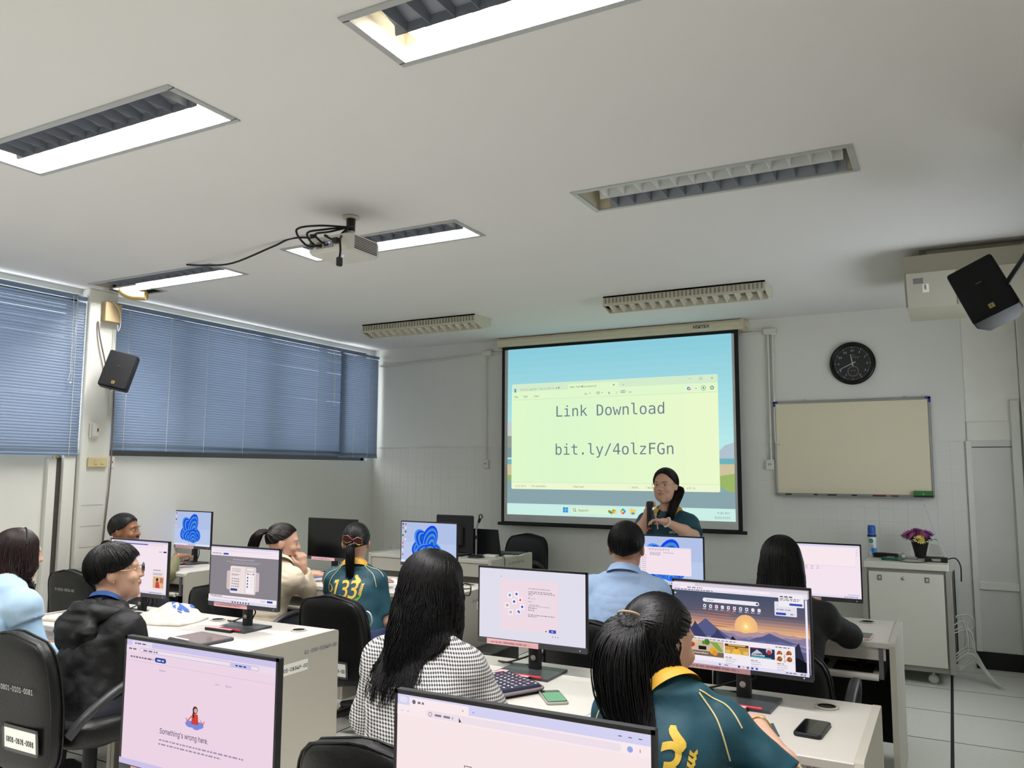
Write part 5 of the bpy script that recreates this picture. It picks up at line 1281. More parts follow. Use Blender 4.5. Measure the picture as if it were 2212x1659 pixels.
def slerp_path(P, th0, ph0, th1, ph1, k0, k1, m=9):
    def dr(t, p): return np.array([math.sin(t)*math.sin(p), math.sin(t)*math.cos(p), math.cos(t)])
    a, b = dr(th0, ph0), dr(th1, ph1); om = math.acos(max(-1, min(1, float(a@b)))); out = []
    for i in range(m+1):
        t = i/m; v = (math.sin((1-t)*om)*a+math.sin(t*om)*b)/math.sin(om) if om > 1e-3 else a
        k = k0+(k1-k0)*t; out.append(P.HL(.0785*k*v[0], -.012+.0985*k*v[1], .028+.0905*k*v[2]))
    return out
def short_hair(P, mat, line, crown=(.35, PI), k=1.06, N=900, r=.0024, lift=.03, seed=1, kend=None, jit=.08):
    rr = random.Random(seed); mb = cap(P, mat, line, k-.02)
    for i in range(N):
        ph = -PI+2*PI*(i+rr.random())/N; l = line(ph)*rr.uniform(.45, 1.03)
        th0 = crown[0]*rr.uniform(.2, 1.3)
        pts = slerp_path(P, th0, crown[1]+rr.gauss(0, .5), l, ph+rr.gauss(0, jit), k-.01, (kend or k)+rr.uniform(-.02, lift), 7)
        strand(mb, pts, r*rr.uniform(.7, 1.3))
    return mb.build('hair', mat, P.e)
def long_hair(P, mat, line, fall, k=1.07, N=1000, r=.0028, seed=2, part=0.0, thp=.25, L=(.30, .45), ph_rng=(-PI, PI), tip=.3, cap_line=None, bvh=None, name='hair'):
    """fall(p0, ph, t, L) -> point of the hanging length, t 0..1"""
    rr = random.Random(seed); mb = cap(P, mat, cap_line or line, k-.03)
    for i in range(N):
        ph = ph_rng[0]+(ph_rng[1]-ph_rng[0])*rr.random(); th1 = line(ph)*rr.uniform(.80, 1.0)
        side = 1 if ph > 0 else -1
        pts = slerp_path(P, thp*rr.uniform(.3, 1.4), part+side*.4+rr.gauss(0, .3), th1, ph, k-.01, k+rr.uniform(-.01, .05), 7)
        p0 = pts[-1]; ln = rr.uniform(*L)
        ph2 = ph+rr.gauss(0, .1)
        hang = [fall(p0, ph2, t/8, ln)+np.array([rr.gauss(0, .0015), rr.gauss(0, .0015), 0]) for t in range(1, 9)]
        if bvh: hang = [push(bvh, q, rr.uniform(.003, .012)) for q in hang]
        strand(mb, pts+hang, r*rr.uniform(.7, 1.35), tip)
    return mb.build(name, mat, P.e)
def pony_hair(P, mat, line, tie, tail, k=1.045, N=800, r=.0024, seed=3, NT=160, tr=.016, tip=.25, rt=.0026, flare=.03, bvh=None, vol=.02):
    """hair swept to the tie direction (th, ph), tail = world-aligned offsets from the tie point"""
    rr = random.Random(seed); mb = cap(P, mat, line, k-.02)
    for i in range(N):
        ph = -PI+2*PI*(i+rr.random())/N; l = line(ph)*rr.uniform(.25, 1.02)
        pts = slerp_path(P, l, ph, tie[0]+rr.gauss(0, .04), tie[1]+rr.gauss(0, .06), k-.01+rr.uniform(0, vol), k+.03+rr.uniform(0, vol), 8)
        strand(mb, pts, r*rr.uniform(.7, 1.3), .8)
    T0 = P.HL(*ellp(P, tie[0], tie[1], k+.06)); out = P.R@np.array([math.sin(tie[0])*math.sin(tie[1]), math.sin(tie[0])*math.cos(tie[1]), math.cos(tie[0])])
    for i in range(NT):
        a = rr.uniform(0, 2*PI); q = math.sqrt(rr.random()); off = np.array([math.cos(a), math.sin(a)*.7, math.sin(a)*.5])
        pts = [T0-out*.02+off*tr*.5*q]; ln = rr.uniform(.82, 1.05)
        for j, t in enumerate(tail): pts.append(T0+np.array(t)*ln+off*q*(tr+flare*math.sin(PI*min((j+1)/len(tail), .75)))+np.array([rr.gauss(0, .002)]*3))
        if bvh: pts = pts[:1]+[push(bvh, q, rr.uniform(.004, .016)) for q in pts[1:]]
        strand(mb, spline(pts, 3), rt*rr.uniform(.7, 1.3), tip)
    P.tie = T0; P.tout = out
    return mb.build('hair', mat, P.e)
def glasses(P, mat, r=.024, wy=.113, round_=True, tube=.0016, temple=None, z=.003, h=.019):
    mb = MB(); n = 20
    for s in (-1, 1):
        ring = []
        for k in range(n+1):
            a = 2*PI*k/n; c, q = math.cos(a), math.sin(a)
            if not round_: c, q = math.copysign(abs(c)**.6, c), math.copysign(abs(q)**.6, q)
            ring.append(Vector(P.HL(s*.034+c*r, wy-abs(c*r+ .034)*.10, z+q*h)))
        mb.tube(ring, tube, 6, cap=False)
    g = MB(); mb.tube([P.HL(-.010, wy, z+.005), P.HL(0, wy+.002, z+.008), P.HL(.010, wy, z+.005)], tube, 6)
    o = mb.build('glasses', mat, P.e)
    for s in (-1, 1): MB().tube(spline([P.HL(s*(.034+r), wy-.006, z+.006), P.HL(s*.078, .06, z+.006), P.HL(s*.081, -.005, z+.008), P.HL(s*.080, -.03, z-.018)], 5), tube, 6).build('temple', temple or mat, o)
    return o
def at(x, y, Y):
    """point at depth Y (distance to the front wall side) seen at photo pixel x, y"""
    f, pit, yaw, rol = 1748.0, math.radians(6.09), math.radians(28.36), math.radians(0.27)
    fw_ = Vector((-math.sin(yaw)*math.cos(pit), math.cos(yaw)*math.cos(pit), math.sin(pit))); rt = Vector((math.cos(yaw), math.sin(yaw), 0)); up = rt.cross(fw_)
    r2 = rt*math.cos(rol)+up*math.sin(rol); u2 = up*math.cos(rol)-rt*math.sin(rol)
    d = fw_*f+r2*(x-1106)-u2*(y-829.5)
    return EYE+d*(Y/d.y)
def seated_arms(x, y, z, sw, dz=.75, reach=.33, spread=.18, down=.22):
    """forearms forward on the desk edge"""
    return [((x-sw-.05, y+.08, z-down), (x-spread*.7, y+reach, dz), None, (0, 0, -1)), ((x+sw+.05, y+.08, z-down), (x+spread*.7, y+reach, dz), None, (0, 0, -1))]

def tray_arms(S, y0, sw, z=.60):
    """hands resting on the keyboard tray"""
    return [((S[0]-sw-.07, S[1]+.04, S[2]-.27), (S[0]-.11, y0+.04, z), (.1, 1, -.05), (0, 0, -1)), ((S[0]+sw+.07, S[1]+.04, S[2]-.27), (S[0]+.11, y0+.04, z), (-.1, 1, -.05), (0, 0, -1))]
# ================================================================ THE PEOPLE
teal = M('cloth_teal', (20, 68, 82), .62, var=.10, vs=9, bump=.35, bs=16); gold = M('cloth_gold', (206, 158, 52), .6); goldp = M('print_gold', (214, 178, 66), .5, var=.2, vs=60); greenp = M('print_green', (92, 160, 62), .5); pipec = M('piping_cream', (222, 206, 150), .6); tealp = M('print_teal', (86, 150, 130), .6)
trouser = M('trouser_dark', (34, 36, 46), .8); jean = M('jean_navy', (34, 44, 78), .8)
V3 = lambda p: (p[0], p[1], p[2])
def off(p, x=0, y=0, z=0): return (p[0]+x, p[1]+y, p[2]+z)
def mkfall(P, back=-.05, squeeze=.0, out=.02, ymax=None, wave=.006):
    C = P.C
    def f(p0, ph, t, L):
        p = np.array(p0, dtype=float); s = math.sin(ph)
        p[2] -= L*t; p[0] += s*out*math.sin(PI*min(t*1.2, 1))-(p[0]-C[0])*squeeze*t; p[1] += back*t*(.5-.5*math.cos(ph))
        p[0] += wave*math.sin(9*t+ph*5); p[1] += wave*.6*math.cos(8*t+ph*7)
        if ymax is not None and p[1] > C[1]+ymax: p[1] = C[1]+ymax
        return p
    return f
def shoes(P, mat=None):
    m = mat or blackpl
    for (a, k_, f) in P.legs:
        MB().loft([[Vector((f[0]+x, f[1]+.045+y, z)) for x, y in rrect(.10*s, .27*s2, .045, 4)] for z, s, s2 in ((.0, 1, 1), (.03, 1.02, 1.0), (.055, .95, .92), (.085, .8, .6))]).build('shoe', m, P.e)
def finish(P, leg=None): garment(P, 'trousers', leg or trouser, legs=True, infl=.014, h=.011, seed=40); shoes(P)
full_line = deg(0, 52, 40, 60, 70, 84, 90, 98, 110, 112, 180, 122)

# --- woman in light blue blouse, far left of the second row
C = at(40, 1197, 2.38); S = at(14, 1278, 2.28)
P1 = person('woman in a light blue sailor-collar blouse with long brown hair at the left edge', (-3.95, 2.1), (-3.96, 2.12, .46), V3(S), .135, V3(C), 1.0, hy=math.radians(-20), hp=math.radians(-6), ty=0,
            arms=tray_arms(S, 2.61, .135), skin=skin_a)
bl = M('cloth_light_blue', (152, 184, 210), .7, var=.06, bump=.5, bs=13)
garment(P1, 'blouse', bl, 1.75, .012, .40, seed=2); V1_, Q1_ = P1.V, P1.Q; garment(P1, 'sailor_collar', M('collar_blue', (164, 192, 214), .7), .30, .021, float(P1.sh[2])-.10, seed=33, sleeve_infl=.022, fold=.004); P1.V, P1.Q = V1_, Q1_
long_hair(P1, hair_r, deg(0, 60, 40, 70, 70, 95, 180, 108), mkfall(P1, -.06, .1, .02), bvh=bvh_of(P1), N=1000, L=(.28, .40), seed=4, ph_rng=(math.radians(38), math.radians(322)), cap_line=full_line, part=.2)
MB().tube([P1.HL(.0855*math.sin(math.radians(q)), .01, .028+.0995*math.cos(math.radians(q))) for q in range(-75, 76, 15)], .004, 6).build('hair_band', M('band_black', (14, 14, 16), .4), P1.e)
finish(P1)

# --- person in the black jacket
C = at(250, 1236, 2.42); S = at(228, 1322, 2.36)
P2 = person('person in a black hooded jacket with short black hair and round glasses', (-3.26, 2.28), (-3.26, 2.26, .46), V3(S), .145, V3(C), 1.04, hy=math.radians(-40), hp=math.radians(6), ty=math.radians(-4),
            arms=tray_arms(S, 2.61, .145), skin=skin_a, h=.0052, round_face=.6)
jk = M('cloth_black', (17, 17, 18), .58, var=.15, vs=8, spec=.3, bump=.6, bs=14)
garment(P2, 'jacket', jk, 1.9, .022, .42, fold=.014, wr=.006, seed=3, neck=.070)
a = P2.nb; F = Field(a-np.array([.3, .3, .3]), a+np.array([.3, .3, .15]), .007); ca, sa = math.cos(math.radians(-4)), math.sin(math.radians(-4))
RT = lambda x, y, z: a+np.array([ca*x-sa*y, sa*x+ca*y, z])
for k in range(12):
    t = -2.3+4.6*k/12; t2 = -2.3+4.6*(k+1)/12; q = lambda t: RT(.105*math.sin(t), -.095*math.cos(t)-.01, -.012+.022*math.cos(t)); F.cone(q(t), q(t2), .034, .034, .02)
F.ell(RT(-.005, -.115, -.075), (.125, .048, .095), None, .012); F.cone(RT(-.09, -.12, -.06), RT(.09, -.13, -.075), .030, .028, .05); F.cone(RT(-.06, -.13, -.12), RT(.05, -.135, -.14), .030, .026, .05)
V, Q = F.surface(); V = relax(V, Q, 2, .5); N = vnormals(V, Q); V = V+N*(-.010*np.abs(vnoise(V*np.array([.6, .6, 1.7]), 20, 31))+.003*vnoise(V, 38, 8))[:, None]
link_mesh('hood', np_mesh('hood', V, Q, [jk]), P2.e)
collar(P2, M('collar_navy', (30, 66, 120), .65), .066, .045, -.02, .006, gap=1.0)
bowl = deg(0, 72, 25, 74, 45, 88, 60, 96, 90, 103, 130, 128, 180, 136)
short_hair(P2, hair_k, bowl, (.3, PI*.9), 1.14, 1100, .0026, .03, 5, kend=1.17)
glasses(P2, M('frame_black', (18, 18, 20), .3), .024, .112, True, .0019, M('temple_gold', (176, 150, 96), .3, metal=.8))
ear = MB()
for k in range(3): ear.tube([P2.HL(.083+.004*math.sin(a), -.014+.005*k+.0, -.034+.006*math.cos(a)-.002*k) for a in [q*PI/5 for q in range(11)]], .0012, 5)
ear.build('ear_rings', M('gold_metal', (214, 176, 96), .25, metal=1.0), P2.e)
finish(P2)

# --- man in olive
C = at(270, 1147, 4.05); S = at(240, 1193, 3.93)
hw = at(382, 1203, 4.46); ew = at(362, 1240, 4.24)
P3 = person('man in an olive shirt with cropped black hair by the far left wall', (-5.40, 3.86), (-5.40, 3.84, .46), V3(S), .165, V3(C), 1.05, hy=math.radians(-62), hp=math.radians(2), ty=math.radians(-6),
            arms=[((S[0]-.10, S[1]+.10, .72), (-5.56, 4.40, .765), None, (0, 0, -1)), (V3(ew), (hw[0], hw[1], max(hw[2], .765)), (.25, 1, .1), (0, .1, -1), (.45, .5, .55, .6), .4)], bulk=1.1, skin=skin_b, h=.0055)
garment(P3, 'shirt', M('cloth_olive', (124, 120, 88), .75, var=.08, bump=.5, bs=13), 1.72, .012, .42, seed=6); collar(P3, M('cloth_olive'), .066, .038, .0, .012, gap=.9)
fade = deg(0, 58, 30, 60, 50, 72, 65, 90, 95, 104, 130, 116, 180, 128)
short_hair(P3, hair_k, fade, (.5, PI), 1.12, 900, .0024, .04, 7, kend=1.06)
m = MB()
for k in range(26):
    q = random.Random(k); a = -.022+.044*k/25; m.tube([P3.HL(a, .099-abs(a)*.35, -.040), P3.HL(a*1.15, .101-abs(a)*.4, -.047)], .0012, 4)
for s in (-1, 1):
    for k in range(16): a = .014+.034*k/15; m.tube([P3.HL(s*a, .100-a*.27, .027+.10*(a-.014)*(1 if k < 9 else -.2)), P3.HL(s*(a+.006), .099-a*.27, .030)], .0013, 4)
m.build('facial_hair', hair_k, P3.e)
MB().tube([Vector((hw[0]-P3.O[0], hw[1]-P3.O[1], max(hw[2], .765)))+Vector((.032*math.cos(a), -.005, .030*math.sin(a))) for a in [q*PI/8 for q in range(17)]], .003, 6).build('bracelet', M('silver', (196, 190, 176), .3, metal=.8), P3.e)
finish(P3)

# --- woman in cream jacket, mask under the chin
C = at(612, 1172, 4.1); S = at(602, 1228, 4.02); hd = at(654, 1228, 4.16); el = at(668, 1275, 4.30)
P4 = person('woman in a cream jacket with a ponytail and a black mask under her chin', (-3.97, 3.93), (-3.97, 3.93, .46), V3(S), .14, V3(C), 1.04, hy=math.radians(-48), hp=math.radians(-6), ty=math.radians(-10),
            arms=[((S[0]-.22, S[1]+.1, .72), (S[0]-.08, 4.40, .765), None, (0, 0, -1)), (V3(el), V3(hd), (.0, -.12, 1), (-.8, .2, .1), (.9, 1.0, 1.1, 1.1), .8)], skin=skin_a, h=.006)
garment(P4, 'jacket', M('cloth_cream', (216, 202, 178), .75, var=.05, bump=.5, bs=13), 1.85, .017, .42, fold=.012, seed=8); collar(P4, M('cloth_cream'), .068, .04, .01, .03, gap=.8)
pony_hair(P4, hair_b, full_line, (math.radians(72), math.radians(165)), [(-.03, -.03, .0), (-.06, -.045, -.05), (-.075, -.05, -.12), (-.085, -.05, -.17)], N=800, seed=9, NT=220, tr=.016)
MB().tube([Vector(P4.tie)+Vector((.0, .0, 0))+Vector((.016*math.cos(a), .010*math.sin(a), .016*math.sin(a))) for a in [q*PI/6 for q in range(13)]], .004, 6).build('hair_tie', M('tie_grey', (150, 140, 132), .6), P4.e)
mk = []
for i in range(7):
    t = i/6; row = []
    for j in range(9):
        a = -1.25+2.5*j/8; row.append(Vector(P4.HL(.060*math.sin(a)*(1-.25*t), .018+.072*math.cos(a)*(1-.12*t), -.078-.050*t+.012*math.cos(a))))
    mk.append(row)
kk = MB().loft(mk, cap=False, close=False).build('face_mask', M('mask_black', (20, 20, 22), .8), P4.e)
MB().tube(spline([P4.HL(.058, .03, -.085), P4.HL(.075, .006, -.045), P4.HL(.080, -.012, .018)], 4), .0014, 5).build('ear_loop', M('mask_black'), kk)
finish(P4)

# --- woman with the bow
C = at(770, 1172, 4.06); S = at(768, 1231, 4.02); hd = at(864, 1290, 4.34); el = at(836, 1340, 4.06)
def print133(P, bvh, origin, ux, uy, s, full=True):
    sh_ = []
    for i, (ch, x) in enumerate((('1', 0), ('3', .058), ('3', .112))):
        vs, fs = text2d(ch, .165*s, fnt='mono', bold=.014, shear=.18); sh_.append(([(u*.78+x*s*.95, v) for u, v in vs], fs, 0))
    pts = []
    for k in range(15):
        a = math.radians(200+150*k/14); w = .012*math.sin(PI*k/14)+.001; pts.append(((.105+.085*math.cos(a))*s, (.038+.062*math.sin(a)-w)*s, (.038+.062*math.sin(a)+w)*s))
    sh_.append(([(p[0], p[1]) for p in pts]+[(p[0], p[2]) for p in pts], [(i, i+1, i+16, i+15) for i in range(14)], 1))
    sh_.append(([( -.012*s+.02*s*math.sin(q*.45), .02*s+.006*s*q) for q in range(9)]+[(-.004*s+.02*s*math.sin(q*.45), .018*s+.006*s*q) for q in range(9)], [(i, i+1, i+10, i+9) for i in range(8)], 0))
    for k in range(6):
        for sd in (-1, 1):
            x, y = .176+.002*k, .012+.010*k; sh_.append(([(x*s, y*s), ((x+sd*.008)*s, (y+.006)*s), ((x+sd*.007)*s, (y+.014)*s), (x*s, (y+.007)*s)], [(0, 1, 2, 3)], 0))
    pts = [(.150+.01*math.sin(k*.7), .066+.007*k) for k in range(8)]      # flame-like tail on the last numeral
    sh_.append(([(x*s-.010*s*math.sin(PI*k/7.5), y*s) for k, (x, y) in enumerate(pts)]+[(x*s+.006*s*math.sin(PI*k/7.5)+.008*s, y*s) for k, (x, y) in enumerate(pts)], [(i, i+1, i+9, i+8) for i in range(7)], 0))
    if full:
        vs, fs = text2d('กระทรวงเกษตรและสหกรณ์', .034*s, fnt='thai', bold=.006); xm = max(v[0] for v in vs); k_ = .19*s/xm
        sh_.append(([(u*k_-.012*s, v*1.1-.052*s) for u, v in vs], fs, 2))
        vs, fs = text2d('Ministry of Agriculture and Cooperatives', .016*s, fnt='sans'); xm = max(v[0] for v in vs); k_ = .19*s/xm
        sh_.append(([(u*k_-.012*s, v-.070*s) for u, v in vs], fs, 2))
    decal(P, bvh, sh_, origin, ux, uy, [goldp, greenp, tealp], 'shirt_print')
def teal_shirt(P, infl=.012, seed=11, sleeve=.88, bottom=.42, cz=0.0):
    garment(P, 'polo_shirt', teal, sleeve, infl, bottom, seed=seed, sleeve_infl=infl*1.25); bv = bvh_of(P)
    collar(P, gold, .066, .036, .002, .012, gap=.7, z0=cz)
    return bv
P5 = person('woman in a teal shirt printed 133 with a dark red bow in her hair', (-3.12, 3.93), (-3.14, 3.92, .46), V3(S), .138, V3(C), 1.02, hy=math.radians(30), hp=math.radians(0), ty=math.radians(14),
            arms=[((S[0]-.23, S[1]+.06, .72), (S[0]-.12, 4.36, .765), None, (0, 0, -1)), (V3(el), V3(hd), (.35, .8, .45), (-.5, .3, .3), (.7, .8, .85, .9), .6)], skin=skin_a)
bv = teal_shirt(P5)
bx = Vector((math.cos(math.radians(25)), math.sin(math.radians(25)), 0)); bn = Vector((math.sin(math.radians(25)), -math.cos(math.radians(25)), 0))
print133(P5, bv, Vector(P5.sh)+bn*.18-bx*.125+Vector((0, 0, -.145)), bx, (0, 0, 1), 1.1)
for sd in (-1, 1):
    line_on(P5, bv, [Vector(P5.nb)+bx*sd*.07+bn*.02+Vector((0, 0, .0)), Vector(P5.sh)+bx*sd*.13+bn*.08+Vector((0, 0, -.02)), Vector(P5.sh)+bx*sd*.155+bn*.1+Vector((0, 0, -.09))], .0025, pipec, 'piping', tuple(-(bn*.8+Vector((0, 0, .6)))))
    line_on(P5, bv, [Vector(P5.nb)+bx*sd*.07+bn*.02, Vector(P5.sh)+bx*sd*.15+bn*.04+Vector((0, 0, -.0)), Vector(P5.sh)+bx*sd*.19+bn*.05+Vector((0, 0, -.05))], .0025, pipec, 'piping', tuple(-(bn*.6+Vector((0, 0, .8)))))
pony_hair(P5, hair_k, full_line, (math.radians(98), PI), [(-.01+.02*0, -.02, -.03), (.0, -.03, -.10), (.005, -.03, -.18), (.0, -.028, -.235)], N=800, seed=12, NT=260, tr=.016, flare=.014)
T_ = Vector(P5.tie); e1 = Vector(P5.R[:, 0]); e3 = Vector(P5.R[:, 2]); e2 = Vector(P5.tout)
bw = MB()
for sd in (-1, 1):
    out = [(0, .006), (.030, .026), (.056, .020), (.060, -.010), (.034, -.020), (0, -.006)]
    for lay in (0, 1): pass
    A_ = [T_+e2*.016+e1*sd*x+e3*(y+.014-sd*.010*x/.06) for x, y in out]; B_ = [q+e2*.012 for q in A_]
    bw.loft([A_ if sd > 0 else A_[::-1], B_ if sd > 0 else B_[::-1]])
bw.ball(T_+e2*.022+e3*.014, .012); bo = bw.build('hair_bow', M('velvet_wine', (66, 16, 30), .8), P5.e)
for sd in (-1, 1): MB().tube([T_+e2*.030+e1*sd*x+e3*(y+.014-sd*.010*x/.06) for x, y in ((.006, .008), (.030, .026), (.056, .020), (.060, -.010), (.034, -.020), (.006, -.006))], .0018, 5).build('gold_edge', M('gold_metal'), bo)
finish(P5, jean)

# --- woman in gingham
C = at(936, 1272, 2.32); S = at(915, 1400, 2.28)
elr = at(1052, 1530, 2.40)
P6 = person('woman in a black and white gingham shirt with long black hair and glasses', (-1.46, 2.14), (-1.46, 2.12, .46), V3(S), .155, V3(C), 1.04, hy=math.radians(-20), hp=math.radians(-6), ty=math.radians(0),
            arms=[((S[0]-.22, S[1]+.03, .66), (S[0]-.12, 2.54, .60), None, (0, 0, -1)), ((S[0]+.235, S[1]+.06, .68), (S[0]+.12, 2.54, .60), None, (0, 0, -1))], bulk=1.08, skin=skin_a)
garment(P6, 'gingham_shirt', gingham('cloth_gingham', .0105, (34, 34, 44), (222, 220, 216)), 1.12, .015, .38, h=.007, fold=.012, seed=14, sleeve_infl=.028); collar(P6, MATS['cloth_gingham'], .068, .04, .0, .016, gap=.7)
long_hair(P6, hair_k, deg(0, 66, 40, 78, 70, 96, 180, 106), mkfall(P6, -.085, .06, .012, wave=.007), bvh=bvh_of(P6), N=1700, r=.0027, L=(.22, .37), seed=15, ph_rng=(math.radians(34), math.radians(326)), cap_line=full_line, k=1.09)
glasses(P6, M('frame_black'), .025, .114, False, .0022)
finish(P6)

# --- man in light blue shirt
C = at(1354, 1184, 4.08); S = at(1350, 1250, 4.02)
P7 = person('man in a light blue shirt with short black hair seen from behind', (-1.5, 3.9), (-1.5, 3.88, .46), V3(S), .162, V3(C), 1.10, hy=math.radians(10), hp=math.radians(-4), ty=math.radians(6),
            arms=tray_arms(S, 4.28, .162), bulk=1.05, skin=skin_c)
garment(P7, 'shirt', M('cloth_shirt_blue', (160, 186, 222), .7, var=.05, bump=.5, bs=13), 1.8, .012, .42, seed=17, fold=.009); collar(P7, M('cloth_shirt_blue'), .070, .042, .0, .014, gap=.6)
short_hair(P7, hair_k, deg(0, 50, 40, 58, 70, 74, 90, 92, 120, 116, 180, 132), (.45, PI), 1.12, 1300, .0022, .05, 18, kend=1.08)
finish(P7)

# --- woman in black, right of the front row
C = at(1687, 1217, 4.08); S = at(1700, 1300, 4.02); elr = at(1832, 1372, 4.18)
P8 = person('woman dressed in black with long straight black hair at the right', (-0.71, 3.9), (-0.71, 3.88, .46), V3(S), .145, V3(C), 1.06, hy=math.radians(10), hp=math.radians(-8), ty=math.radians(4),
            arms=[((S[0]-.21, S[1]+.05, .68), (S[0]-.1, 4.32, .60), None, (0, 0, -1)), (V3(elr), (S[0]+.10, 4.47, .755), None, (0, 0, -1))], bulk=1.05, skin=skin_a)
garment(P8, 'black_top', M('cloth_soft_black', (9, 9, 10), .8, var=.1, bump=.4, bs=14), 1.9, .014, .42, seed=19, fold=.009); collar(P8, M('cloth_soft_black'), .066, .02, .0, .006, gap=.4)
long_hair(P8, hair_k, deg(0, 64, 40, 76, 70, 94, 180, 106), mkfall(P8, -.05, .0, .018, wave=.002), bvh=bvh_of(P8), N=1300, L=(.34, .44), seed=20, ph_rng=(math.radians(36), math.radians(324)), cap_line=full_line, k=1.08)
finish(P8)

# --- near woman in the teal shirt
C = at(1424, 1385, 2.22); S = at(1446, 1503, 2.16); elr = at(1724, 1702, 2.18); wr_ = at(1642, 1572, 2.52)
P9 = person('near woman in a teal shirt printed 133 with a black ponytail', (-0.71, 2.05), (-0.70, 2.04, .46), V3(S), .140, V3(C), 1.06, hy=math.radians(-26), hp=math.radians(-10), ty=math.radians(4),
            arms=[((S[0]-.22, S[1]+.08, .70), (S[0]-.10, 2.56, .755), None, (0, 0, -1)), (V3(elr), (wr_[0], wr_[1], max(wr_[2], .745)), None, (0, 0, -1))], bulk=.98, skin=skin_a, h=.006)
bv = teal_shirt(P9, .011, 22, .86, cz=-.014)
bx = Vector((math.cos(math.radians(8)), math.sin(math.radians(8)), 0)); bn = Vector((math.sin(math.radians(8)), -math.cos(math.radians(8)), 0))
print133(P9, bv, Vector(P9.sh)+bn*.18-bx*.145+Vector((0, 0, -.18)), bx, (0, 0, 1), 1.2)
for sd in (-1, 1):
    line_on(P9, bv, [Vector(P9.nb)+bx*sd*.085+bn*.02, Vector(P9.sh)+bx*sd*.13+bn*.08+Vector((0, 0, -.02)), Vector(P9.sh)+bx*sd*.16+bn*.1+Vector((0, 0, -.10))], .0025, pipec, 'piping', tuple(-(bn*.8+Vector((0, 0, .6)))))
    line_on(P9, bv, [Vector(P9.nb)+bx*sd*.085+bn*.02, Vector(P9.sh)+bx*sd*.15+bn*.04, Vector(P9.sh)+bx*sd*.19+bn*.05+Vector((0, 0, -.06))], .0025, pipec, 'piping', tuple(-(bn*.6+Vector((0, 0, .8)))))
pony_hair(P9, hair_k, full_line, (math.radians(78), math.radians(176)), [(-.01, -.03, -.02), (-.015, -.05, -.08), (-.005, -.055, -.17), (.02, -.06, -.25), (.035, -.06, -.32)], N=1100, seed=23, NT=800, tr=.028, flare=.050, r=.0022, rt=.0022, bvh=bv)
long_hair(P9, hair_k, deg(0, 60, 60, 90, 90, 112, 180, 124), mkfall(P9, -.03, .0, .012, wave=.006), N=700, r=.0024, L=(.10, .26), seed=29, ph_rng=(math.radians(95), math.radians(300)), cap_line=deg(0, 40, 60, 70, 90, 100, 180, 130), k=1.04, bvh=bv, name='loose_hair')
T_ = Vector(P9.tie)
MB().tube([T_+Vector((.030*math.cos(a), -.012-.016*math.sin(a), .012*math.sin(a)+.012)) for a in [q*PI/9 for q in range(10)]], .0035, 6).build('hair_tie', M('tie_tan', (170, 146, 116), .6), P9.e)
MB().tube([Vector((wr_[0]-P9.O[0], wr_[1]-P9.O[1], max(wr_[2], .745)))+Vector((.030*math.cos(a), .004*math.sin(a), .030*math.sin(a))) for a in [q*PI/8 for q in range(17)]], .0022, 6).build('bracelet', M('gold_metal'), P9.e)
finish(P9)

# --- the instructor at the screen
C = at(1437, 1049, 6.0); S = at(1442, 1113, 6.04)
er = at(1383, 1152, 5.93); wr1 = at(1397, 1112, 5.80); el2 = at(1498, 1158, 5.93); wl = at(1441, 1128, 5.76)
P10 = person('woman in a teal shirt with a yellow collar speaking into a microphone by the screen', (-1.93, 6.05), (-1.95, 6.06, .86), V3(S), .155, V3(C), 1.05, hy=math.radians(176), hp=math.radians(0), ty=PI,
             arms=[(V3(el2), V3(wl), (-1, -.15, .16), (.15, -.2, -1), (.1, .3, .5, .6), .3), (V3(er), V3(wr1), (.25, -.3, 1), (1, .1, -.1), (1.0, 1.05, 1.1, 1.1), .7)], bulk=1.16, skin=skin_a, h=.005, round_face=1.0, stand=True)
garment(P10, 'polo_shirt', teal, .92, .012, .80, seed=25, sleeve_infl=.026)
bv = bvh_of(P10)
collar(P10, gold, .076, .040, .004, .026, gap=1.0, z0=.012)
vs, fs = text2d('MOAC', .034, fnt='sans', bold=.01, shear=.3)
decal(P10, bv, [(vs, fs, 0)], Vector(P10.sh)+Vector((.05, -.25, -.125)), (1, 0, 0), (0, 0, 1), [M('print_white', (226, 230, 222), .6)], 'shirt_print')
pony_hair(P10, hair_b, deg(0, 46, 30, 54, 60, 80, 90, 104, 110, 114, 180, 122), (math.radians(112), math.radians(-135)), [(.012, -.01, -.02), (.025, -.05, -.05), (.02, -.11, -.10), (.0, -.14, -.17), (-.02, -.145, -.24)], k=1.09, vol=.05, bvh=bv, N=1200, seed=26, NT=400, tr=.022, flare=.02)
br = MB()
for s in (-1, 1):
    for k in range(14): a = .014+.034*k/13; br.tube([P10.HL(s*a, .100-a*.26, .026+.05*(a-.014)), P10.HL(s*(a+.005), .099-a*.26, .028+.04*(a-.014))], .0011, 4)
br.build('eyebrows', hair_b, P10.e)
glasses(P10, M('frame_rose', (190, 142, 120), .3, metal=.7), .024, .113, True, .0011)
finish(P10)
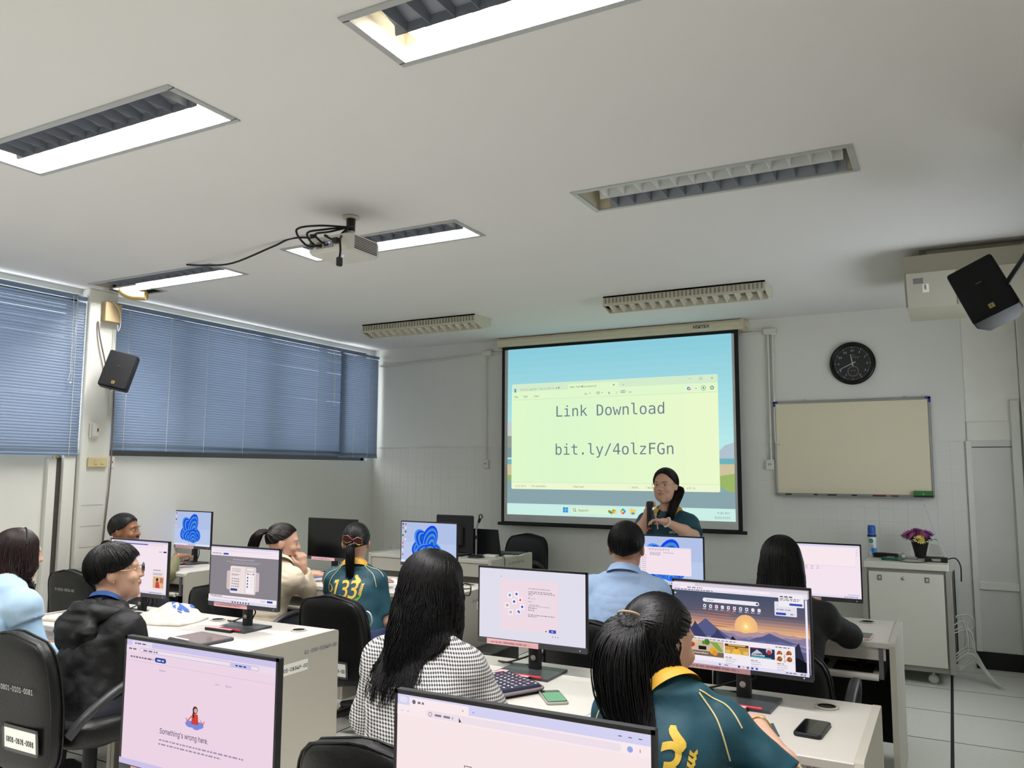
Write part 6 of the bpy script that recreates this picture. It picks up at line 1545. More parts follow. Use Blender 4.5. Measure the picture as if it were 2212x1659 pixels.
# what she holds
e = empty('microphone', V3(wr1), label='black handheld microphone held by the instructor', cat='microphone')
a0 = at(1402, 1142, 5.745); a1 = at(1404, 1083, 5.745)
MB().tube([a0, a0*.5+a1*.5, a0*.2+a1*.8], [.017, .019, .021], 12).build('handle', blackpl, e).location = -Vector(V3(wr1))
o = MB().tube([a0*.2+a1*.8, a0*.15+a1*.85, a1*.97+a0*.03, a1], [.023, .027, .026, .016], 12).build('head', M('mic_mesh', (34, 34, 36), .6, bump=.5, bs=400), e); o.location = -Vector(V3(wr1))
o = MB().tube([a0-Vector((0, 0, .004)), a0+Vector((0, 0, .010))], .0178, 12).build('red_ring', M('mic_red', (190, 44, 50), .4), e); o.location = -Vector(V3(wr1))
q0 = at(1414, 1110, 5.72); q1 = at(1421, 1143, 5.73)
MB().tube([q0, q0*.5+q1*.5+Vector((.006, 0, 0)), q1], .012, 6, flat=.3).build('wrist_strap', M('strap_pink', (190, 140, 150), .6), label='pink patterned strap hanging from the hands of the instructor', cat='strap')
b = MB()
for k in range(14):
    a = 2*PI*k/14; d = (Vector(wl)-Vector(el2)).normalized(); u = d.orthogonal().normalized(); w2 = d.cross(u); p = Vector(wl)+d*.0+(u*math.cos(a)+w2*math.sin(a))*.034; b.ball(p-Vector((P10.O[0], P10.O[1], 0)), .0068, 8, 5)
b.build('bead_bracelet', M('pearl', (226, 222, 204), .3), P10.e)
# ================================================================ PROJECTOR
e = empty('projector', (-2.735, 3.215, 2.60), label='white ceiling projector with black cables', cat='projector')
pj = M('projector_white', (214, 212, 204), .45)
MB().loft([[Vector((x*s, y*s2, z)) for x, y in rrect(.285, .25, .03, 4)] for z, s, s2 in ((0, .93, .92), (.012, .98, .98), (.03, 1, 1), (.07, 1, 1), (.085, .97, .97))]).build('body', pj, e)
MB().box(-.075, .035, -.129, -.124, .022, .058).build('port_panel', M('port_panel', (150, 148, 142), .5), e)
for k, (x, z, r) in enumerate(((-.045, .035, .010), (-.015, .035, .006), (.0, .035, .006))): MB().lathe([(r, 0), (r, .004), (.0005, .004)], 10, M4=Matrix.Translation((x, -.129, z)) @ Matrix.Rotation(PI/2, 4, 'X'), cap=False).build('port', blackpl, e)
MB().lathe([(.020, 0), (.020, .003), (.0005, .003)], 20, M4=Matrix.Translation((-.108, -.123, .045)) @ Matrix.Rotation(PI/2, 4, 'X'), cap=False).build('speaker_grille', greypl, e)
for r in range(8): MB().box(.1415, .1435, -.09, .09, .012+r*.0085, .016+r*.0085).build('vent_slot', blackpl, e)
MB().ball((.012, -.130, .046), .004).build('status_light', EM((120, 120, 255), 3.0), e)
MB().ball((.02, -.03, -.0005), .005, mi=0).build('status_light', EM((150, 150, 255), 2.0), e)
MB().lathe([(.016, .085), (.016, .10), (.02, .11)], 10, c=(-.125, -.10, 0)).build('foot', blackpl, e)
lt = MB(); vs, fs = text2d('PROJECTOR', .014, fnt='sans', align='CENTER')
MB().tube([(-.0, .06, .085), (-.0, .06, .11)], .03, 10).build('mount_plate', pj, e)
px, py = -2.80+2.735, 3.34-3.215
MB().tube([(px, py, .08), (px, py, .262)], .022, 14).build('mount_pole', M('pole_cream', (206, 200, 186), .5), e)
MB().box(px-.035, px+.035, py-.03, py+.03, .085, .12, bev=.004).build('mount_bracket', pj, e)
MB().lathe([(.0005, .262), (.045, .262), (.045, .252), (.024, .250)], 20, c=(px, py, 0), cap=False).build('ceiling_rose', M('pole_cream'), e)
MB().lathe([(.0245, .18), (.0245, .255)], 14, c=(px, py, 0), cap=False).build('black_sleeve', blackpl, e)
top = (px, py-.02, .20)
for pts in ([top, (px-.10, py-.14, .19), (-.155, -.19, .12), (-.11, -.17, .04), (-.06, -.13, .035)],
            [top, (px-.06, py-.15, .16), (-.10, -.17, .10), (-.07, -.16, .04), (-.045, -.13, .035)],
            [top, (px-.03, py-.13, .15), (-.055, -.16, .09), (-.03, -.14, .05), (-.02, -.128, .048)],
            [top, (px-.005, py-.11, .12), (.0, -.15, .08), (.03, -.15, .06), (.055, -.135, .05)],
            [top, (px+.05, py-.10, .14), (.11, -.16, .05), (.125, -.175, -.02), (.12, -.175, -.06)],
            [top, (px+.06, py-.05, .19), (px+.04, py-.1, .17), (px-.06, py+.03, .22), (px-.02, py+.04, .235)]):
    MB().tube(spline(pts, 6), .0055, 7).build('cable', blackm, e)
MB().box(.045, .075, -.15, -.122, .035, .062, bev=.003).build('power_plug', blackpl, e)
MB().box(.108, .132, -.19, -.16, -.10, -.055, bev=.005).build('video_plug', blackpl, e)
MB().tube(spline([(-2.80, 3.33, 2.80), (-2.95, 3.45, 2.79), (-3.35, 3.5, 2.862), (-3.55, 3.52, 2.84), (-3.95, 3.58, 2.80), (-4.25, 3.62, 2.83), (-4.45, 3.64, 2.862)], 6), .006, 7).build('ceiling_cable', blackm, label='black cable slung under the ceiling left of the projector', cat='cable')

# ================================================================ LOUDSPEAKERS
spk = M('speaker_black', (11, 11, 12), .55, var=.15, vs=30); grl = M('speaker_cloth', (13, 13, 16), .85, bump=.4, bs=500)
def speaker(loc, R, w, h, d, label, bracket_to):
    e = empty('loudspeaker', loc, label=label, cat='loudspeaker', group='wall loudspeakers'); e.rotation_euler = R
    MB().loft([[Vector((x, y, z)) for x, z in rrect(w*s, h*s2, .012, 3)] for y, s, s2 in ((-.002, 1, 1), (.06, 1, 1), (d, .72, .80))]).build('cabinet', spk, e)
    MB().loft([[Vector((x, y, z)) for x, z in rrect(w*s, h*s, .012, 3)] for y, s in ((-.014, .94), (-.010, .985), (-.002, .985))]).build('grille', grl, e)
    b = MB().box(-.012, .012, -.0165, -.014, -h*.36-.012, -h*.36+.012).build('badge', M('badge_brass', (168, 150, 96), .4, metal=.6), e)
    text_mb = MB(); text_on(text_mb, 'T', Matrix.Translation((0, -.017, -h*.36-.008)), .022, align='CENTER', bold=.02); text_mb.build('badge_print', blackpl, b)
    MB().box(-.012, .012, -.016, -.0135, h*.10, h*.105).build('logo_bar', M('badge_brass'), e)
    bt = e.rotation_euler.to_matrix().inverted() @ (Vector(bracket_to)-Vector(loc))
    MB().tube([(0, d-.01, 0), bt], .012, 8).build('bracket_arm', blackpl, e)
    MB().tube([(0, d-.05, h*.40), (0, d*.6, h*.48), (0, d-.02, h*.3)], .006, 6).build('bracket_yoke', blackpl, e)
    return e
speaker((-5.47, 3.905, 2.235), (math.radians(-12), math.radians(13), math.radians(38)), .205, .285, .16, 'black loudspeaker tilted on the window column', (-5.705, 3.95, 2.26))
speaker((0.165, 4.22, 2.335), (math.radians(-16), math.radians(-24), math.radians(-10)), .205, .29, .18, 'black loudspeaker tilted at the right edge of the picture', (0.33, 3.90, 2.42))

# ================================================================ AIR CONDITIONER under the ceiling on the right
ac = M('ac_cream', (164, 160, 142), .5, var=.05); acd = M('ac_dark_panel', (128, 124, 112), .55)  # bracket in a darker tone than the casing
e = empty('air_conditioner', (0.20, 5.40, CZ), label='cream under-ceiling air conditioner at the top right', cat='air conditioner')
x0, x1 = -.40, .54
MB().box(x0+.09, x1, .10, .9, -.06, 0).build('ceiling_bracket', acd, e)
MB().box(x0+.13, x1-.1, .097, .10, -.05, -.012).build('bracket_slot', ac, e)
MB().loft([[Vector((x, 0, -.16)), Vector((x, 0, -.055)), Vector((x, .95, -.055)), Vector((x, .95, -.30)), Vector((x, .17, -.34))] for x in (x0, x1)], smooth=False).build('casing', ac, e)
a1 = x0+.28
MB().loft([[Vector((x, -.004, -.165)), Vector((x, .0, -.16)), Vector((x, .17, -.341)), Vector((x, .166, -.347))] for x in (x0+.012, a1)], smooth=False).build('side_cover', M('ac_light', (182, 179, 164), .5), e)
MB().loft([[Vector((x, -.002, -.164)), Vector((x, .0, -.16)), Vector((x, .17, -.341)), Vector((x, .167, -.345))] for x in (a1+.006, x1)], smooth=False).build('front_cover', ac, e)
MB().box(.25, .40, -.006, 0, -.155, -.075).build('wood_piece', M('wood_brown', (122, 78, 52), .6), e)
for k in range(10): MB().tube([(.30+k*.024, .015, -.175), (.30+k*.024, .12, -.285)], .004, 5).build('grille_bar', M('ac_light'), e)
MB().loft([[Vector((x, .004, -.17)), Vector((x, .006, -.168)), Vector((x, .145, -.314)), Vector((x, .143, -.318))] for x in (.28, .54)], smooth=False).build('grille_recess', blackpl, e)
p = MB().box(-.0, .055, -.001, 0, -.02, .02).build('maker_label', M('label_grey', (120, 120, 118), .6), e, (x0+.05, .034, -.205), (math.radians(43), 0, 0))
p = MB().box(-.0, .035, -.001, 0, -.03, .03).build('paper_tag', paper, e, (x0+.10, .072, -.245), (math.radians(43), 0, 0))
lt = MB(); text_on(lt, 'HHN', Matrix.Rotation(math.radians(90), 4, 'Y') @ Matrix.Translation((-.026, -.0015, -.006)), .024, bold=.02); lt.build('tag_print', inkblack, p, (.014, 0, 0))

# ================================================================ EQUIPMENT RACK
rk = M('rack_grey', (150, 149, 140), .5); rkw = M('rack_white', (206, 204, 192), .5, var=.03)
e = empty('equipment_rack', (-.325, 6.60, 0), label='white wheeled equipment rack below the whiteboard', cat='cabinet')
hw = .275
MB().box(-hw, hw, .02, .56, .09, .80, bev=.004).build('body', rk, e)
dd = MB().box(-hw+.03, hw-.03, 0, .02, .13, .775, bev=.003).build('front_door', rkw, e)
for x in (-.17, .14):
    hd_ = MB().box(x-.014, x+.014, -.004, 0, .715, .752, bev=.001).build('latch', greypl, dd); MB().box(x-.008, x+.008, -.006, -.004, .722, .744).build('latch_pull', M('latch_light', (180, 180, 172), .5), hd_)
MB().lathe([(.011, 0), (.011, .006), (.0005, .006)], 16, M4=Matrix.Translation((-.015, 0, .735)) @ Matrix.Rotation(PI/2, 4, 'X'), cap=False).build('lock', alu, dd)
MB().box(-hw-.004, hw+.004, -.006, .57, .80, .845, bev=.005).build('top', rkw, e)
for s in (-1, 1): MB().box(s*hw-.018, s*hw+.018, .002, .03, .09, .80, bev=.003).build('corner_post', rk, e)
for x in (-.2, .15):
    for y in (.08, .48): MB().lathe([(.012, -.012), (.034, -.012), (.034, .012), (.012, .012)], 14, M4=Matrix.Translation((x, y, .034)) @ Matrix.Rotation(PI/2, 4, 'X')).tube([(x, y, .034), (x, y, .095)], .012, 6).build('caster', M('caster_white', (186, 186, 178), .5), e)
MB().box(hw+.02, hw+.032, .25, .62, .12, .74).build('side_panel', M('rack_side', (96, 96, 92), .5), e)
MB().box(hw+.032, hw+.040, .60, .625, .10, .75).build('panel_edge', blackpl, e)
# white network cables spilling from the rack
wc = M('network_cable_white', (206, 206, 196), .5)
for k in range(12):
    rr = random.Random(k); z = .42-.02*k if k < 5 else .12+.012*(k-5)
    y = 6.88+rr.uniform(-.08, .1); x = -.03
    if k < 5: pts = [(x, y, z), (x+.05+.012*k, y+.02, z+.02), (x+.07+.012*k, y+.03, z-.16), (x+.02, y+.01, z-.26)]
    else: pts = [(x, y-.05, z), (x+.10, y-.06+.006*k, z+.05), (x+.20, y-.1+.008*k, .03+.004*k), (x+.26+rr.uniform(0, .03), y-.13, .010)]
    MB().tube(spline(pts, 6), .0045, 6).build('network_cable', wc, label='white network cable looped beside the equipment rack' if k < 5 else 'white network cable spilling onto the floor beside the equipment rack', cat='cable', group='network cables looped beside the rack' if k < 5 else 'network cables spilling onto the floor')
MB().tube(spline([(-.04, 6.85, .45), (.06, 6.9, .47), (.10, 6.93, .40), (.06, 6.92, .36)], 6), .004, 6).build('network_cable', wc, label='single loose loop of white cable highest beside the rack', cat='cable')
# things on the rack
RZ = .845
e = empty('spray_can', (-.575, 7.08, RZ), label='blue and white disinfectant spray can on the rack', cat='spray can')
MB().lathe([(.030, 0), (.032, .006), (.032, .155), (.028, .168), (.018, .172)], 20).build('can', M('can_white', (216, 224, 232), .3), e)
MB().lathe([(.0295, .168), (.0295, .215), (.026, .235), (.0005, .236)], 20).build('cap', M('cap_blue', (36, 92, 178), .4), e)
MB().lathe([(.0325, .145), (.0325, .166)], 20, cap=False).build('collar_band', M('band_navy', (24, 40, 110), .4), e)
pts = [[Vector((.0328*math.sin(a), -.0328*math.cos(a), z)) for z in (.005, .06)] for a in [math.radians(q) for q in range(-5, 96, 12)]]
MB().loft(pts, cap=False, close=False).build('swirl', M('can_blue', (70, 140, 206), .35), e)
MB().lathe([(.017, 0), (.017, .0008), (.0005, .0008)], 18, M4=Matrix.Translation((-.004, -.0322, .115)) @ Matrix.Rotation(PI/2, 4, 'X'), cap=False).build('logo_disc', M('logo_green', (44, 120, 66), .4), e)
letters(e, 'Dettol', (-.017, -.0336, .110), .0125, M('print_white'), name='logo_print', fnt='sans', bold=.01)
lt = MB()
for k in range(6): lt.box(-.016+.004*(k % 2), .014, -.0332, -.0326, .080-.009*k, .083-.009*k)
lt.build('small_print', M('band_navy'), e)
e = empty('flower_pot', (-.235, 7.06, RZ), label='pink and purple flowers in a black paper pot on the rack', cat='flowers')
MB().lathe([(.035, 0), (.045, .05), (.062, .12)], 14).build('pot', M('wrap_black', (20, 19, 20), .5), e)
pk = [M('petal_pink', (196, 110, 160), .6), M('petal_purple', (120, 46, 110), .6), M('petal_mauve', (160, 96, 170), .6), M('petal_yellow', (226, 206, 110), .6)]
fm = []
for c in pk:
    mb = MB()
    for ring, (n, r, tl) in enumerate(((14, .034, .15), (12, .028, .6), (9, .018, 1.0))):
        for k in range(n):
            a = 2*PI*k/n+ring*.3; d = Vector((math.cos(a)*math.cos(tl), math.sin(a)*math.cos(tl), math.sin(tl))); u = Vector((-math.sin(a), math.cos(a), 0))
            mb.add([d*.004, d*r*.6+u*.005, d*r, d*r*.6-u*.005], [(0, 1, 2, 3)], 0, True)
    fm.append(mb.mesh('blossom', c))
fl_ = [(-.07, -.02, .155, 1), (.055, -.03, .15, 1), (-.02, .0, .185, 0), (.035, .01, .18, 0), (.0, -.05, .14, 3), (-.045, -.045, .165, 0), (.075, .01, .165, 1), (-.01, .04, .19, 2), (-.09, .02, .15, 1), (.02, -.045, .168, 0)]
fl_ += [(-.05, .01, .175, 2), (.05, -.01, .185, 2), (.0, .02, .20, 0), (-.03, -.03, .19, 1), (.06, .03, .18, 0), (-.075, .0, .17, 0)]
for k, (x, y, z, c) in enumerate(fl_):
    o = link_mesh('blossom', fm[c], e, (x, y, z), (random.uniform(.5, .9) if y < .01 else -.2, x*5, random.uniform(0, 6))); s = random.uniform(1.25, 1.65); o.scale = (s, s, s)
    MB().tube([(x*.3, y*.3, .10), (x, y, z)], .002, 5).build('stem', M('stem_green', (60, 90, 50), .7), e)
for k in range(10):
    a = 2*PI*k/10+.2; d = Vector((math.cos(a), math.sin(a)*.6, 0)); L = .13 if k % 3 else .155; u = Vector((-d.y, d.x, 0)).normalized()*.012; b0 = d*.05+Vector((0, 0, .12))
    MB().add([b0, b0+d*L*.4+u+Vector((0, 0, .03)), b0+d*(L-.05)+Vector((0, 0, .01)), b0+d*L*.4-u+Vector((0, 0, .03))], [(0, 1, 2, 3)], 0, True).build('leaf', M('leaf_dark', (44, 66, 52), .6), e)
e = empty('wireless_receiver', (-.125, 6.82, RZ), label='black wireless microphone receiver with two tall antennas on the rack', cat='receiver')
MB().box(-.075, .075, -.05, .05, 0, .035, bev=.003).build('case', blackpl, e); MB().box(-.03, .03, -.0515, -.05, .008, .026).build('display_window', M('lcd_grey', (150, 148, 140), .4), e)
for x, q in ((.06, 0), (.068, .012)): MB().tube([(x, .0, .03), (x-.115-q, .02, .40+q)], [.003, .0018], 6).ball((x-.115-q, .02, .40+q), .004, 8, 5).build('antenna', alu, e)
MB().add([(-.055, .03, .045), (.045, .03, .045), (.02, .065, .115), (-.035, .065, .125)], [(0, 1, 2, 3)]).add([(-.055, .034, .045), (.045, .034, .045), (.02, .069, .115), (-.035, .069, .125)], [(3, 2, 1, 0)]).build('folded_card', M('card_grey', (170, 166, 158), .7), e)
e = empty('microphone', (-.32, 6.80, RZ+.022), label='silver headed wired microphone lying on the rack', cat='microphone')
MB().tube([(.075, -.035, 0), (-.0, .0, .0)], [.009, .013], 10).build('handle', alu, e); MB().ball((-.025, .012, .006), .026, 12, 8).build('head', M('mic_silver', (170, 170, 166), .35, metal=.8, bump=.5, bs=300), e)
e = empty('green_case', (-.42, 6.76, RZ), label='flat green case lying on the rack by the cable coil', cat='case')
MB().loft([[Vector((x, y, z)) for x, y in rrect(.14*s, .07*s, .025, 4)] for z, s in ((0, .95), (.012, 1), (.022, .9))]).build('shell', M('case_green', (30, 84, 66), .5), e)
MB().box(-.03, .02, -.03, -.01, .022, .030).build('tag', M('label_grey'), e)
coil = []
for k in range(90): a = k*2*PI/18; coil.append((-.47+(.085+.004*math.sin(k*.9))*math.cos(a), 6.92+(.045+.003*math.cos(k*1.3))*math.sin(a), RZ+.006+.006*(k/18)))
MB().tube(coil, .0045, 6).build('cable_coil', blackm, label='coil of black cable beside the spray can', cat='cable')
MB().tube(spline([(-.40, 6.74, RZ+.01), (-.34, 6.64, RZ+.008), (-.25, 6.62, RZ+.007), (-.18, 6.70, RZ+.008), (-.15, 6.76, RZ+.012)], 6), .003, 6).build('microphone_lead', blackm, label='thin black lead curving across the front of the rack top', cat='cable')
MB().tube(spline([(-.05, 6.85, RZ+.02), (.0, 6.83, RZ+.03), (.03, 6.8, RZ-.02), (.03, 6.8, RZ-.13)], 6), .0045, 6).build('power_lead', blackm, label='black power lead dropping off the right side of the rack', cat='cable')

# ================================================================ FRONT DESK OF THE TEACHER
e = empty('teacher_desk', (-3.98, 5.86, 0), label='cream teacher desk left of the projection screen', cat='desk')
MB().box(-.62, .62, 0, .74, .732, .76, bev=.003).build('desk_top', deskm, e)
MB().box(.60, .632, -.004, .745, 0, .768, bev=.006).build('end_panel', panelm, e); MB().box(-.632, -.60, -.004, .745, 0, .768, bev=.006).build('end_panel', panelm, e)
MB().box(-.60, .60, .01, .03, .62, .732).build('apron', panelm, e); MB().box(-.60, .60, .06, .075, .12, .62).build('front_panel', M('desk_front_dark', (120, 118, 110), .6), e)
letters(e, '01-005-01847-00', (.634, .30, .70), .04, inkblue, (0, 0, PI/2), fnt='sans')
p_ = MB().box(.05, .17, -.0045, -.0035, .738, .752).build('paper_label', paper, e); letters(p_, '01-005-01847', (.055, -.0052, .741), .011, inkblack, fnt='sans', bold=.012)
p_ = MB().box(.632, .633, .30, .5, .60, .65).build('paper_label', paper, e); letters(p_, '01-005-0184', (.6336, .31, .613), .034, inkblack, (0, 0, PI/2), fnt='sans', bold=.012)
e = empty('computer_monitor', (-3.86, 6.10, .76), label='black monitor on the teacher desk seen from behind', cat='monitor', group='desktop monitors')
MB().box(-.195, .185, 0, .03, .02, .345, bev=.008).build('panel_housing', backm, e); MB().box(-.10, .10, -.03, .002, .08, .25, bev=.012).build('back_bulge', backm, e)
MB().box(-.12, .12, -.09, .10, 0, .012, bev=.003).build('stand_base', blackpl, e); MB().box(-.03, .03, -.028, -.005, .012, .18).build('stand_column', blackpl, e)
e = empty('laptop', (-3.63, 6.28, .76), math.radians(-6), label='open black laptop on the teacher desk beside the microphone stand', cat='laptop')
MB().box(-.16, .16, -.02, .21, 0, .018, bev=.004).build('base', blackpl, e); MB().box(-.16, .16, 0, .008, 0, .215, bev=.003).build('lid', M('laptop_black', (26, 27, 30), .4), e, (0, -.02, .016), (math.radians(12), 0, 0))
e = empty('microphone_stand', (-3.595, 6.03, .76), label='desk gooseneck stand with an empty black microphone clip', cat='microphone stand')
MB().lathe([(.072, 0), (.072, .008), (.05, .018), (.014, .024)], 24).build('base', blackpl, e)
MB().tube([(0, 0, .02), (0, 0, .16)], .008, 10).build('lower_tube', alu, e); MB().tube([(0, 0, .155), (0, 0, .185)], .013, 10).build('collar', blackpl, e)
MB().tube(spline([(0, 0, .18), (.0, 0, .24), (.012, 0, .275), (.022, 0, .30)], 5), .0075, 10).build('gooseneck', alu, e)
MB().tube([(.022, 0, .295), (.035, 0, .33)], [.011, .014], 8).tube([Vector((.042+.016*math.cos(a), .0, .345+.018*math.sin(a))) for a in [q*PI/7 for q in range(-2, 11)]], .005, 6).build('clip', blackpl, e)
e = empty('network_dock', (-3.50, 6.12, .76), label='white dock box with leads on the teacher desk', cat='dock')
MB().box(-.06, .06, -.035, .035, 0, .022, bev=.004).build('case', white_pl, e); MB().tube(spline([(.06, 0, .015), (.13, -.02, .012), (.16, -.05, .0), (.165, -.055, -.06)], 5), .003, 6).build('lead', blackm, e)
e = empty('tablet', (-3.43, 6.42, .76), math.radians(10), label='black tablet lying on white paper on the teacher desk', cat='tablet')
MB().box(-.085, .085, -.12, .12, .0, .006).build('paper_under', paper, e); MB().box(-.075, .07, -.10, .10, .006, .016, bev=.003).build('body', blackpl, e)

# ================================================================ THINGS ON THE DESKS
def slab(name, label, cat, loc, rz, w, d, h, mat, screen=None, smat=None, r=.012, group=None, inset=.004):
    e = empty(name, loc, rz, label=label, cat=cat, group=group)
    MB().loft([[Vector((x, y, z)) for x, y in rrect(w*s, d*s, r, 4)] for z, s in ((0, .97), (h*.3, 1), (h*.7, 1), (h, .97))]).build('body', mat, e)
    if smat: MB().prism(rrect(w-2*inset, d-2*inset, r*.7, 4), h, h+.0006).build('screen', smat, e)
    return e
gl_black = M('glass_black', (10, 11, 13), .08, spec=.6)
t = slab('tablet', 'tablet in a grey folio case on the desk with the inventory label', 'tablet', (-3.13, 2.74, .70), math.radians(-6), .255, .19, .014, M('folio_grey', (70, 68, 70), .6), smat=M('tablet_glass', (120, 104, 106), .10, spec=.6), inset=.012)
MB().tube([(-.115, -.083, .018), (.03, -.083, .018)], .0045, 8).build('stylus', white_pl, t)
ph = slab('phone', 'phone with a pale green screen in a clear case near the patterned pouch', 'phone', (-1.27, 2.67, .70), math.radians(38), .078, .155, .010, M('case_clear', (168, 166, 156), .3), smat=gl_black)
MB().prism(rrect(.066, .108, .006, 3), .0107, .0112).build('lit_picture', EM((150, 214, 168), .85), ph, (0, -.012, 0))
ph = slab('phone', 'black phone lying near the right end of the second row desk', 'phone', (-.415, 2.745, .70), math.radians(-4), .082, .165, .012, blackpl, smat=M('glass_grey', (38, 42, 44), .08, spec=.6)); MB().prism([(-.034, -.074), (-.004, -.074), (-.002, .074), (-.034, .074)], .0127, .0129).build('reflection_strip', gl_black, ph)
ph = slab('phone', 'phone in a rose case on the front row desk at the right', 'phone', (-.41, 4.375, .70), math.radians(-3), .075, .15, .010, M('case_rose', (206, 176, 166), .4), smat=M('glass_taupe', (84, 80, 76), .12)); MB().box(-.012, .012, -.088, -.074, 0, .012, bev=.002).build('plug', white_pl, ph)
ph = slab('phone', 'phone held up by the woman with the bow', 'phone', V3(at(868, 1278, 4.42)), 0, .078, .158, .009, blackpl, smat=gl_black); ph.rotation_euler = (math.radians(35), math.radians(18), math.radians(-38))
for k in range(12): MB().box(-.027+.019*(k % 3), -.015+.019*(k % 3), .05-.032*(k//3), .062-.032*(k//3), .0097, .0101).build('app_icon', EM([(90, 120, 230), (220, 220, 230), (120, 90, 200)][k % 3], .8), ph)
e = empty('card_case', (-.53, 2.64, .70), math.radians(30), label='small dark folded wallet beside the forearm on the near desk', cat='wallet')
MB().add([(-.03, -.02, 0), (.03, -.02, 0), (.025, .02, .028), (-.03, .02, .02)], [(0, 1, 2, 3)]).add([(-.03, .028, 0), (.03, .028, 0), (.025, .02, .028), (-.03, .02, .02)], [(3, 2, 1, 0)]).box(-.03, .03, -.02, .028, 0, .003).build('cover', M('wallet_grey', (70, 76, 76), .6), e)
e = empty('pouch', (-1.49, 2.70, .70), math.radians(-28), label='navy zip pouch with white bird print beside the gingham sleeve', cat='pouch')
MB().loft([[Vector((x, y, z)) for x, y in rrect(.25*s, .20*s, .025, 5)] for z, s in ((0, .95), (.012, 1), (.022, .99), (.030, .93))]).build('body', M('pouch_navy', (30, 32, 56), .8), e)
MB().tube([Vector((x, y, .016)) for x, y in rrect(.255, .205, .026, 5)]+[Vector((.1275, .0765, .016))], .006, 6).build('zip_edge', M('zip_grey', (132, 122, 120), .7, bump=.5, bs=300), e)
rr = random.Random(5); pr = MB()
for i in range(9):
    for j in range(7):
        x, y = -.10+i*.025+(.012 if j % 2 else 0), -.078+j*.026; a = rr.uniform(0, 6); s = .007
        if abs(x) < .112: pr.add([Vector((x+s*math.cos(a+q)*k_, y+s*math.sin(a+q)*k_, .0308)) for q, k_ in ((0, 1.3), (1.3, .7), (2.6, .6), (3.6, 1.1), (4.9, .6))], [(0, 1, 2, 3, 4)], 1 if rr.random() < .2 else 0)
tag(pr.build('bird_print', [M('print_cream', (226, 220, 214), .7), M('print_rose', (206, 120, 130), .7)], e), kind='stuff')
# tote bag: crumpled cloth
def tote():
    e = empty('tote_bag', (-3.67, 3.0, .70), math.radians(12), label='crumpled white tote bag with a blue print on the second row desk', cat='tote bag')
    nx, ny = 34, 24; W_, D_ = .34, .26; P = []
    for i in range(nx+1):
        for j in range(ny+1):
            u, v = i/nx*2-1, j/ny*2-1; P.append((u*W_/2*(1-.08*v*v), v*D_/2*(1-.10*u*u), 0))
    P = np.array(P); u = P[:, 0]/(W_/2); v = P[:, 1]/(D_/2); ed = np.clip((1-np.abs(u)**4)*(1-np.abs(v)**4), 0, 1)
    z = ed*(.034+.040*np.exp(-((u-.1)**2*3+(v-.1)**2*4)))+ed*(.022*vnoise(P*np.array([1, 1, 1])+3.1, 16, 3)+.030*np.abs(vnoise(P*np.array([.6, 1.3, 1])+1.7, 26, 6)))
    top = P.copy(); top[:, 2] = np.maximum(z, .002)+.004; bot = P.copy(); bot[:, 2] = .001
    f = []; K = lambda i, j: i*(ny+1)+j
    for i in range(nx):
        for j in range(ny): f.append((K(i, j), K(i+1, j), K(i+1, j+1), K(i, j+1)))
    n = len(P); F2 = [tuple(q+n for q in x[::-1]) for x in f]
    rim = [K(i, 0) for i in range(nx+1)]+[K(nx, j) for j in range(1, ny+1)]+[K(i, ny) for i in range(nx-1, -1, -1)]+[K(0, j) for j in range(ny-1, 0, -1)]
    side = [(rim[q], rim[q]+n, rim[(q+1) % len(rim)]+n, rim[(q+1) % len(rim)]) for q in range(len(rim))]
    mb = MB(); mb.add(np.concatenate([top, bot]).tolist(), f+F2+side, 0, True); mb.build('bag', M('canvas_white', (208, 202, 192), .85, bump=.2, bs=200), e)
    def zz(x, y):
        i = int(round((x/(W_/2)+1)/2*nx)); j = int(round((y/(D_/2)+1)/2*ny)); i = min(max(i, 0), nx); j = min(max(j, 0), ny); return top[K(i, j), 2]
    pb = MB()
    for (cx, cy, rx, ry) in ((-.07, .02, .055, .030), (.06, .0, .050, .028), (.10, .055, .02, .014), (.10, -.05, .012, .012)):
        ring = []
        for k in range(16): a = 2*PI*k/16; x, y = cx+rx*math.cos(a)*(1+.25*math.sin(3*a)), cy+ry*math.sin(a); ring.append((x, y, zz(x, y)+.003))
        c = (cx, cy, zz(cx, cy)+.004); pb.add(ring+[c], [(k, (k+1) % 16, 16) for k in range(16)], 0, True)
    pb.build('blue_print', M('bag_blue', (62, 98, 172), .8), e)
    for s in (-1, 1): MB().tube(spline([(-.18, s*.06, .02), (-.25, s*.05, .03), (-.27, s*.0, .018), (-.24, -s*.04, .012), (-.17, -s*.05, .02)], 5), .012, 6, flat=.25).build('handle', M('canvas_white'), e)
tote()
slab('notebook', 'thin cream notebook on the desk behind the black jacket', 'book', (-4.20, 2.78, .70), math.radians(8), .15, .20, .016, M('book_cream', (232, 222, 206), .7), r=.003)
e = slab('folder', 'blue folder on the desk of the cream jacket', 'folder', (-4.16, 4.66, .72), math.radians(-12), .22, .30, .006, M('folder_blue', (58, 118, 206), .5), r=.004)
for k, (x, y, a, l) in enumerate(((-3.22, 4.62, 10, 'white sheet under the phone on the bow girl desk'), (-3.62, 4.55, -12, 'white sheet beside the blue folder on the front row desks'), (-3.42, 4.72, 24, 'white sheet below the blue petal monitor beside the teacher'))):
    MB().box(-.105, .105, -.148, .148, 0, .0012).build('paper_sheet', paper, label=l, cat='paper', loc=(x, y, .7205+k*.0006), rot=(0, 0, math.radians(a)))
e = empty('cup', (-3.80, 4.52, .72), label='white cup on the desk of the cream jacket', cat='cup')
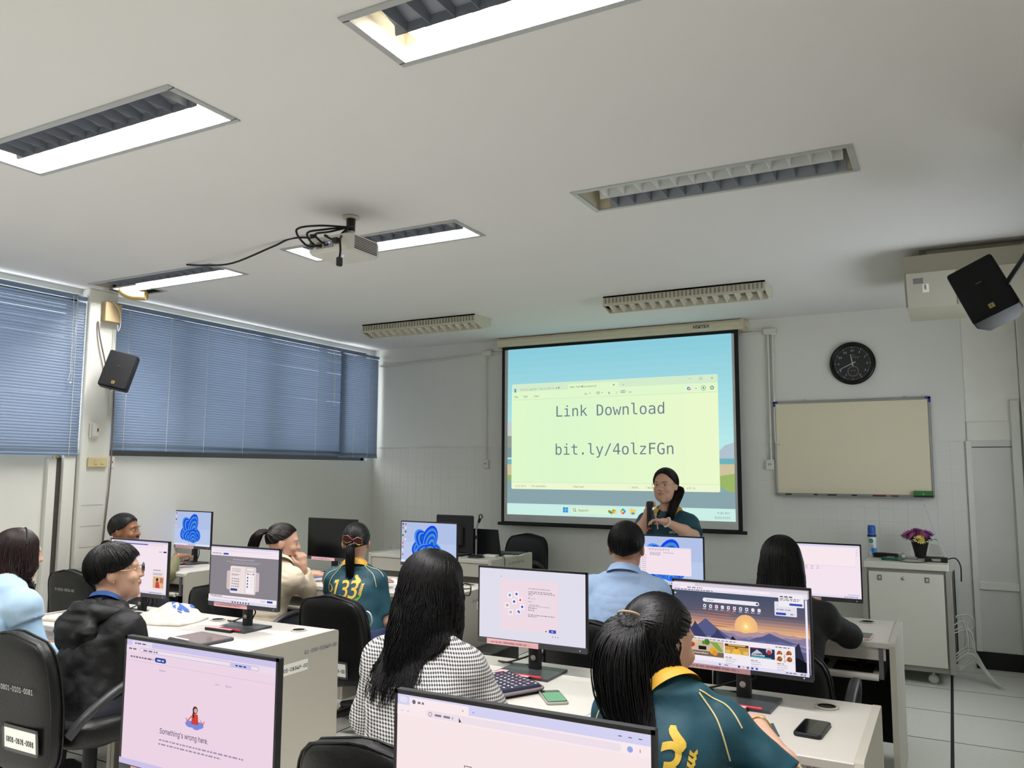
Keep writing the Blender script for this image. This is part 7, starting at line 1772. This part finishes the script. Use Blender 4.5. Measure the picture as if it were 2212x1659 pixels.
MB().lathe([(.026, 0), (.034, .002), (.040, .075), (.038, .075), (.032, .006), (.0005, .006)], 20, cap=False).build('body', white_pl, e); MB().tube([(.038+.018*math.sin(a), 0, .04-.022*math.cos(a)) for a in [q*PI/8 for q in range(9)]], .0035, 6).build('handle', white_pl, e)
# keyboard trays
def keyboard(x, y, z, label):
    e = empty('keyboard', (x, y, z), label=label, cat='keyboard', group='black keyboards on the pull-out trays')
    MB().box(-.20, .20, -.06, .06, 0, .014, bev=.004).build('case', blackpl, e)
    km = MB().box(-.0075, .0075, -.0075, .0075, .014, .019, bev=.001).mesh('key', M('key_black', (34, 34, 36), .5))
    for r in range(5):
        for c in range(20): link_mesh('key', km, e, (-.185+c*.0195, -.04+r*.02, 0))
keyboard(-4.05, 2.70, .55, 'black keyboard on the tray below the light blue blouse')
keyboard(-.78, 4.40, .55, 'black keyboard on the tray of the long-haired woman')
e = empty('mouse', (-.43, 4.42, .553), label='black computer mouse on a pad on the pull-out tray at the right', cat='mouse')
MB().ball((0, 0, .010), (.030, .052, .020), 14, 8).build('body', M('mouse_black', (30, 30, 33), .2), e)
MB().box(-.09, .09, -.10, .10, 0, .003, bev=.001).build('mouse_pad', M('pad_black', (16, 16, 17), .9), label='black mouse pad on the pull-out tray at the right', cat='mouse pad', loc=(-.46, 4.41, .5505))
# computer towers under the front row
def tower(x, y, label):
    e = empty('computer_tower', (x, y, 0), label=label, cat='computer', group='black computer towers under the desks')
    MB().box(-.09, .09, -.18, .18, .02, .38, bev=.005).build('case', blackpl, e)
    MB().box(-.07, .02, -.184, -.18, .22, .34).build('rear_plate', greypl, e)
    for k in range(5): MB().box(-.065, .015, -.187, -.184, .23+k*.022, .238+k*.022).build('vent_slot', blackm, e)
    MB().lathe([(.03, 0), (.03, .003), (.0005, .003)], 14, M4=Matrix.Translation((.045, -.181, .28)) @ Matrix.Rotation(PI/2, 4, 'X'), cap=False).build('fan_grille', alu, e)
tower(-2.20, 4.75, 'black computer tower in the aisle beyond the add account monitor')
tower(-2.62, 4.62, 'computer tower standing by the front row end panel with the inventory label')

q = at(790, 1342, 3.74)
e = empty('bag_strap', V3(q), label='white bag strap and tag hanging at the side of the chair behind the bow', cat='strap')
MB().tube(spline([(-.012, 0, .02), (.0, 0, .055), (.03, .0, .045), (.038, .01, .0), (.02, .01, -.03)], 5), .007, 6, flat=.3).build('loop', M('canvas_white'), e)
MB().box(-.02, .014, -.002, .002, -.06, .02, bev=.001).build('tag', paper, e, rot=(0, math.radians(-12), 0))
